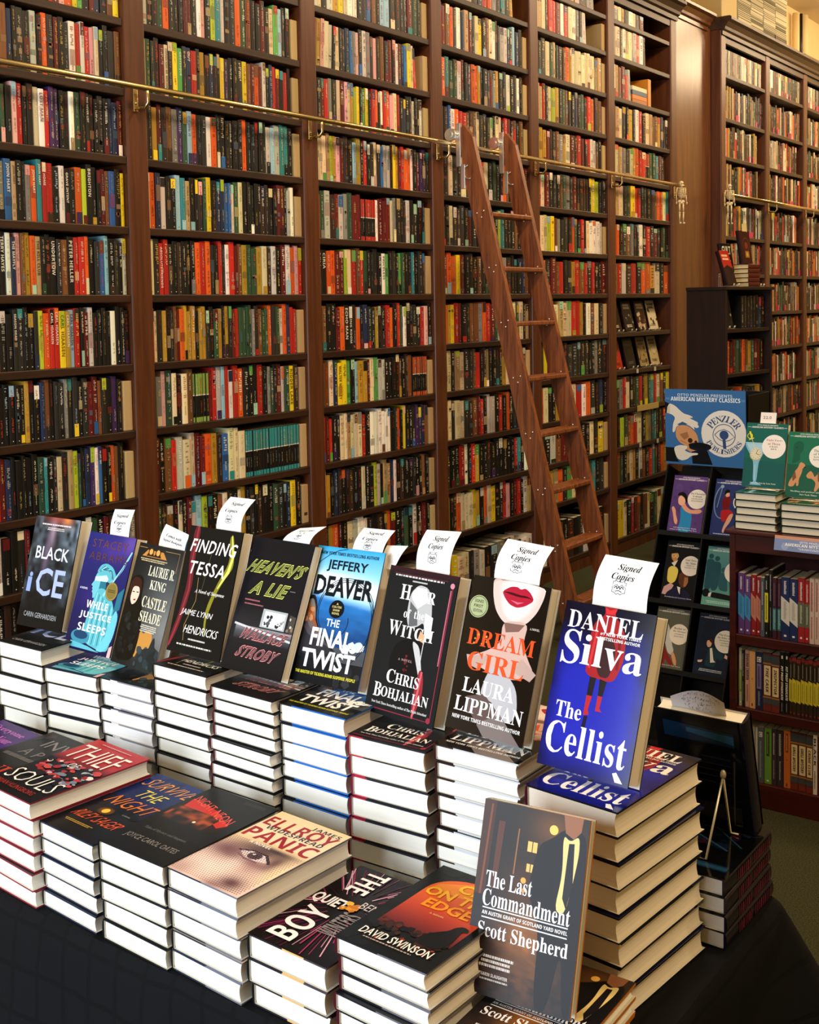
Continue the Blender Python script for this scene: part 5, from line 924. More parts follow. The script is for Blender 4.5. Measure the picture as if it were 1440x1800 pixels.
def note():
    m = MB(); n = 10; vs = []
    def P(s, t, off=0.0):      # s along the page edge, t upward out of the book
        x = 0.035 + 0.093 * s; return (x, 0.203 + 0.034 * t + (0.012 * math.sin(PI * s) * t) - 0.006 * t * s, 0.018 - 0.004 * t + 0.012 * math.sin(PI * min(1, s * 1.0)) * t * 0.6 + off)
    for off in (0, 0.0002): vs += [P(i / n, j / 6, off) for j in range(7) for i in range(n + 1)]
    k = 7 * (n + 1); fs = [(j * (n + 1) + i, j * (n + 1) + i + 1, (j + 1) * (n + 1) + i + 1, (j + 1) * (n + 1) + i) for j in range(6) for i in range(n)]
    m.add(vs, [f[::-1] for f in fs] + [tuple(a + k for a in f) for f in fs], '#d8d6dc', 0, True); r = random.Random(3)
    for row in range(4):
        s = 0.86 - 0.05 * row; t = 0.86 - row * 0.19
        while s > 0.12 + 0.06 * row:
            d = r.uniform(0.012, 0.03)
            for q in range(r.randint(1, 3)):
                a = s - r.random() * d; b = t + r.uniform(-0.05, 0.05); c = a - r.uniform(0.005, 0.02); e_ = b + r.uniform(-0.09, 0.09)
                m.add([P(a, b, -0.0003), P(c, e_, -0.0003), P(c - 0.006, e_, -0.0003), P(a - 0.006, b, -0.0003)], [(0, 1, 2, 3)], '#3c3c50')
            s -= d + r.choice([0.004, 0.004, 0.02])
    return m
o = note().build('handwritten_note', M_PAPER); o.matrix_world = Mr; tag(o, 'curled handwritten paper note stuck into the leaning black novel', 'note')
# ------------------------------------------------------------------ cherry bookcase with two stacks on top
BX, BY0, BY1, BH = 3.89, 0.52, 1.475, 0.965
ch = thing('low_bookcase', 'low cherry-red bookcase carrying two stacks of green novels', 'bookcase', (BX, BY1, 0)); TB = Matrix.Translation((-BX, -BY1, 0)); BD = 0.30
MB().bbox((BX - 0.012, BY0 - 0.012, BH - 0.014), (BX + BD, BY1 + 0.014, BH), 0.004).xf(TB).build('top', M_CHERRY, ch)
MB().bbox((BX, BY0 + 0.02, BH - 0.075), (BX + 0.02, BY1 - 0.02, BH - 0.014), 0.002).xf(TB).build('top_rail', M_CHERRY, ch)
for y in (BY0, BY1 - 0.022): MB().bbox((BX - 0.002, y, 0), (BX + BD, y + 0.022, BH - 0.014), 0.002).xf(TB).build('side', M_CHERRY, ch)
BS = [0.60, 0.342, 0.085]
for z, lip in zip(BS, (0.036, 0.036, 0.085)): MB().bbox((BX + 0.002, BY0 + 0.02, z - lip), (BX + BD - 0.01, BY1 - 0.02, z), 0.003).xf(TB).build('shelf' if z > 0.1 else 'base', M_CHERRY, ch)
MB().box((BX + BD - 0.012, BY0 + 0.01, 0.02), (BX + BD, BY1 - 0.01, BH - 0.02)).xf(TB).build('back_panel', M_CHERRY, ch)
# paperbacks: (colour, width in photo units, kind, words, height)
def pb(c, u, kind, h, words=None, desc=''): return (c, u, kind, h, words, desc)
ROW1 = [pb('#5b3a78', 77, 'diag:#3f8fc8', .212, None, 'purple spine with a blue slanted block'), pb('#5f3d7c', 72, 'diag:#3f8fc8', .203, None, 'purple spine with a blue slanted block'), pb('#8c1d1d', 63, 'diag:#c47f6c', .209, None, 'red spine with a salmon slanted block'), pb('#861a1c', 57, 'diag:#c47f6c', .203, None, 'red spine with a salmon slanted block'),
        pb('#4a5864', 48, 'plain', .203, None, 'slate grey spine'), pb('#141414', 45, 'yell', .214, None, 'black spine with a long yellow panel'), pb('#0d0d0d', 45, 'plain', .233, None, 'tall black unlettered spine'), pb('#3c1c2c', 50, 'teal', .208, None, 'plum spine with a teal panel'), pb('#3c1c2c', 50, 'teal', .206, None, 'plum spine with a teal panel'),
        pb('#1c2c5c', 100, 'diag:#d4d2cc', .214, None, 'navy spine with a white slanted block'), pb('#1c2c5c', 96, 'diag:#d4d2cc', .211, None, 'navy spine with a white slanted block'), pb('#9c2024', 78, 'band:#5c6450', .218, None, 'red spine with a grey-green band'), pb('#9c2024', 58, 'band:#5c6450', .212, None, 'red spine with a grey-green band'),
        pb('#c9b4a8', 55, 'redtx', .221, None, 'pinkish white spine with red script'), pb('#c9b4a8', 55, 'redtx', .221, None, 'pinkish white spine with red script'), pb('#c4b0a6', 55, 'redtx', .221, None, 'pinkish white spine with red script'), pb('#beaaa2', 55, 'redtx', .221, None, 'pinkish white spine with red script'), pb('#7a2024', 70, 'plain', .21, None, 'dark red spine')]
ROW2 = [pb('#b9b58c', 36, 'band:#7f9a3c', .205, None, 'cream and green spine'), pb('#1c1a1c', 24, 'plain', .2, None, 'thin black spine'), pb('#c99a8c', 52, 'word', .2, 'EDMUND CRISPIN', 'pink spine lettered in black'), pb('#cf9c66', 58, 'logo', .2, None, 'peach orange spine'), pb('#1c2648', 76, 'pill', .2, None, 'navy spine with a mauve panel'),
        pb('#5c1c1a', 86, 'label', .203, 'THE CASK', 'maroon spine with a cream label'), pb('#5c1c1a', 82, 'label', .2, 'INSPECTOR', 'maroon spine with a cream label'), pb('#121212', 44, 'wword', .212, 'PIT PROP SYNDICATE', 'black spine with white italic lettering'), pb('#121212', 44, 'wword', .212, 'PIT PROP SYNDICATE', 'black spine with white italic lettering')] + \
       [pb('#2e2418', 35 + (i % 3) * 3, 'yband', .2 + (i % 2) * .006, None, 'brown-black spine with a yellow panel') for i in range(9)] + [pb('#4a2018', 60, 'plain', .2, None, 'reddish brown spine')]
ROW3 = [pb('#c8c0b4', 40, 'plain', .19, None, 'off-white spine'), pb('#d0cabc', 70, 'plain', .19, None, 'cream spine'), pb('#8c8a84', 60, 'plain', .19, None, 'grey spine'), pb('#c9c4bc', 26, 'plain', .19, None, 'narrow white spine'), pb('#4a525c', 62, 'pill2', .195, None, 'slate spine with a square white logo'), pb('#5f8f38', 72, 'greenl', .195, None, 'bright green spine with a dark panel'), pb('#372c3c', 48, 'plain', .195, None, 'dark mauve spine'), pb('#2e2734', 72, 'plain', .195, None, 'blackish plum spine'), pb('#b8652c', 66, 'orl', .2, None, 'orange spine with a brown panel'),
        pb('#54201a', 76, 'label', .2, 'GRELL MYSTERY', 'dark red spine with a cream label'), pb('#54201a', 80, 'label', .2, 'GRELL MYSTERY', 'dark red spine with a cream label'), pb('#54201a', 66, 'label', .2, 'CRIME CLUB', 'dark red spine with a cream label'), pb('#d8d2cc', 40, 'word', .205, 'BLACK', 'white spine lettered in black'), pb('#4a1c1a', 60, 'plain', .2, None, 'maroon spine'), pb('#26304a', 60, 'plain', .2, None, 'dark navy spine'), pb('#6a6a5c', 60, 'plain', .2, None, 'olive grey spine')]
SIDE = ['topmost', 'middle', 'bottom']
rp = random.Random(21)
for ri, (row, z, us) in enumerate(((ROW1, BS[0], 0.000283), (ROW2, BS[1], 0.00034), (ROW3, BS[2], 0.00034))):
    y = BY1 - 0.026
    for j, (c, u, kind, h, words_, desc) in enumerate(row):
        w = u * us; h *= 1.0; m = MB(); d = 0.135
        # local: x across the spine (to the right when facing it), y into the shelf, z up
        e_ = 0.0015; m.add([(e_, 0, 0), (w - e_, 0, 0), (w, e_, 0), (w, d, 0), (0, d, 0), (0, e_, 0), (e_, 0, h), (w - e_, 0, h), (w, e_, h), (w, d, h), (0, d, h), (0, e_, h)],
                           [(0, 1, 7, 6), (1, 2, 8, 7), (2, 3, 9, 8), (3, 4, 10, 9), (4, 5, 11, 10), (5, 0, 6, 11), (6, 7, 8, 9, 10, 11), (5, 4, 3, 2, 1, 0)], c)
        m.add([(0.001, 0.003, h + 0.0004), (w - 0.001, 0.003, h + 0.0004), (w - 0.001, d, h + 0.0004), (0.001, d, h + 0.0004)], [(0, 1, 2, 3)], '#d6ccae')
        def R(a, b, lo, hi, col, k=1, sk=0.0): m.add([(w * a, -0.0003 * k, h * (lo + sk)), (w * b, -0.0003 * k, h * lo), (w * b, -0.0003 * k, h * hi), (w * a, -0.0003 * k, h * (hi + sk))], [(0, 1, 2, 3)], col)
        def tx(t, lo, hi, col, st='b', gw=0.55, k=3):
            g, fs, (x0, y0, x1, y1) = glyphs(t, st, 1); m.add([(w * (0.5 - gw / 2) + (b - y0) / (y1 - y0) * w * gw, -0.0003 * k, h * hi - (a - x0) / (x1 - x0) * h * (hi - lo)) for a, b in g], [f[::-1] for f in fs], col)
        def marks(lo, hi, col, sz=0.3, k=2):
            p = hi
            while p > lo: R(0.5 - sz / 2, 0.5 + sz / 2 * rp.uniform(0.4, 1), p - 0.016, p - 0.004, col, k); p -= 0.018
        if kind.startswith('diag'): R(0, 1, 0.22, 0.60, kind[5:], 1, 0.10); marks(0.74, 0.95, '#d8d0d8'); marks(0.34, 0.62, mix(kind[5:], '#000', 0.35), 0.4); R(0.35, 0.65, 0.05, 0.08, '#e8e0e8', 2)
        elif kind.startswith('band'): R(0, 1, 0.24, 0.62, kind[5:]); marks(0.66, 0.94, '#e0d0c8'); marks(0.3, 0.58, '#c0bca8'); R(0.35, 0.65, 0.05, 0.08, '#e8e0e0', 2)
        elif kind == 'yell': R(0.05, 0.95, 0.24, 0.72, '#d8cf2c'); marks(0.3, 0.68, '#3a3608', 0.35); marks(0.78, 0.92, '#b8b8b0'); R(0.4, 0.6, 0.05, 0.08, '#d0d0d0', 2)
        elif kind == 'teal': R(0.05, 0.95, 0.13, 0.5, '#2c6a74'); marks(0.16, 0.48, '#8cb4b4', 0.5); marks(0.55, 0.92, '#6c4a5c', 0.5)
        elif kind == 'redtx': marks(0.5, 0.95, '#9c2a34', 0.4); marks(0.08, 0.42, '#a84850', 0.3)
        elif kind == 'word': tx(words_, 0.48, 0.94, '#2a1a1a'); marks(0.1, 0.4, '#7c5a50', 0.3)
        elif kind == 'logo': R(0.4, 0.6, 0.04, 0.09, '#5c3010', 2); R(0.44, 0.56, 0.5, 0.53, '#7c4a20', 2)
        elif kind in ('pill', 'pill2'):
            R(0.22, 0.78, 0.83, 0.92, '#d8d4d0', 1); R(0.3, 0.7, 0.845, 0.905, c, 2); R(0.42, 0.66, 0.855, 0.895, '#d8d4d0', 3)
            if kind == 'pill': R(0.2, 0.8, 0.36, 0.8, '#7a6a9c'); marks(0.4, 0.76, '#3c345c', 0.3); marks(0.08, 0.32, '#8c88a8', 0.25)
            else: marks(0.1, 0.76, '#8c949c', 0.28)
        elif kind == 'label': R(0, 1, 0.84, 0.97, '#3a4048'); R(0, 1, 0.80, 0.83, '#8c6a3c'); R(0.12, 0.9, 0.27, 0.78, '#d8c69c'); tx(words_, 0.31, 0.74, '#2c2018', 'o', 0.36); R(0, 1, 0.22, 0.25, '#8c6a3c'); R(0, 1, 0.12, 0.21, '#3e444c'); R(0.02, 0.98, 0.0, 0.11, '#6c2a20')
        elif kind == 'wword': tx(words_, 0.22, 0.78, '#f0eee8', 'o', 0.5); R(0.35, 0.7, 0.9, 0.95, '#e0e0dc', 2); marks(0.05, 0.18, '#8c8c8c', 0.2)
        elif kind == 'yband': R(0, 1, 0.22, 0.60, '#c9bc34', 1, 0.03); marks(0.28, 0.56, '#8a8020', 0.3); R(0, 1, 0.92, 0.99, '#7c2420'); marks(0.66, 0.88, '#8c8474', 0.25); R(0.3, 0.7, 0.03, 0.06, '#8c2c20', 2)
        elif kind == 'greenl': R(0.3, 0.75, 0.5, 0.94, '#2c3a20'); marks(0.54, 0.9, '#7c8c5c', 0.2); R(0.35, 0.65, 0.04, 0.07, '#c8d8b0', 2)
        elif kind == 'orl': R(0.3, 0.72, 0.62, 0.95, '#7c3416'); marks(0.66, 0.92, '#d8a078', 0.15); R(0.4, 0.6, 0.03, 0.08, '#5c2810', 2); R(0.42, 0.58, 0.48, 0.5, '#7c4018', 2)
        else: marks(0.55, 0.94, mix(c, '#ffffff', 0.4), 0.3); marks(0.12, 0.45, mix(c, '#ffffff', 0.3), 0.22)
        o = m.build('paperback_book', M_SPINE); o.location = (BX + 0.012 + rp.uniform(0, 0.008), y, z + 0.0006); o.rotation_euler = (0, 0, -PI / 2)
        tag(o, f"{desc}, {ORD[j + 1]} from left, {SIDE[ri]} shelf of the low bookcase", 'book', 'paperbacks in the low cherry bookcase'); y -= w + 0.0006
        if y - 0.03 < BY0 + 0.03: break

# ------------------------------------------------------------------ covers of the classics series
def series(A, bg, band='#ffffff', logo=True):
    A.rect(0, 0, 1, 1, bg); A.text('OTTO PENZLER PRESENTS', 0.26, 0.022, 0.5, 0.02, mix(bg, '#ffffff', 0.75), 'b', res=1); A.line([(0.03, 0.066), (0.12, 0.066)], 0.0014, mix(bg, '#ffffff', 0.6)); A.line([(0.9, 0.066), (0.98, 0.066)], 0.0014, mix(bg, '#ffffff', 0.6))
    A.text('AMERICAN MYSTERY CLASSICS', 0.13, 0.053, 0.76, 0.026, mix(bg, '#ffffff', 0.88), 'b', res=1)
def disc(A, u, v, r, lines, col='#e9e3dc'):
    A.circ(u, v, r, col); y = v - r * 0.4
    for t, du, dv, c in lines: A.text(t, u - du / 2, y, du, dv, c, 's', res=1); y += dv + 0.016
def a_eight(A):
    series(A, '#23736a'); A.poly([(0, 0.55), (1, 0.62), (1, 1), (0, 1)], '#226c68')
    A.poly([(0.0, 0.31), (0.55, 0.31), (0.55, 0.36), (0.4, 0.56), (0.36, 0.64), (0.35, 0.93), (0.26, 0.93), (0.24, 0.64), (0.2, 0.56), (0.02, 0.38)], '#7fb8d8'); A.poly([(0.04, 0.33), (0.52, 0.33), (0.38, 0.52), (0.22, 0.54)], '#a9d0e6'); A.line([(0.01, 0.315), (0.5, 0.315)], 0.002, '#c8e4f2'); A.poly([(0.18, 0.97), (0.26, 0.92), (0.36, 0.92), (0.48, 0.97)], '#7fb8d8'); A.line([(0.28, 0.66), (0.3, 0.9)], 0.002, '#b8daea')
    A.line([(0.09, 0.14), (0.15, 0.24)], 0.006, '#e8dc2c'); A.ring(0.1, 0.21, 0.06, 0.002, '#e8dc2c'); A.line([(0.08, 0.27), (0.2, 0.24)], 0.003, '#f0e440'); A.line([(0.15, 0.24), (0.24, 0.4)], 0.002, '#d8d0a0')
    A.circ(0.28, 0.5, 0.145, '#b9b08c'); A.circ(0.285, 0.485, 0.14, '#dcd6bc'); A.line([(0.285, 0.485), (0.32, 0.42)], 0.0015, '#2c2c2c'); A.line([(0.285, 0.485), (0.38, 0.5)], 0.0015, '#2c2c2c')
    for i in range(12): A.circ(0.285 + 0.115 * math.cos(i * PI / 6), 0.485 + 0.115 * A.w / A.l * math.sin(i * PI / 6), 0.008, '#5c5848', n=8)
    disc(A, 0.7, 0.36, 0.285, [('Eight Faces', 0.38, 0.036, '#b86860'), ('at Three', 0.3, 0.036, '#b86860'), ('CRAIG', 0.2, 0.022, '#5c5c5c'), ('RICE', 0.14, 0.022, '#5c5c5c')], '#f4f0ec'); A.text('Introduction by Lisa Lutz', 0.2, 0.925, 0.62, 0.026, '#dfeee8', 's', res=1)
def a_clue(A):
    series(A, '#1f7f5c'); A.poly([(0, 0.5), (1, 0.5), (1, 1), (0, 1)], '#1c6a4c'); A.poly([(0.12, 0.2), (0.22, 0.13), (0.36, 0.16), (0.36, 0.28), (0.28, 0.34), (0.3, 0.44), (0.1, 0.5), (0.14, 0.36)], '#1a6c50'); A.circ(0.2, 0.24, 0.03, '#17604a')
    A.poly([(0.3, 0.47), (0.34, 0.46), (0.42, 0.49), (0.43, 0.53), (0.37, 0.55), (0.36, 0.62), (0.3, 0.72), (0.3, 0.82), (0.25, 0.83), (0.24, 0.76), (0.18, 0.84), (0.06, 0.84), (0.08, 0.76), (0.14, 0.7), (0.2, 0.6), (0.26, 0.55)], '#cf9466'); A.poly([(0.14, 0.68), (0.2, 0.6), (0.24, 0.7), (0.16, 0.76)], '#8a5a3a'); A.circ(0.42, 0.535, 0.02, '#2a2018')
    A.poly([(0.5, 0.62), (0.56, 0.58), (0.62, 0.62), (0.66, 0.68), (0.72, 0.62), (0.9, 0.66), (1, 0.68), (1, 0.72), (0.84, 0.74), (0.78, 0.82), (0.7, 0.9), (0.66, 0.88), (0.7, 0.76), (0.6, 0.7), (0.5, 0.7), (0.46, 0.66)], '#cf9466'); A.poly([(0.72, 0.6), (0.8, 0.6), (0.82, 0.72), (0.74, 0.74)], '#8a5a3a')
    disc(A, 0.76, 0.36, 0.26, [('The Clue', 0.32, 0.036, '#5c8878'), ('of Violet', 0.32, 0.036, '#5c8878'), ('BAYNARD', 0.3, 0.022, '#5c5c5c'), ('KENDRICK', 0.32, 0.022, '#5c5c5c')], '#f4f0ec'); A.text('Thrilling and perilous adventure', 0.12, 0.895, 0.84, 0.026, '#dfeee4', 's', res=1); A.text('New York Times', 0.34, 0.94, 0.4, 0.022, '#dfeee4', 's', res=1)
def a_choc(A):
    series(A, '#674a92'); A.spots(0.05, 0.2, 0.98, 0.95, 18, ['#6d5098', '#61458a'], 0.05, 0.14, 3)
    A.poly([(0.3, 0.56), (0.42, 0.5), (0.55, 0.6), (0.68, 0.68), (0.68, 1), (0.3, 1), (0.36, 0.78)], '#2f8fcf'); A.poly([(0.3, 0.52), (0.42, 0.48), (0.48, 0.54), (0.62, 0.6), (0.9, 0.57), (0.96, 0.61), (0.86, 0.655), (0.6, 0.66), (0.44, 0.62)], '#dc9c80'); A.poly([(0.2, 0.38), (0.34, 0.34), (0.44, 0.4), (0.42, 0.5), (0.32, 0.54), (0.22, 0.5)], '#e8b496'); A.poly([(0.16, 0.36), (0.22, 0.3), (0.36, 0.29), (0.46, 0.36), (0.5, 0.46), (0.44, 0.48), (0.4, 0.4), (0.28, 0.35)], '#1c1a1e'); A.poly([(0.04, 0.58), (0.1, 0.55), (0.18, 0.62), (0.2, 0.7), (0.28, 0.8), (0.26, 0.88), (0.18, 0.84), (0.12, 0.7)], '#e2a488')
    disc(A, 0.76, 0.4, 0.28, [('The Chocolate', 0.42, 0.032, '#5c5c5c'), ('Cobweb', 0.26, 0.032, '#5c5c5c'), ('CHARLOTTE', 0.34, 0.022, '#6c6c6c'), ('ARMSTRONG', 0.36, 0.022, '#6c6c6c')]); A.text('Introduction by A. L. Gaylin', 0.18, 0.91, 0.68, 0.022, '#e4dcf0', 's', res=1); A.text('author of The Things You Save', 0.08, 0.945, 0.8, 0.022, '#e4dcf0', 's', res=1)
def a_swing(A):
    series(A, '#39478a'); A.ring(0.25, 0.4, 0.22, 0.004, '#7c94b8', 0.28, a0=1.2, a1=4.6); A.circ(0.2, 0.13, 0.05, '#8ca4c4'); A.line([(0.2, 0.16), (0.12, 0.5)], 0.003, '#7c94b8')
    A.poly([(0.28, 0.3), (0.4, 0.29), (0.5, 0.34), (0.46, 0.52), (0.3, 0.54), (0.24, 0.42)], '#8c2028'); A.poly([(0.3, 0.22), (0.42, 0.21), (0.44, 0.29), (0.36, 0.31), (0.31, 0.28)], '#e0a88c'); A.poly([(0.28, 0.22), (0.34, 0.17), (0.44, 0.19), (0.43, 0.23), (0.34, 0.24), (0.31, 0.29)], '#1c1a20'); A.poly([(0.24, 0.54), (0.5, 0.52), (0.62, 0.58), (0.5, 0.66), (0.34, 0.76), (0.26, 0.66)], '#c82830'); A.poly([(0.5, 0.6), (0.62, 0.58), (0.56, 0.72), (0.42, 0.86), (0.4, 0.94), (0.34, 0.9), (0.4, 0.76)], '#e0a890'); A.circ(0.9, 0.86, 0.16, '#b8484c')
    disc(A, 0.82, 0.38, 0.26, [('The Red', 0.3, 0.034, '#5c5c5c'), ('Bull', 0.2, 0.034, '#5c5c5c'), ('ERLE', 0.2, 0.022, '#6c6c6c'), ('GARDNER', 0.3, 0.022, '#6c6c6c')]) if False else disc(A, 0.82, 0.38, 0.26, [('The', 0.14, 0.034, '#5c5c5c'), ('the Bu', 0.26, 0.034, '#5c5c5c')]); A.dash(0.1, 0.945, 0.84, 0.02, '#d8dcf0', 1, 4)
def a_turn(A):
    series(A, '#1b2026'); A.poly([(0.14, 0.2), (0.22, 0.14), (0.34, 0.16), (0.36, 0.26), (0.3, 0.34), (0.24, 0.34), (0.16, 0.28)], '#c08a54'); A.poly([(0.13, 0.2), (0.2, 0.12), (0.35, 0.13), (0.38, 0.2), (0.3, 0.18), (0.18, 0.2)], '#15171a'); A.ring(0.22, 0.235, 0.045, 0.0014, '#e8d8a0'); A.ring(0.32, 0.235, 0.04, 0.0014, '#e8d8a0'); A.poly([(0.18, 0.36), (0.28, 0.33), (0.36, 0.3), (0.28, 0.42)], '#d8d4c8')
    A.poly([(0.1, 0.46), (0.2, 0.41), (0.34, 0.42), (0.42, 0.48), (0.38, 0.66), (0.26, 0.72), (0.12, 0.68)], '#d8c860'); A.poly([(0.02, 0.9), (0.06, 0.78), (0.24, 0.7), (0.34, 0.74), (0.2, 0.92)], '#c8a0a4'); A.poly([(0.44, 0.54), (0.56, 0.48), (0.7, 0.52), (0.74, 0.6), (0.72, 0.7), (0.66, 0.76), (0.56, 0.76), (0.46, 0.68)], '#6a3f2a'); A.poly([(0.62, 0.58), (0.72, 0.58), (0.74, 0.66), (0.68, 0.74), (0.62, 0.74)], '#a8714c')
    A.poly([(0.1, 0.98), (0.16, 0.86), (0.44, 0.74), (0.6, 0.78), (0.78, 0.82), (0.9, 0.98)], '#262a54'); A.poly([(0.44, 0.75), (0.54, 0.76), (0.58, 0.9), (0.5, 0.84)], '#e0dcd4'); A.line([(0.56, 0.78), (0.58, 0.92)], 0.006, '#15172c')
    disc(A, 0.74, 0.38, 0.28, [('Your Turn,', 0.34, 0.034, '#5c5c5c'), ('Mr. Moto', 0.3, 0.034, '#5c5c5c'), ('JOHN P.', 0.24, 0.022, '#6c6c6c'), ('MARQUAND', 0.34, 0.022, '#6c6c6c')]); A.text('Introduction by Lawrence Block', 0.12, 0.93, 0.78, 0.024, '#c8ccdc', 's', res=1)
def a_isle(A):
    series(A, '#5f9a98'); D = '#2c6070'; A.grad(0, 0.08, 1, 1, [(0, '#5f9a98'), (0.5, '#4c8a8e'), (1, '#6fae9e')])
    for u, h in ((0.12, 0.14), (0.3, 0.17)): A.circ(u, h + 0.03, 0.07, D); A.poly([(u - 0.12, h + 0.08), (u + 0.12, h + 0.08), (u + 0.16, 0.5), (u + 0.08, 0.74), (u - 0.1, 0.74), (u - 0.1, 0.4)], D)
    A.circ(0.52, 0.38, 0.07, '#336a76'); A.poly([(0.44, 0.42), (0.62, 0.44), (0.66, 0.6), (0.7, 0.74), (0.44, 0.72), (0.4, 0.56)], '#336a76')
    A.circ(0.1, 0.79, 0.11, '#14181c'); A.poly([(0.2, 0.8), (0.3, 0.76), (0.96, 0.8), (0.98, 0.88), (0.3, 0.86), (0.18, 0.84)], '#16191d'); A.poly([(0.18, 0.79), (0.26, 0.77), (0.24, 0.85), (0.17, 0.84)], '#dcdcd8')
    disc(A, 0.84, 0.4, 0.3, [('Murder on', 0.36, 0.034, '#5c5c5c'), ('an Island', 0.32, 0.034, '#5c5c5c'), ('ANTHONY', 0.28, 0.022, '#6c6c6c'), ('BOUCHER', 0.28, 0.022, '#6c6c6c')]); A.dash(0.12, 0.91, 0.8, 0.05, '#b8dcd0', 2, 3)
def a_rocket(A):
    series(A, '#6a6c62'); A.poly([(0.16, 0.22), (0.3, 0.2), (0.46, 0.4), (0.54, 0.6), (0.62, 0.7), (0.56, 0.78), (0.44, 0.74), (0.36, 0.62), (0.22, 0.42)], '#c4cacc'); A.poly([(0.54, 0.74), (0.62, 0.72), (0.72, 0.84), (0.74, 0.94), (0.66, 0.92), (0.6, 0.84)], '#d8a07c'); A.poly([(0.14, 0.5), (0.3, 0.58), (0.4, 0.72), (0.58, 0.86), (0.66, 0.96), (0.5, 0.92), (0.4, 0.84), (0.38, 0.97), (0.24, 0.97), (0.18, 0.76)], '#9c2c2c')
    disc(A, 0.7, 0.42, 0.28, [('Rocket to', 0.32, 0.034, '#5c5c5c'), ('the Morgue', 0.36, 0.034, '#5c5c5c'), ('ANTHONY', 0.28, 0.022, '#6c6c6c'), ('BOUCHER', 0.28, 0.022, '#6c6c6c')]); A.text('Introduction by F. Paul Wilson', 0.16, 0.94, 0.7, 0.022, '#dcdcd0', 's', res=1)
def a_irreg(A):
    series(A, '#1b2c4c'); A.circ(0.32, 0.22, 0.17, '#182644'); A.spots(0.05, 0.3, 0.6, 0.95, 10, ['#1d3052', '#192846'], 0.08, 0.18, 3); A.poly([(0.3, 0.44), (0.38, 0.42), (0.44, 0.46), (0.42, 0.53), (0.34, 0.55), (0.29, 0.5)], '#e0b094'); A.poly([(0.34, 0.43), (0.42, 0.4), (0.48, 0.46), (0.44, 0.48)], '#5c2a20'); A.poly([(0.36, 0.57), (0.46, 0.53), (0.66, 0.58), (0.84, 0.66), (0.74, 0.74), (0.62, 0.7), (0.6, 0.86), (0.3, 0.86), (0.34, 0.7)], '#1f4a5c'); A.poly([(0.4, 0.56), (0.46, 0.55), (0.54, 0.74), (0.6, 0.77), (0.46, 0.79)], '#e4e0d8'); A.poly([(0.84, 0.62), (0.98, 0.68), (0.92, 0.7), (0.82, 0.68)], '#e0b8a0'); A.poly([(0.1, 0.78), (0.24, 0.76), (0.22, 0.8), (0.12, 0.81)], '#e0c8b8')
    disc(A, 0.8, 0.42, 0.3, [('The Case of', 0.4, 0.03, '#5c5c5c'), ('the Baker Street', 0.46, 0.03, '#5c5c5c'), ('Irregulars', 0.34, 0.03, '#5c5c5c'), ('ANTHONY', 0.26, 0.02, '#6c6c6c'), ('BOUCHER', 0.26, 0.02, '#6c6c6c')]); A.dash(0.16, 0.9, 0.7, 0.05, '#b8c4d8', 2, 5)
GB2 = 'green novels stacked on the low cherry bookcase'
EI = T('eight', 0.147, 0.225, 0.0254, a_eight, front='#1c4a44', spine='#16302c', edge='#1a2422', page='#e6e2d2'); CL = T('clue', 0.147, 0.225, 0.0254, a_clue, front='#1c5a42', spine='#12301f', edge='#1a2420', page='#e6e2d2')
for ti, y0, n, nm in ((EI, 1.4613, 5, 'martini-glass'), (CL, 1.302, 4, 'two-dogs')):
    for i in range(n):
        d = (0, 0) if i == n - 1 else (rj.uniform(0, 0.006), rj.uniform(-0.003, 0.003))
        ti.book(f'green novel, {ORD[n - i]} from the top in the {nm} stack on the low bookcase', frame_flat(3.902 + d[0], y0 + d[1], BH + 0.001 + 0.0256 * i, -PI / 2 + rj.uniform(-0.012, 0.012) * (i < n - 1)), i == n - 1, GB2)
def stand(p, w, tl, label, hook=0.05):
    """low wire stand: a front lip under the cover and a back rest"""
    e = thing('wire_book_stand', label, 'book stand', p, -PI / 2)
    m = MB(); m.tube([(w * 0.12, 0.06, 0.003), (w * 0.12, -0.022, 0.003), (w * 0.16, -0.024, 0.008), (w * 0.84, -0.024, 0.008), (w * 0.88, -0.022, 0.003), (w * 0.88, 0.06, 0.003)], 0.0022, 8); m.build('front_lip', M_WIRE, e)
    m = MB(); m.tube([(w * 0.3, 0.03, 0.003), (w * 0.4, 0.075, 0.11), (w * 0.6, 0.075, 0.11), (w * 0.7, 0.03, 0.003)], 0.0018, 8); m.tube([(w * 0.5, 0.075, 0.11), (w * 0.5, 0.125, 0.0022)], 0.0018, 8); m.build('back_rest', M_WIRE, e); return e
zE = BH + 0.0012 + 0.0256 * 5; zC = BH + 0.0012 + 0.0256 * 4
stand((3.975, 1.46, zE), 0.147, 0.24, 'white wire stand under the upright martini-glass novel'); stand((3.975, 1.310, zC), 0.147, 0.22, 'white wire stand under the upright two-dogs novel')
EI.book('green novel with a martini glass and clock, standing upright on its stack', frame_stand(3.972, 1.462, zE + 0.012, -PI / 2 - 0.03, 0.24, EI.t), True)
CL.book('green novel with two dogs, standing upright on its stack', frame_stand(3.972, 1.3105, zC + 0.012, -PI / 2 - 0.01, 0.22, CL.t), True)
pc = MB(); pc.box((0, 0, 0), (0.056, 0.0006, 0.075), '#f2ecea')
for i, ch_ in enumerate('22.0'):
    g, fs, (x0, y0, x1, y1) = glyphs(ch_, 'i', 2); hh = 0.010 if ch_ != '.' else 0.002; wid = 0.007 if ch_ != '.' else 0.002; ox = (0.010, 0.019, 0.0275, 0.032)[i]; pc.add([(ox + (a - x0) / (x1 - x0) * wid, -0.0004, 0.052 + (b - y0) / (y1 - y0) * hh) for a, b in g], fs, '#2a2628')
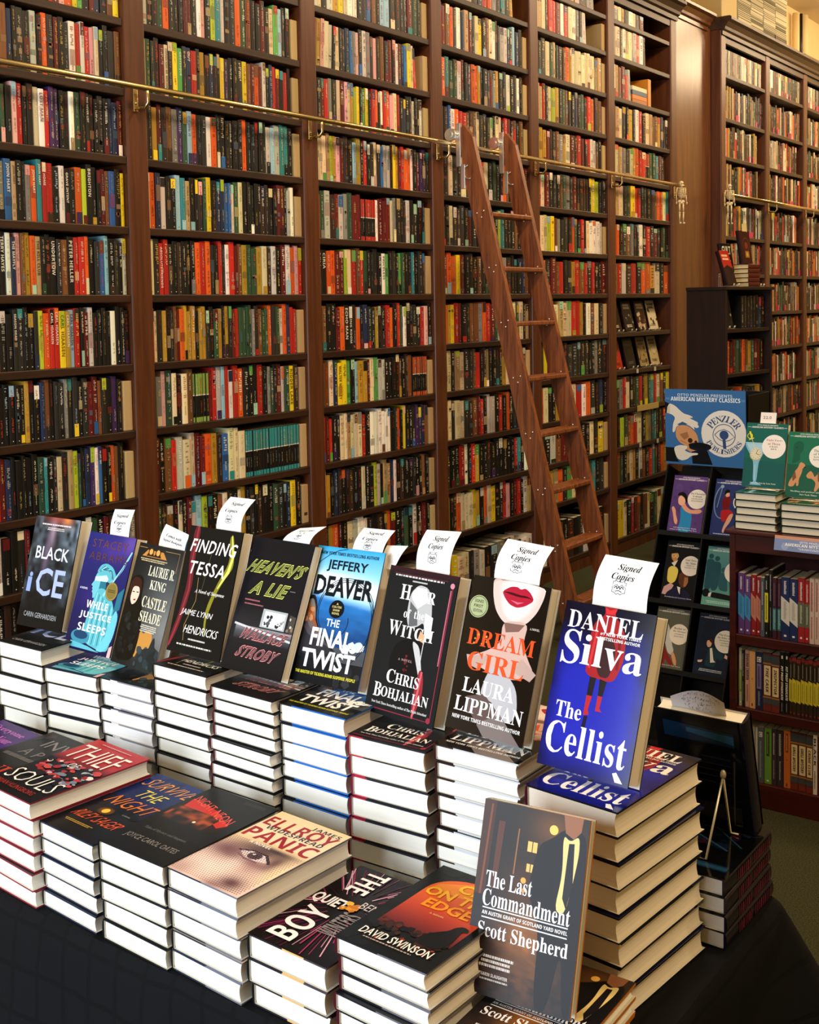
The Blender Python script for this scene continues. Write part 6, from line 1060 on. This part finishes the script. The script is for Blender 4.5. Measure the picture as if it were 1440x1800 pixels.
o = pc.build('price_card', M_PAPER); Mx = frame_stand(3.972, 1.462, zE + 0.012, -PI / 2 - 0.03, 0.24, EI.t); o.matrix_world = Mx @ Matrix.Translation((0.042, 0.188, EI.t - 0.010)) @ Matrix.Rotation(PI / 2, 4, 'X').inverted() @ Matrix.Identity(4) if False else Mx @ Matrix(((1, 0, 0, 0.042), (0, 0, 1, 0.190), (0, -1, 0, EI.t - 0.012), (0, 0, 0, 1)))
tag(o, 'small white handwritten price card above the martini-glass novel', 'price card')
tk = MB(); A = Art(0.30, 0.05); A.rect(0, 0, 1, 1, '#8296cc'); A.rect(0, 0, 1, 0.22, '#cf9a80'); A.circ(0.12, 0.7, 0.04, '#9aaad8'); A.text('OTTO PENZLER PRESENTS', 0.28, 0.28, 0.42, 0.14, '#e8ecf8', 'b', res=1); A.text('AMERICAN MYSTERY CLASSICS', 0.12, 0.46, 0.7, 0.2, '#ffffff', 'b', res=1); A.dash(0.26, 0.74, 0.46, 0.14, '#dfe4f4', 2, 4); A.circ(0.9, 0.7, 0.04, '#9aaad8')
tk.box((0, 0, -0.0006), (0.30, 0.05, 0), '#8fa0d0'); A.put(tk, lambda x, y, h: (x, y, 0.0001 + h)); o = tk.build('shelf_card', M_PRINT); o.matrix_world = frame_stand(3.858, 1.309, 0.9165, -PI / 2, 0.25, 0.0); tag(o, 'lilac and peach card hung on the top edge of the low bookcase', 'sign')

# ------------------------------------------------------------------ cardboard floor display
RT_ = 0.2767; L_R = Vector((math.sin(0.38), 0, math.cos(0.38))); N_R = Vector((-math.cos(0.38), 0, math.sin(0.38))); O_R = Vector((3.816, 1.862, 0.0))
def rk(s, t, n): return O_R + Vector((0, -s, 0)) + L_R * t + N_R * n
def rbox(mb, s0, s1, t0, t1, n0, n1, col='#0d0e10'):
    c = [rk(s, t, n) for n in (n0, n1) for t in (t0, t1) for s in (s0, s1)]
    mb.add(c, [(0, 1, 3, 2), (4, 6, 7, 5), (0, 4, 5, 1), (2, 3, 7, 6), (0, 2, 6, 4), (1, 5, 7, 3)], col)
RW = 0.345
dr = thing('floor_display', 'black cardboard floor display with pockets and a blue header', 'display rack', O_R); TO = Matrix.Translation(-O_R)
m = MB(); rbox(m, 0, RW, 0.05, 1.205, -0.10, -0.09); m.xf(TO).build('back_board', M_BLACKCARD, dr)
for s0 in (0.0, RW - 0.006): m = MB(); rbox(m, s0, s0 + 0.006, 0.012, 1.205, -0.09, 0.012); m.xf(TO).build('side', M_BLACKCARD, dr)
m = MB(); rbox(m, 0.178, 0.184, 0.02, 1.205, -0.09, 0.010); m.xf(TO).build('divider', M_BLACKCARD, dr)
for t0 in (0.950, 0.690, 0.440, 0.18):
    m = MB(); rbox(m, 0.006, RW - 0.006, t0 - 0.022, t0 - 0.004, -0.09, 0.012); m.xf(TO).build('pocket', M_BLACKCARD, dr)
m = MB(); m.prism([(O_R.x + 0.13, 0.0), (O_R.x + 0.66, 0.0), (O_R.x + 0.66, 1.10), (O_R.x + 0.575, 1.10), (O_R.x + 0.15, 0.05)], 'y', O_R.y - RW + 0.004, O_R.y - 0.004); m.xf(TO).build('rear_body', M_BLACKCARD, dr)
hd = MB(); HW, HH = 0.325, 0.292; A = Art(HW, HH); BL = '#3f78b8'
A.rect(0, 0, 1, 1, BL); A.text('OTTO PENZLER PRESENTS', 0.16, 0.055, 0.68, 0.038, '#c4d8ea', 'b'); A.text('AMERICAN MYSTERY CLASSICS', 0.075, 0.1, 0.86, 0.055, '#eef4f8', 'b')
for u0, u1 in ((0.01, 0.06), (0.945, 0.995)):
    for q in range(3): A.line([(u0, 0.118 + q * 0.01), (u1, 0.118 + q * 0.01)], 0.001, '#7ca4cc')
A.circ(0.73, 0.565, 0.275, '#e6e4de', 0.305); CB = '#3c5c98'
def arc_word(t, u, v, ru, rv, a0, a1, h, flip=False):
    for i, c in enumerate(t):
        f = (i + 0.5) / len(t); a = a0 + (a1 - a0) * f; ang = a
        cu, cv = u + ru * math.cos(a), v + rv * math.sin(a); tx_, ty_ = (-math.sin(a), math.cos(a)); sgn = -1 if flip else 1; tx_ *= sgn; ty_ *= sgn
        nx, ny = (ty_, -tx_); w = h * 0.78
        A.text(c, 0, 0, 1, 1, CB, 's', warp=lambda p, q: (cu + (p - 0.5) * w * tx_ + (q - 0.5) * h * nx, cv + (p - 0.5) * w * ty_ + (q - 0.5) * h * ny))
arc_word('PENZLER', 0.735, 0.59, 0.205, 0.22, PI * 1.16, PI * 1.84, 0.085); arc_word('PUBLISHERS', 0.735, 0.56, 0.215, 0.24, PI * 0.86, PI * 0.14, 0.062, True)
A.ring(0.735, 0.585, 0.135, 0.0028, CB, 0.145); A.line([(0.62, 0.58), (0.67, 0.53), (0.735, 0.505), (0.8, 0.535), (0.86, 0.6), (0.8, 0.645), (0.735, 0.665), (0.67, 0.635), (0.62, 0.58)], 0.0026, CB); A.circ(0.735, 0.58, 0.055, CB, 0.06); A.poly([(0.715, 0.63), (0.752, 0.63), (0.762, 0.76), (0.722, 0.76)], CB)
A.poly([(0.0, 0.17), (0.06, 0.2), (0.05, 0.3), (0.0, 0.33)], '#16181e'); A.poly([(0.0, 0.78), (0.11, 0.78), (0.17, 0.97), (0.0, 0.97)], '#16181e')
Wt = '#e2dcd0'; Ws = '#cfc6b4'
A.poly([(0.06, 0.19), (0.13, 0.22), (0.23, 0.32), (0.31, 0.34), (0.35, 0.36), (0.35, 0.375), (0.3, 0.375), (0.42, 0.43), (0.41, 0.455), (0.43, 0.49), (0.4, 0.51), (0.36, 0.49), (0.38, 0.54), (0.3, 0.47), (0.2, 0.46), (0.14, 0.5), (0.12, 0.57), (0.09, 0.58), (0.1, 0.46), (0.13, 0.38), (0.09, 0.34), (0.02, 0.32), (0.03, 0.24)], Wt); A.poly([(0.03, 0.24), (0.07, 0.21), (0.06, 0.33), (0.02, 0.32)], Ws); A.poly([(0.15, 0.47), (0.22, 0.43), (0.29, 0.46), (0.2, 0.48)], '#34689c')
A.poly([(0.14, 0.5), (0.22, 0.47), (0.31, 0.49), (0.4, 0.58), (0.42, 0.68), (0.41, 0.74), (0.38, 0.8), (0.33, 0.83), (0.27, 0.8), (0.26, 0.75), (0.18, 0.71), (0.13, 0.63)], '#cf9668'); A.poly([(0.18, 0.6), (0.28, 0.56), (0.3, 0.63), (0.24, 0.67)], '#a8764e'); A.circ(0.315, 0.675, 0.03, '#4a2c20'); A.circ(0.385, 0.69, 0.018, '#4a2c20'); A.poly([(0.35, 0.72), (0.37, 0.73), (0.36, 0.77), (0.335, 0.76)], '#4a2c20'); A.line([(0.19, 0.68), (0.28, 0.72), (0.38, 0.72)], 0.0016, '#8a5c3c')
A.circ(0.43, 0.75, 0.15, '#1a2234', 0.055); A.circ(0.43, 0.74, 0.12, '#121826', 0.035); A.poly([(0.33, 0.82), (0.52, 0.78), (0.59, 0.98), (0.34, 0.98)], '#161a26')
A.poly([(0.27, 0.71), (0.29, 0.72), (0.31, 0.8), (0.27, 0.8)], '#cf9668')
A.poly([(0.1, 0.78), (0.18, 0.74), (0.28, 0.75), (0.27, 0.79), (0.24, 0.81), (0.3, 0.84), (0.41, 0.835), (0.41, 0.86), (0.33, 0.875), (0.27, 0.93), (0.2, 0.95), (0.14, 0.92)], Wt); A.poly([(0.13, 0.91), (0.2, 0.955), (0.17, 0.97)], '#2f6aa4')
hd.box((0, 0, -0.004), (HW, HH, 0), '#16181c'); A.put(hd, lambda x, y, h: (x, y, 0.0002 + h)); hw_ = hd.mesh('header_card', M_PRINT); ho = obj('header_card', hw_, dr); ho.matrix_local = TO @ frame_stand(4.255, 1.868, 1.127, -PI / 2 - 0.03, -0.03, 0.0)
m = MB(); m.box((4.262, 1.866 - HW, 1.127), (4.50, 1.866 - HW + 0.004, 1.40), '#0c0d10').box((4.262, 1.862, 1.127), (4.50, 1.866, 1.40), '#0c0d10').box((4.49, 1.866 - HW, 1.10), (4.50, 1.866, 1.40), '#0c0d10'); m.xf(TO).build('header_wing', M_BLACKCARD, dr)
RK = [('choc', a_choc, '#674a92', 0.950, 0.030, 'purple novel with a woman in a blue dress', .022), ('swing', a_swing, '#39478a', 0.950, 0.195, 'blue novel with a woman in red on a swing', .012), ('turn', a_turn, '#1b2026', 0.690, 0.040, 'black novel with three portrait heads', .012), ('isle', a_isle, '#5f9a98', 0.690, 0.201, 'pale teal novel with shadowy figures and a lying man', .012), ('rocket', a_rocket, '#6a6c62', 0.440, 0.043, 'grey novel with a white sleeve and reaching hand', .020), ('irreg', a_irreg, '#1b2c4c', 0.440, 0.205, 'navy novel with a startled man in teal', .012)]
for key, art, c, t0, s0, desc, th in RK:
    ti = T(key, 0.136, 0.222, th, art, front=c, spine=c, back=c, edge=mix(c, '#000', 0.3), page='#d8d0b8'); p = rk(s0, t0, -0.086 + 0.0)
    e3 = N_R; u = Vector((0, -1, 0)); q = rk(s0, t0 - 0.003, -0.03); Mk = Matrix(((u.x, L_R.x, N_R.x, q.x), (u.y, L_R.y, N_R.y, q.y), (u.z, L_R.z, N_R.z, q.z), (0, 0, 0, 1)))
    ti.book(f'{desc}, in the black floor display', Mk, True, 'novels in the pockets of the floor display')

# ------------------------------------------------------------------ dark free-standing bookcase by the panel
DX, DY, DW, DD, DH = 7.28, 2.78, 0.70, 0.28, 1.85
dk = thing('dark_bookcase', 'dark free-standing bookcase in front of the wooden panel', 'bookcase', (DX, DY, 0), math.radians(-5))
for x in (0, DW - 0.022): MB().bbox((x, 0, 0), (x + 0.022, DD, DH - 0.02), 0.002).build('side', M_DARK, dk)
MB().bbox((-0.01, -0.012, DH - 0.022), (DW + 0.01, DD, DH), 0.003).build('top', M_DARK, dk)
DS = [1.575, 1.285, 0.97, 0.66, 0.36, 0.08]
for z in DS: MB().bbox((0.02, 0.004, z - 0.025), (DW - 0.02, DD - 0.01, z), 0.002).build('shelf', M_DARK, dk)
MB().box((0.01, DD - 0.01, 0.02), (DW - 0.01, DD - 0.002, DH - 0.02)).build('back_panel', M_DARK, dk)
DMx = Matrix.Translation((DX, DY, 0)) @ Matrix.Rotation(math.radians(-5), 4, 'Z')
rg = random.Random(5); nd = 0
for ri, (z, cs_) in enumerate(((DS[0], 'kKkKkkBk'), (DS[1], 'roKRGKonYGRRk'), (DS[2], 'SkKRroKKkKKYk'), (DS[3], 'KkRGkY'))):
    x = 0.03 if ri else 0.29; wn_ = (0.60 if ri else 0.36) / len(cs_) 
    for j, c in enumerate(cs_):
        m = MB(); spine_book(m, 0, wn_ * 0.97, 0, rg.uniform(0.2, 0.22), 0, c, rg); o = m.build('shelved_book', M_SPINE); o.matrix_world = DMx @ Matrix.Translation((x, 0.035, z + 0.0005))
        tag(o, f"{CNAME[c]} spine, {ORD[j + 1]} from left, {('upper', 'second', 'third', 'fourth')[ri]} shelf of the dark free-standing bookcase", 'book', 'books in the dark free-standing bookcase'); x += wn_
def face_book(name, label, M, w, h, t, art, page='#cfc4a6', group=None):
    ti = T(name, w, h, t, art, front='#1a1416', spine='#241418', page=page); return ti.book(label, M, True, group)
def easel(label, M, w=0.12):
    e = thing('wire_easel', label, 'easel', group='small wire easels'); e.matrix_world = M
    for x in (0.2 * w, 0.8 * w): MB().tube([(x, 0.06, 0.0025), (x, -0.02, 0.0025), (x, -0.024, 0.02), (x + 0.012, -0.024, 0.02), (x + 0.012, -0.02, 0.0025)], 0.0025, 6).build('foot', M_WIRE, e)
    MB().tube([(0.2 * w, 0.06, 0.0025), (0.2 * w, 0.075, 0.0025), (0.35 * w, 0.082, 0.09), (0.65 * w, 0.082, 0.09), (0.8 * w, 0.075, 0.0025), (0.8 * w, 0.06, 0.0025)], 0.0022, 6).build('rest', M_WIRE, e); return e
def a_red(A): A.rect(0, 0, 1, 1, '#3c2420'); A.rect(0, 0, 1, 0.5, '#b82a1c'); A.dash(0.12, 0.12, 0.7, 0.2, '#e8c0a0', 2, 3); A.poly([(0.1, 0.5), (0.5, 0.42), (0.9, 0.52), (0.8, 0.7)], '#2a1a18')
def a_guilt(A): A.rect(0, 0, 1, 1, '#1c1c1e'); A.text('GUILT', 0.08, 0.06, 0.84, 0.2, '#e8dfc4', 'd', off=0.02); A.text('KILL', 0.2, 0.3, 0.6, 0.12, '#d8cfb4', 'd'); A.poly([(0, 1), (0, 0.7), (0.4, 0.55), (0.7, 0.62), (1, 0.5), (1, 1)], '#5c5c5c')
def a_maroon(A): A.rect(0, 0, 1, 1, '#4c1a14'); A.ring(0.55, 0.42, 0.3, 0.003, '#8a4c2c'); A.circ(0.55, 0.45, 0.16, '#8a3c28'); A.rect(0.36, 0.62, 0.76, 0.82, '#a07838'); A.circ(0.56, 0.72, 0.1, '#c89c48')
def a_mask(A): A.rect(0, 0, 1, 1, '#26282c'); A.spots(0.1, 0.1, 0.9, 0.9, 14, ['#6c7078', '#8c9098', '#3c4048', '#b0a898'], 0.06, 0.16, 2)
def DM(x, y, z, tl, t, rz=0.0): return DMx @ frame_stand(x, y, z, rz, tl, t)
GF = 'books shown face out on the dark bookcase'
face_book('redtop', 'red and black book face out on top of the dark bookcase', DM(0.16, 0.06, DH + 0.016, 0.30, 0.03), 0.13, 0.235, 0.03, a_red); easel('wire easel under the red and black book on the dark bookcase', DMx @ Matrix.Translation((0.165, 0.06, DH + 0.0005)))
face_book('guilttop', 'black book with cream block letters on top of the dark bookcase', DM(0.285, 0.135, DH + 0.012, 0.16, 0.028), 0.15, 0.285, 0.028, a_guilt); easel('wire easel under the cream-lettered book on the dark bookcase', DMx @ Matrix.Translation((0.29, 0.132, DH + 0.0005)))
MT = T('maroonpile', 0.11, 0.17, 0.03, a_maroon, front='#4c1a14', spine='#541c18', back='#4c1a14', edge='#3c1410', page='#d8caa0')
for i in range(5): MT.book(f'maroon book, {ORD[5 - i]} from the top in the short pile on the dark bookcase', DMx @ Matrix.Translation((0.42 + rj.uniform(-.004, .004), 0.04, DH + 0.001 + 0.0302 * i)) @ Matrix.Rotation(0, 4, 'Z') @ Matrix(((0, -1, 0, 0.17), (1, 0, 0, 0.0), (0, 0, 1, 0), (0, 0, 0, 1))), False, 'maroon books piled on the dark bookcase')
face_book('maroontop', 'maroon book with a gold medallion standing upright on the maroon pile', DM(0.43, 0.085, DH + 0.001 + 0.0302 * 5 + 0.006, 0.14, 0.028), 0.15, 0.225, 0.028, a_maroon)
mb_ = MB(); mb_.add([(0, 0, 0), (0.075, 0, 0), (0.075, 0.004, 0.06), (0.045, 0.002, 0.072), (0.0, 0.004, 0.058)], [(0, 1, 2, 3, 4)], '#d9c48c').add([(0, 0.001, 0), (0.075, 0.001, 0), (0.075, 0.005, 0.06), (0.045, 0.003, 0.072), (0, 0.005, 0.058)], [(4, 3, 2, 1, 0)], '#d9c48c')
o = mb_.build('paper_slip', M_PAPER); o.matrix_world = DMx @ Matrix.Translation((0.48, 0.115, DH + 0.151 + 0.215)); tag(o, 'yellowed paper slip sticking out above the gold-medallion book', 'paper slip')
easel('wire easel at the right end of the dark bookcase top', DMx @ Matrix.Translation((0.605, 0.07, DH + 0.0005)), 0.08)
face_book('mask', 'grey patterned book face out on the upper shelf of the dark bookcase', DM(0.04, 0.04, DS[0] + 0.012, 0.18, 0.028), 0.15, 0.225, 0.028, a_mask); easel('wire easel under the grey patterned book', DMx @ Matrix.Translation((0.05, 0.036, DS[0] + 0.0005)))

# ------------------------------------------------------------------ face-out books in the last wall bay
def a_f(bg, ink, pat, sd):
    def f(A):
        A.rect(0, 0, 1, 1, bg); A.spots(0.05, 0.3, 0.95, 0.95, 16, pat, 0.06, 0.16, sd); A.dash(0.12, 0.1, 0.76, 0.2, ink, 2, sd, 0.8); A.dash(0.2, 0.8, 0.6, 0.1, ink, 2, sd + 1)
    return f
GX = 'face-out books in the last wall bookcase'
bx = T0 + W * 4 + UP / 2
FB = [(8, 0.04, '#1c1212', '#d8c8b0', ['#4c1412', '#5c1814', '#2a1212'], 'black and dark red book', 'lower'), (8, 0.25, '#1e1d1c', '#d8d0c0', ['#a8a090', '#5c564c', '#2c2a28'], 'black book with pale lettering', ''), (8, 0.47, '#3a2420', '#d8b890', ['#b8906c', '#7c5040', '#c8b098'], 'brown book with a pale face', ''), (8, 0.66, '#cfc3a0', '#3a3228', ['#2c2824', '#d8ccb0', '#4c443c'], 'cream book with black brush strokes', ''),
      (9, 0.05, '#b8301c', '#5c1810', ['#a8281a', '#c83c24'], 'bright red book', ''), (9, 0.27, '#15161a', '#6c6c70', ['#1c1e22', '#26282c'], 'black book with faint grey lettering', ''), (9, 0.49, '#a08a58', '#3c3420', ['#8c7848', '#5c5030'], 'ochre book', ''), (9, 0.68, '#b8a87c', '#4c4430', ['#8c805c', '#d0c498'], 'pale tan book with a lettered panel', '')]
for i, (r, dx, bg, ink, pat, desc, _) in enumerate(FB):
    face_book('face%d' % i, f"{desc}, face out on the {'upper' if r == 8 else 'lower'} shelf, last bay", frame_stand(bx + dx, YF + 0.05, SH[r] + 0.01, 0, 0.22, 0.02), 0.15, 0.218, 0.02, a_f(bg, ink, pat, i + 1), group=GX)
    easel(f'wire easel under the {desc} in the last bay', Matrix.Translation((bx + dx + 0.01, YF + 0.045, SH[r] + 0.0005)))
# flat pile on a high shelf and the shelf labels
for i, c in enumerate(('#a8662c', '#c8742a', '#3c5a78', '#d8cdb0')):
    m = MB(); m.bbox((0, 0, 0), (0.24, 0.15, 0.03), 0.002, c); o = m.build('stacked_book', M_SPINE); o.location = (bx + 0.34, YF + 0.03, SH[2] + 0.0006 + 0.0302 * i); tag(o, f"{('brown', 'orange', 'blue', 'cream')[i]} book lying in the small pile on a high shelf", 'book', 'books lying in the pile on the high shelf')
m = MB(); m.bbox((0, 0, 0), (0.05, 0.15, 0.2), 0.002, '#c8822a'); o = m.build('stacked_book', M_SPINE); o.location = (bx + 0.60, YF + 0.03, SH[2] + 0.0006); tag(o, 'orange book standing beside the small pile on a high shelf', 'book')
m = MB(); m.bbox((0, 0, 0), (0.36, 0.006, 0.042), 0.001, '#b8a05c'); o = m.build('shelf_label', M_PAPER); o.location = (bx + 0.33, YF - 0.0, SH[11] + 0.263 - 0.032); tag(o, 'long yellow label holder on a low shelf edge of the last bay', 'label')
for i, (xx, zz) in enumerate(((0.32, 9), (0.62, 9), (0.36, 11), (0.66, 11))):
    m = MB(); m.box((0, 0, 0), (0.03, 0.003, 0.03), '#c8c0b0'); o = m.build('shelf_tag', M_PAPER); o.location = (bx + xx, YF + 0.002, SH[zz] - 0.03); tag(o, f"tiny pale tag, {('left', 'right')[i % 2]} one of two, {('higher', 'lower')[i // 2]} tagged shelf of the last bay", 'label')

# ------------------------------------------------------------------ skeletons hanging from the rail ends
def skeleton(loc, label, rz=0.0, turn=0):
    t = thing('toy_skeleton', label, 'toy skeleton', loc, rz)
    m = MB(); m.ball((0, 0, -0.022), (0.017, 0.019, 0.020), 14, 10); m.ball((0, -0.008, -0.038), (0.011, 0.012, 0.011), 10, 8); sk = m.build('skull', M_BONE, t)
    for x in (-0.006, 0.006): MB().ball((x, -0.0165, -0.024), (0.0042, 0.003, 0.0045), 8, 6, '#1a1410').build('eye_socket', M_GREY, sk)
    m = MB(); m.tube([(0, 0, -0.045), (0, 0.004, -0.09), (0, 0, -0.15)], 0.0045, 8)
    for i in range(6): m.ball((0, 0.003, -0.055 - i * 0.017), (0.006, 0.006, 0.005), 8, 5)
    m.build('spine', M_BONE, t)
    m = MB()
    for i in range(6):
        z = -0.062 - i * 0.011; rx = (0.024, 0.028, 0.031, 0.031, 0.028, 0.023)[i]
        m.tube([(rx * math.cos(a), -0.006 + 0.018 * math.sin(a), z - 0.006 * (1 - math.sin(a)) * 0.5) for a in [PI * 2 * k / 14 for k in range(15)]], 0.0026, 6)
    m.tube([(0, -0.022, -0.06), (0, -0.024, -0.105)], 0.004, 6); m.tube([(-0.036, 0, -0.056), (0, -0.012, -0.054), (0.036, 0, -0.056)], 0.003, 6); m.build('ribcage', M_BONE, t)
    m = MB(); m.ball((-0.015, 0, -0.155), (0.016, 0.010, 0.013), 10, 8).ball((0.015, 0, -0.155), (0.016, 0.010, 0.013), 10, 8).ball((0, -0.002, -0.165), (0.010, 0.008, 0.009), 10, 6); m.build('pelvis', M_BONE, t)
    for s in (-1, 1):
        m = MB(); m.ball((s * 0.037, 0, -0.057), 0.006).tube([(s * 0.038, 0, -0.057), (s * 0.044, 0.002, -0.108)], [0.0042, 0.0036], 8).ball((s * 0.044, 0.002, -0.109), 0.005).tube([(s * 0.044, 0.002, -0.109), (s * 0.045, -0.004, -0.155)], [0.0036, 0.003], 8).ball((s * 0.046, -0.005, -0.165), (0.005, 0.004, 0.011)); m.build('arm', M_BONE, t)
        m = MB(); m.ball((s * 0.016, 0, -0.17), 0.007).tube([(s * 0.016, 0, -0.17), (s * 0.017, -0.002, -0.235)], [0.006, 0.0052], 8).ball((s * 0.017, -0.002, -0.238), 0.0075).tube([(s * 0.017, -0.002, -0.238), (s * 0.016, 0, -0.305)], [0.0055, 0.004], 8).ball((s * 0.016, -0.008, -0.314), (0.007, 0.013, 0.009)); m.build('leg', M_BONE, t)
skeleton((8.27, 3.50, 2.655), 'small toy skeleton hanging from the end of the long brass rail', math.radians(-30)); skeleton((9.06, 3.43, 2.685), 'small toy skeleton hanging from the start of the far brass rail', math.radians(-35))

# ------------------------------------------------------------------ things on top of the far bookcases, pipe on the wall
m = MB(); m.bbox((0, 0, 0), (0.34, 0.30, 0.42), 0.006, '#b8a478'); m.box((-0.001, -0.001, 0.24), (0.341, 0.301, 0.246), '#8c7850'); o = m.build('storage_box', M_CARD); o.location = (9.24, 3.56, 4.021); tag(o, 'plain cream storage box on top of the far bookcases', 'box')
rg = random.Random(9)
for k in range(4):
    for i in range(9):
        m = MB(); hh = 0.052; c = rg.choice(['#b0a78a', '#958c70', '#beb496', '#6c6650']); m.bbox((0, 0, 0), (0.30, 0.26, hh - 0.001), 0.002, c)
        for q in range(3): m.box((-0.0006, -0.0006, 0.006 + q * 0.015), (0.30, 0.002, 0.011 + q * 0.015), rg.choice(['#3c3828', '#4c4834', '#a89f84', '#2c2a1c', '#c8bf9c']))
        o = m.build('stacked_book', M_PAPER); o.location = (9.61 + k * 0.31 + rg.uniform(-0.004, 0.004), 3.56 + rg.uniform(0, 0.01), 4.021 + hh * i); tag(o, f"pale paperback, {ORD[9 - i]} from the top, {ORD[k + 1]} pile on the far bookcases", 'book', 'pale paperbacks piled on top of the far bookcases')
m = MB(); m.bbox((0, 0, 0), (0.5, 0.25, 0.10), 0.004, '#8c6a3c'); o = m.build('storage_box', M_CARD); o.location = (11.5, 3.6, 4.021); tag(o, 'flat brown box on top of the bookcases at the far right', 'box')
pp = thing('wall_pipe', 'pale vertical pipe on the wall above the far bookcases', 'pipe', (12.06, 3.87, 4.05)); MB().tube([(0, 0, 0), (0, 0, 0.60)], 0.035, 14).build('pipe', M_PLASTER, pp); MB().tube([(0.145, 0, 0), (0.145, 0, 0.62)], 0.02, 14).build('pipe', M_GREY, pp); MB().tube([(0.24, 0, 0), (0.24, 0, 0.62)], 0.045, 14).build('pipe', M_PLASTER, pp)
# ------------------------------------------------------------------ light: daylight through the shop window, warm ceiling lamps, added warm fill
def area(name, loc, target, sx, sy, watts, col):
    d = bpy.data.lights.new(name, 'AREA'); d.shape = 'RECTANGLE'; d.size = sx; d.size_y = sy; d.energy = watts; d.color = col
    o = bpy.data.objects.new(name, d); COL.objects.link(o); o.location = loc
    o.rotation_euler = (Vector(target) - Vector(loc)).to_track_quat('-Z', 'Y').to_euler(); return o
area('window_daylight', (-1.84, 1.85, 1.75), (3.0, 1.6, 0.9), 2.1, 2.2, 180, (0.80, 0.90, 1.0))
WARM = (1.0, 0.74, 0.45)
for i, (x, y, e) in enumerate(((2.2, 1.0, 62), (4.6, 1.3, 60), (7.0, 1.7, 58), (9.3, 1.9, 48), (11.2, 2.2, 44), (13.1, 1.8, 46), (1.4, -1.6, 75), (4.2, -1.4, 40), (7.5, -1.0, 26))):  # negative-y ones are unseen warm fill, added to brighten the book fore-edges
    area('ceiling_lamp', (x, y, ZC - 0.12), (x + 0.2, y + 1.6, 1.8) if y > 0 else (x, y, 0), 0.3, 0.3, e, WARM)
pl = bpy.data.lights.new('ceiling_fill', 'POINT'); pl.energy = 34; pl.color = WARM; pl.shadow_soft_size = 0.12; po = bpy.data.objects.new('ceiling_fill', pl); COL.objects.link(po); po.location = (12.4, 2.3, 4.25)  # unseen fill light, added to brighten the dim ceiling and far wall
wd = bpy.data.worlds.new('world'); S.world = wd; wd.use_nodes = True; bg = wd.node_tree.nodes['Background']; bg.inputs[0].default_value = (0.75, 0.85, 1.0, 1); bg.inputs[1].default_value = 0.4
S.view_settings.view_transform = 'Standard'; S.view_settings.look = 'None'; S.view_settings.gamma = 1.0; S.view_settings.exposure = 0.0; S.view_settings.use_curve_mapping = False
S.cycles.max_bounces = 6; S.cycles.diffuse_bounces = 3; S.cycles.glossy_bounces = 3; S.cycles.use_denoising = True
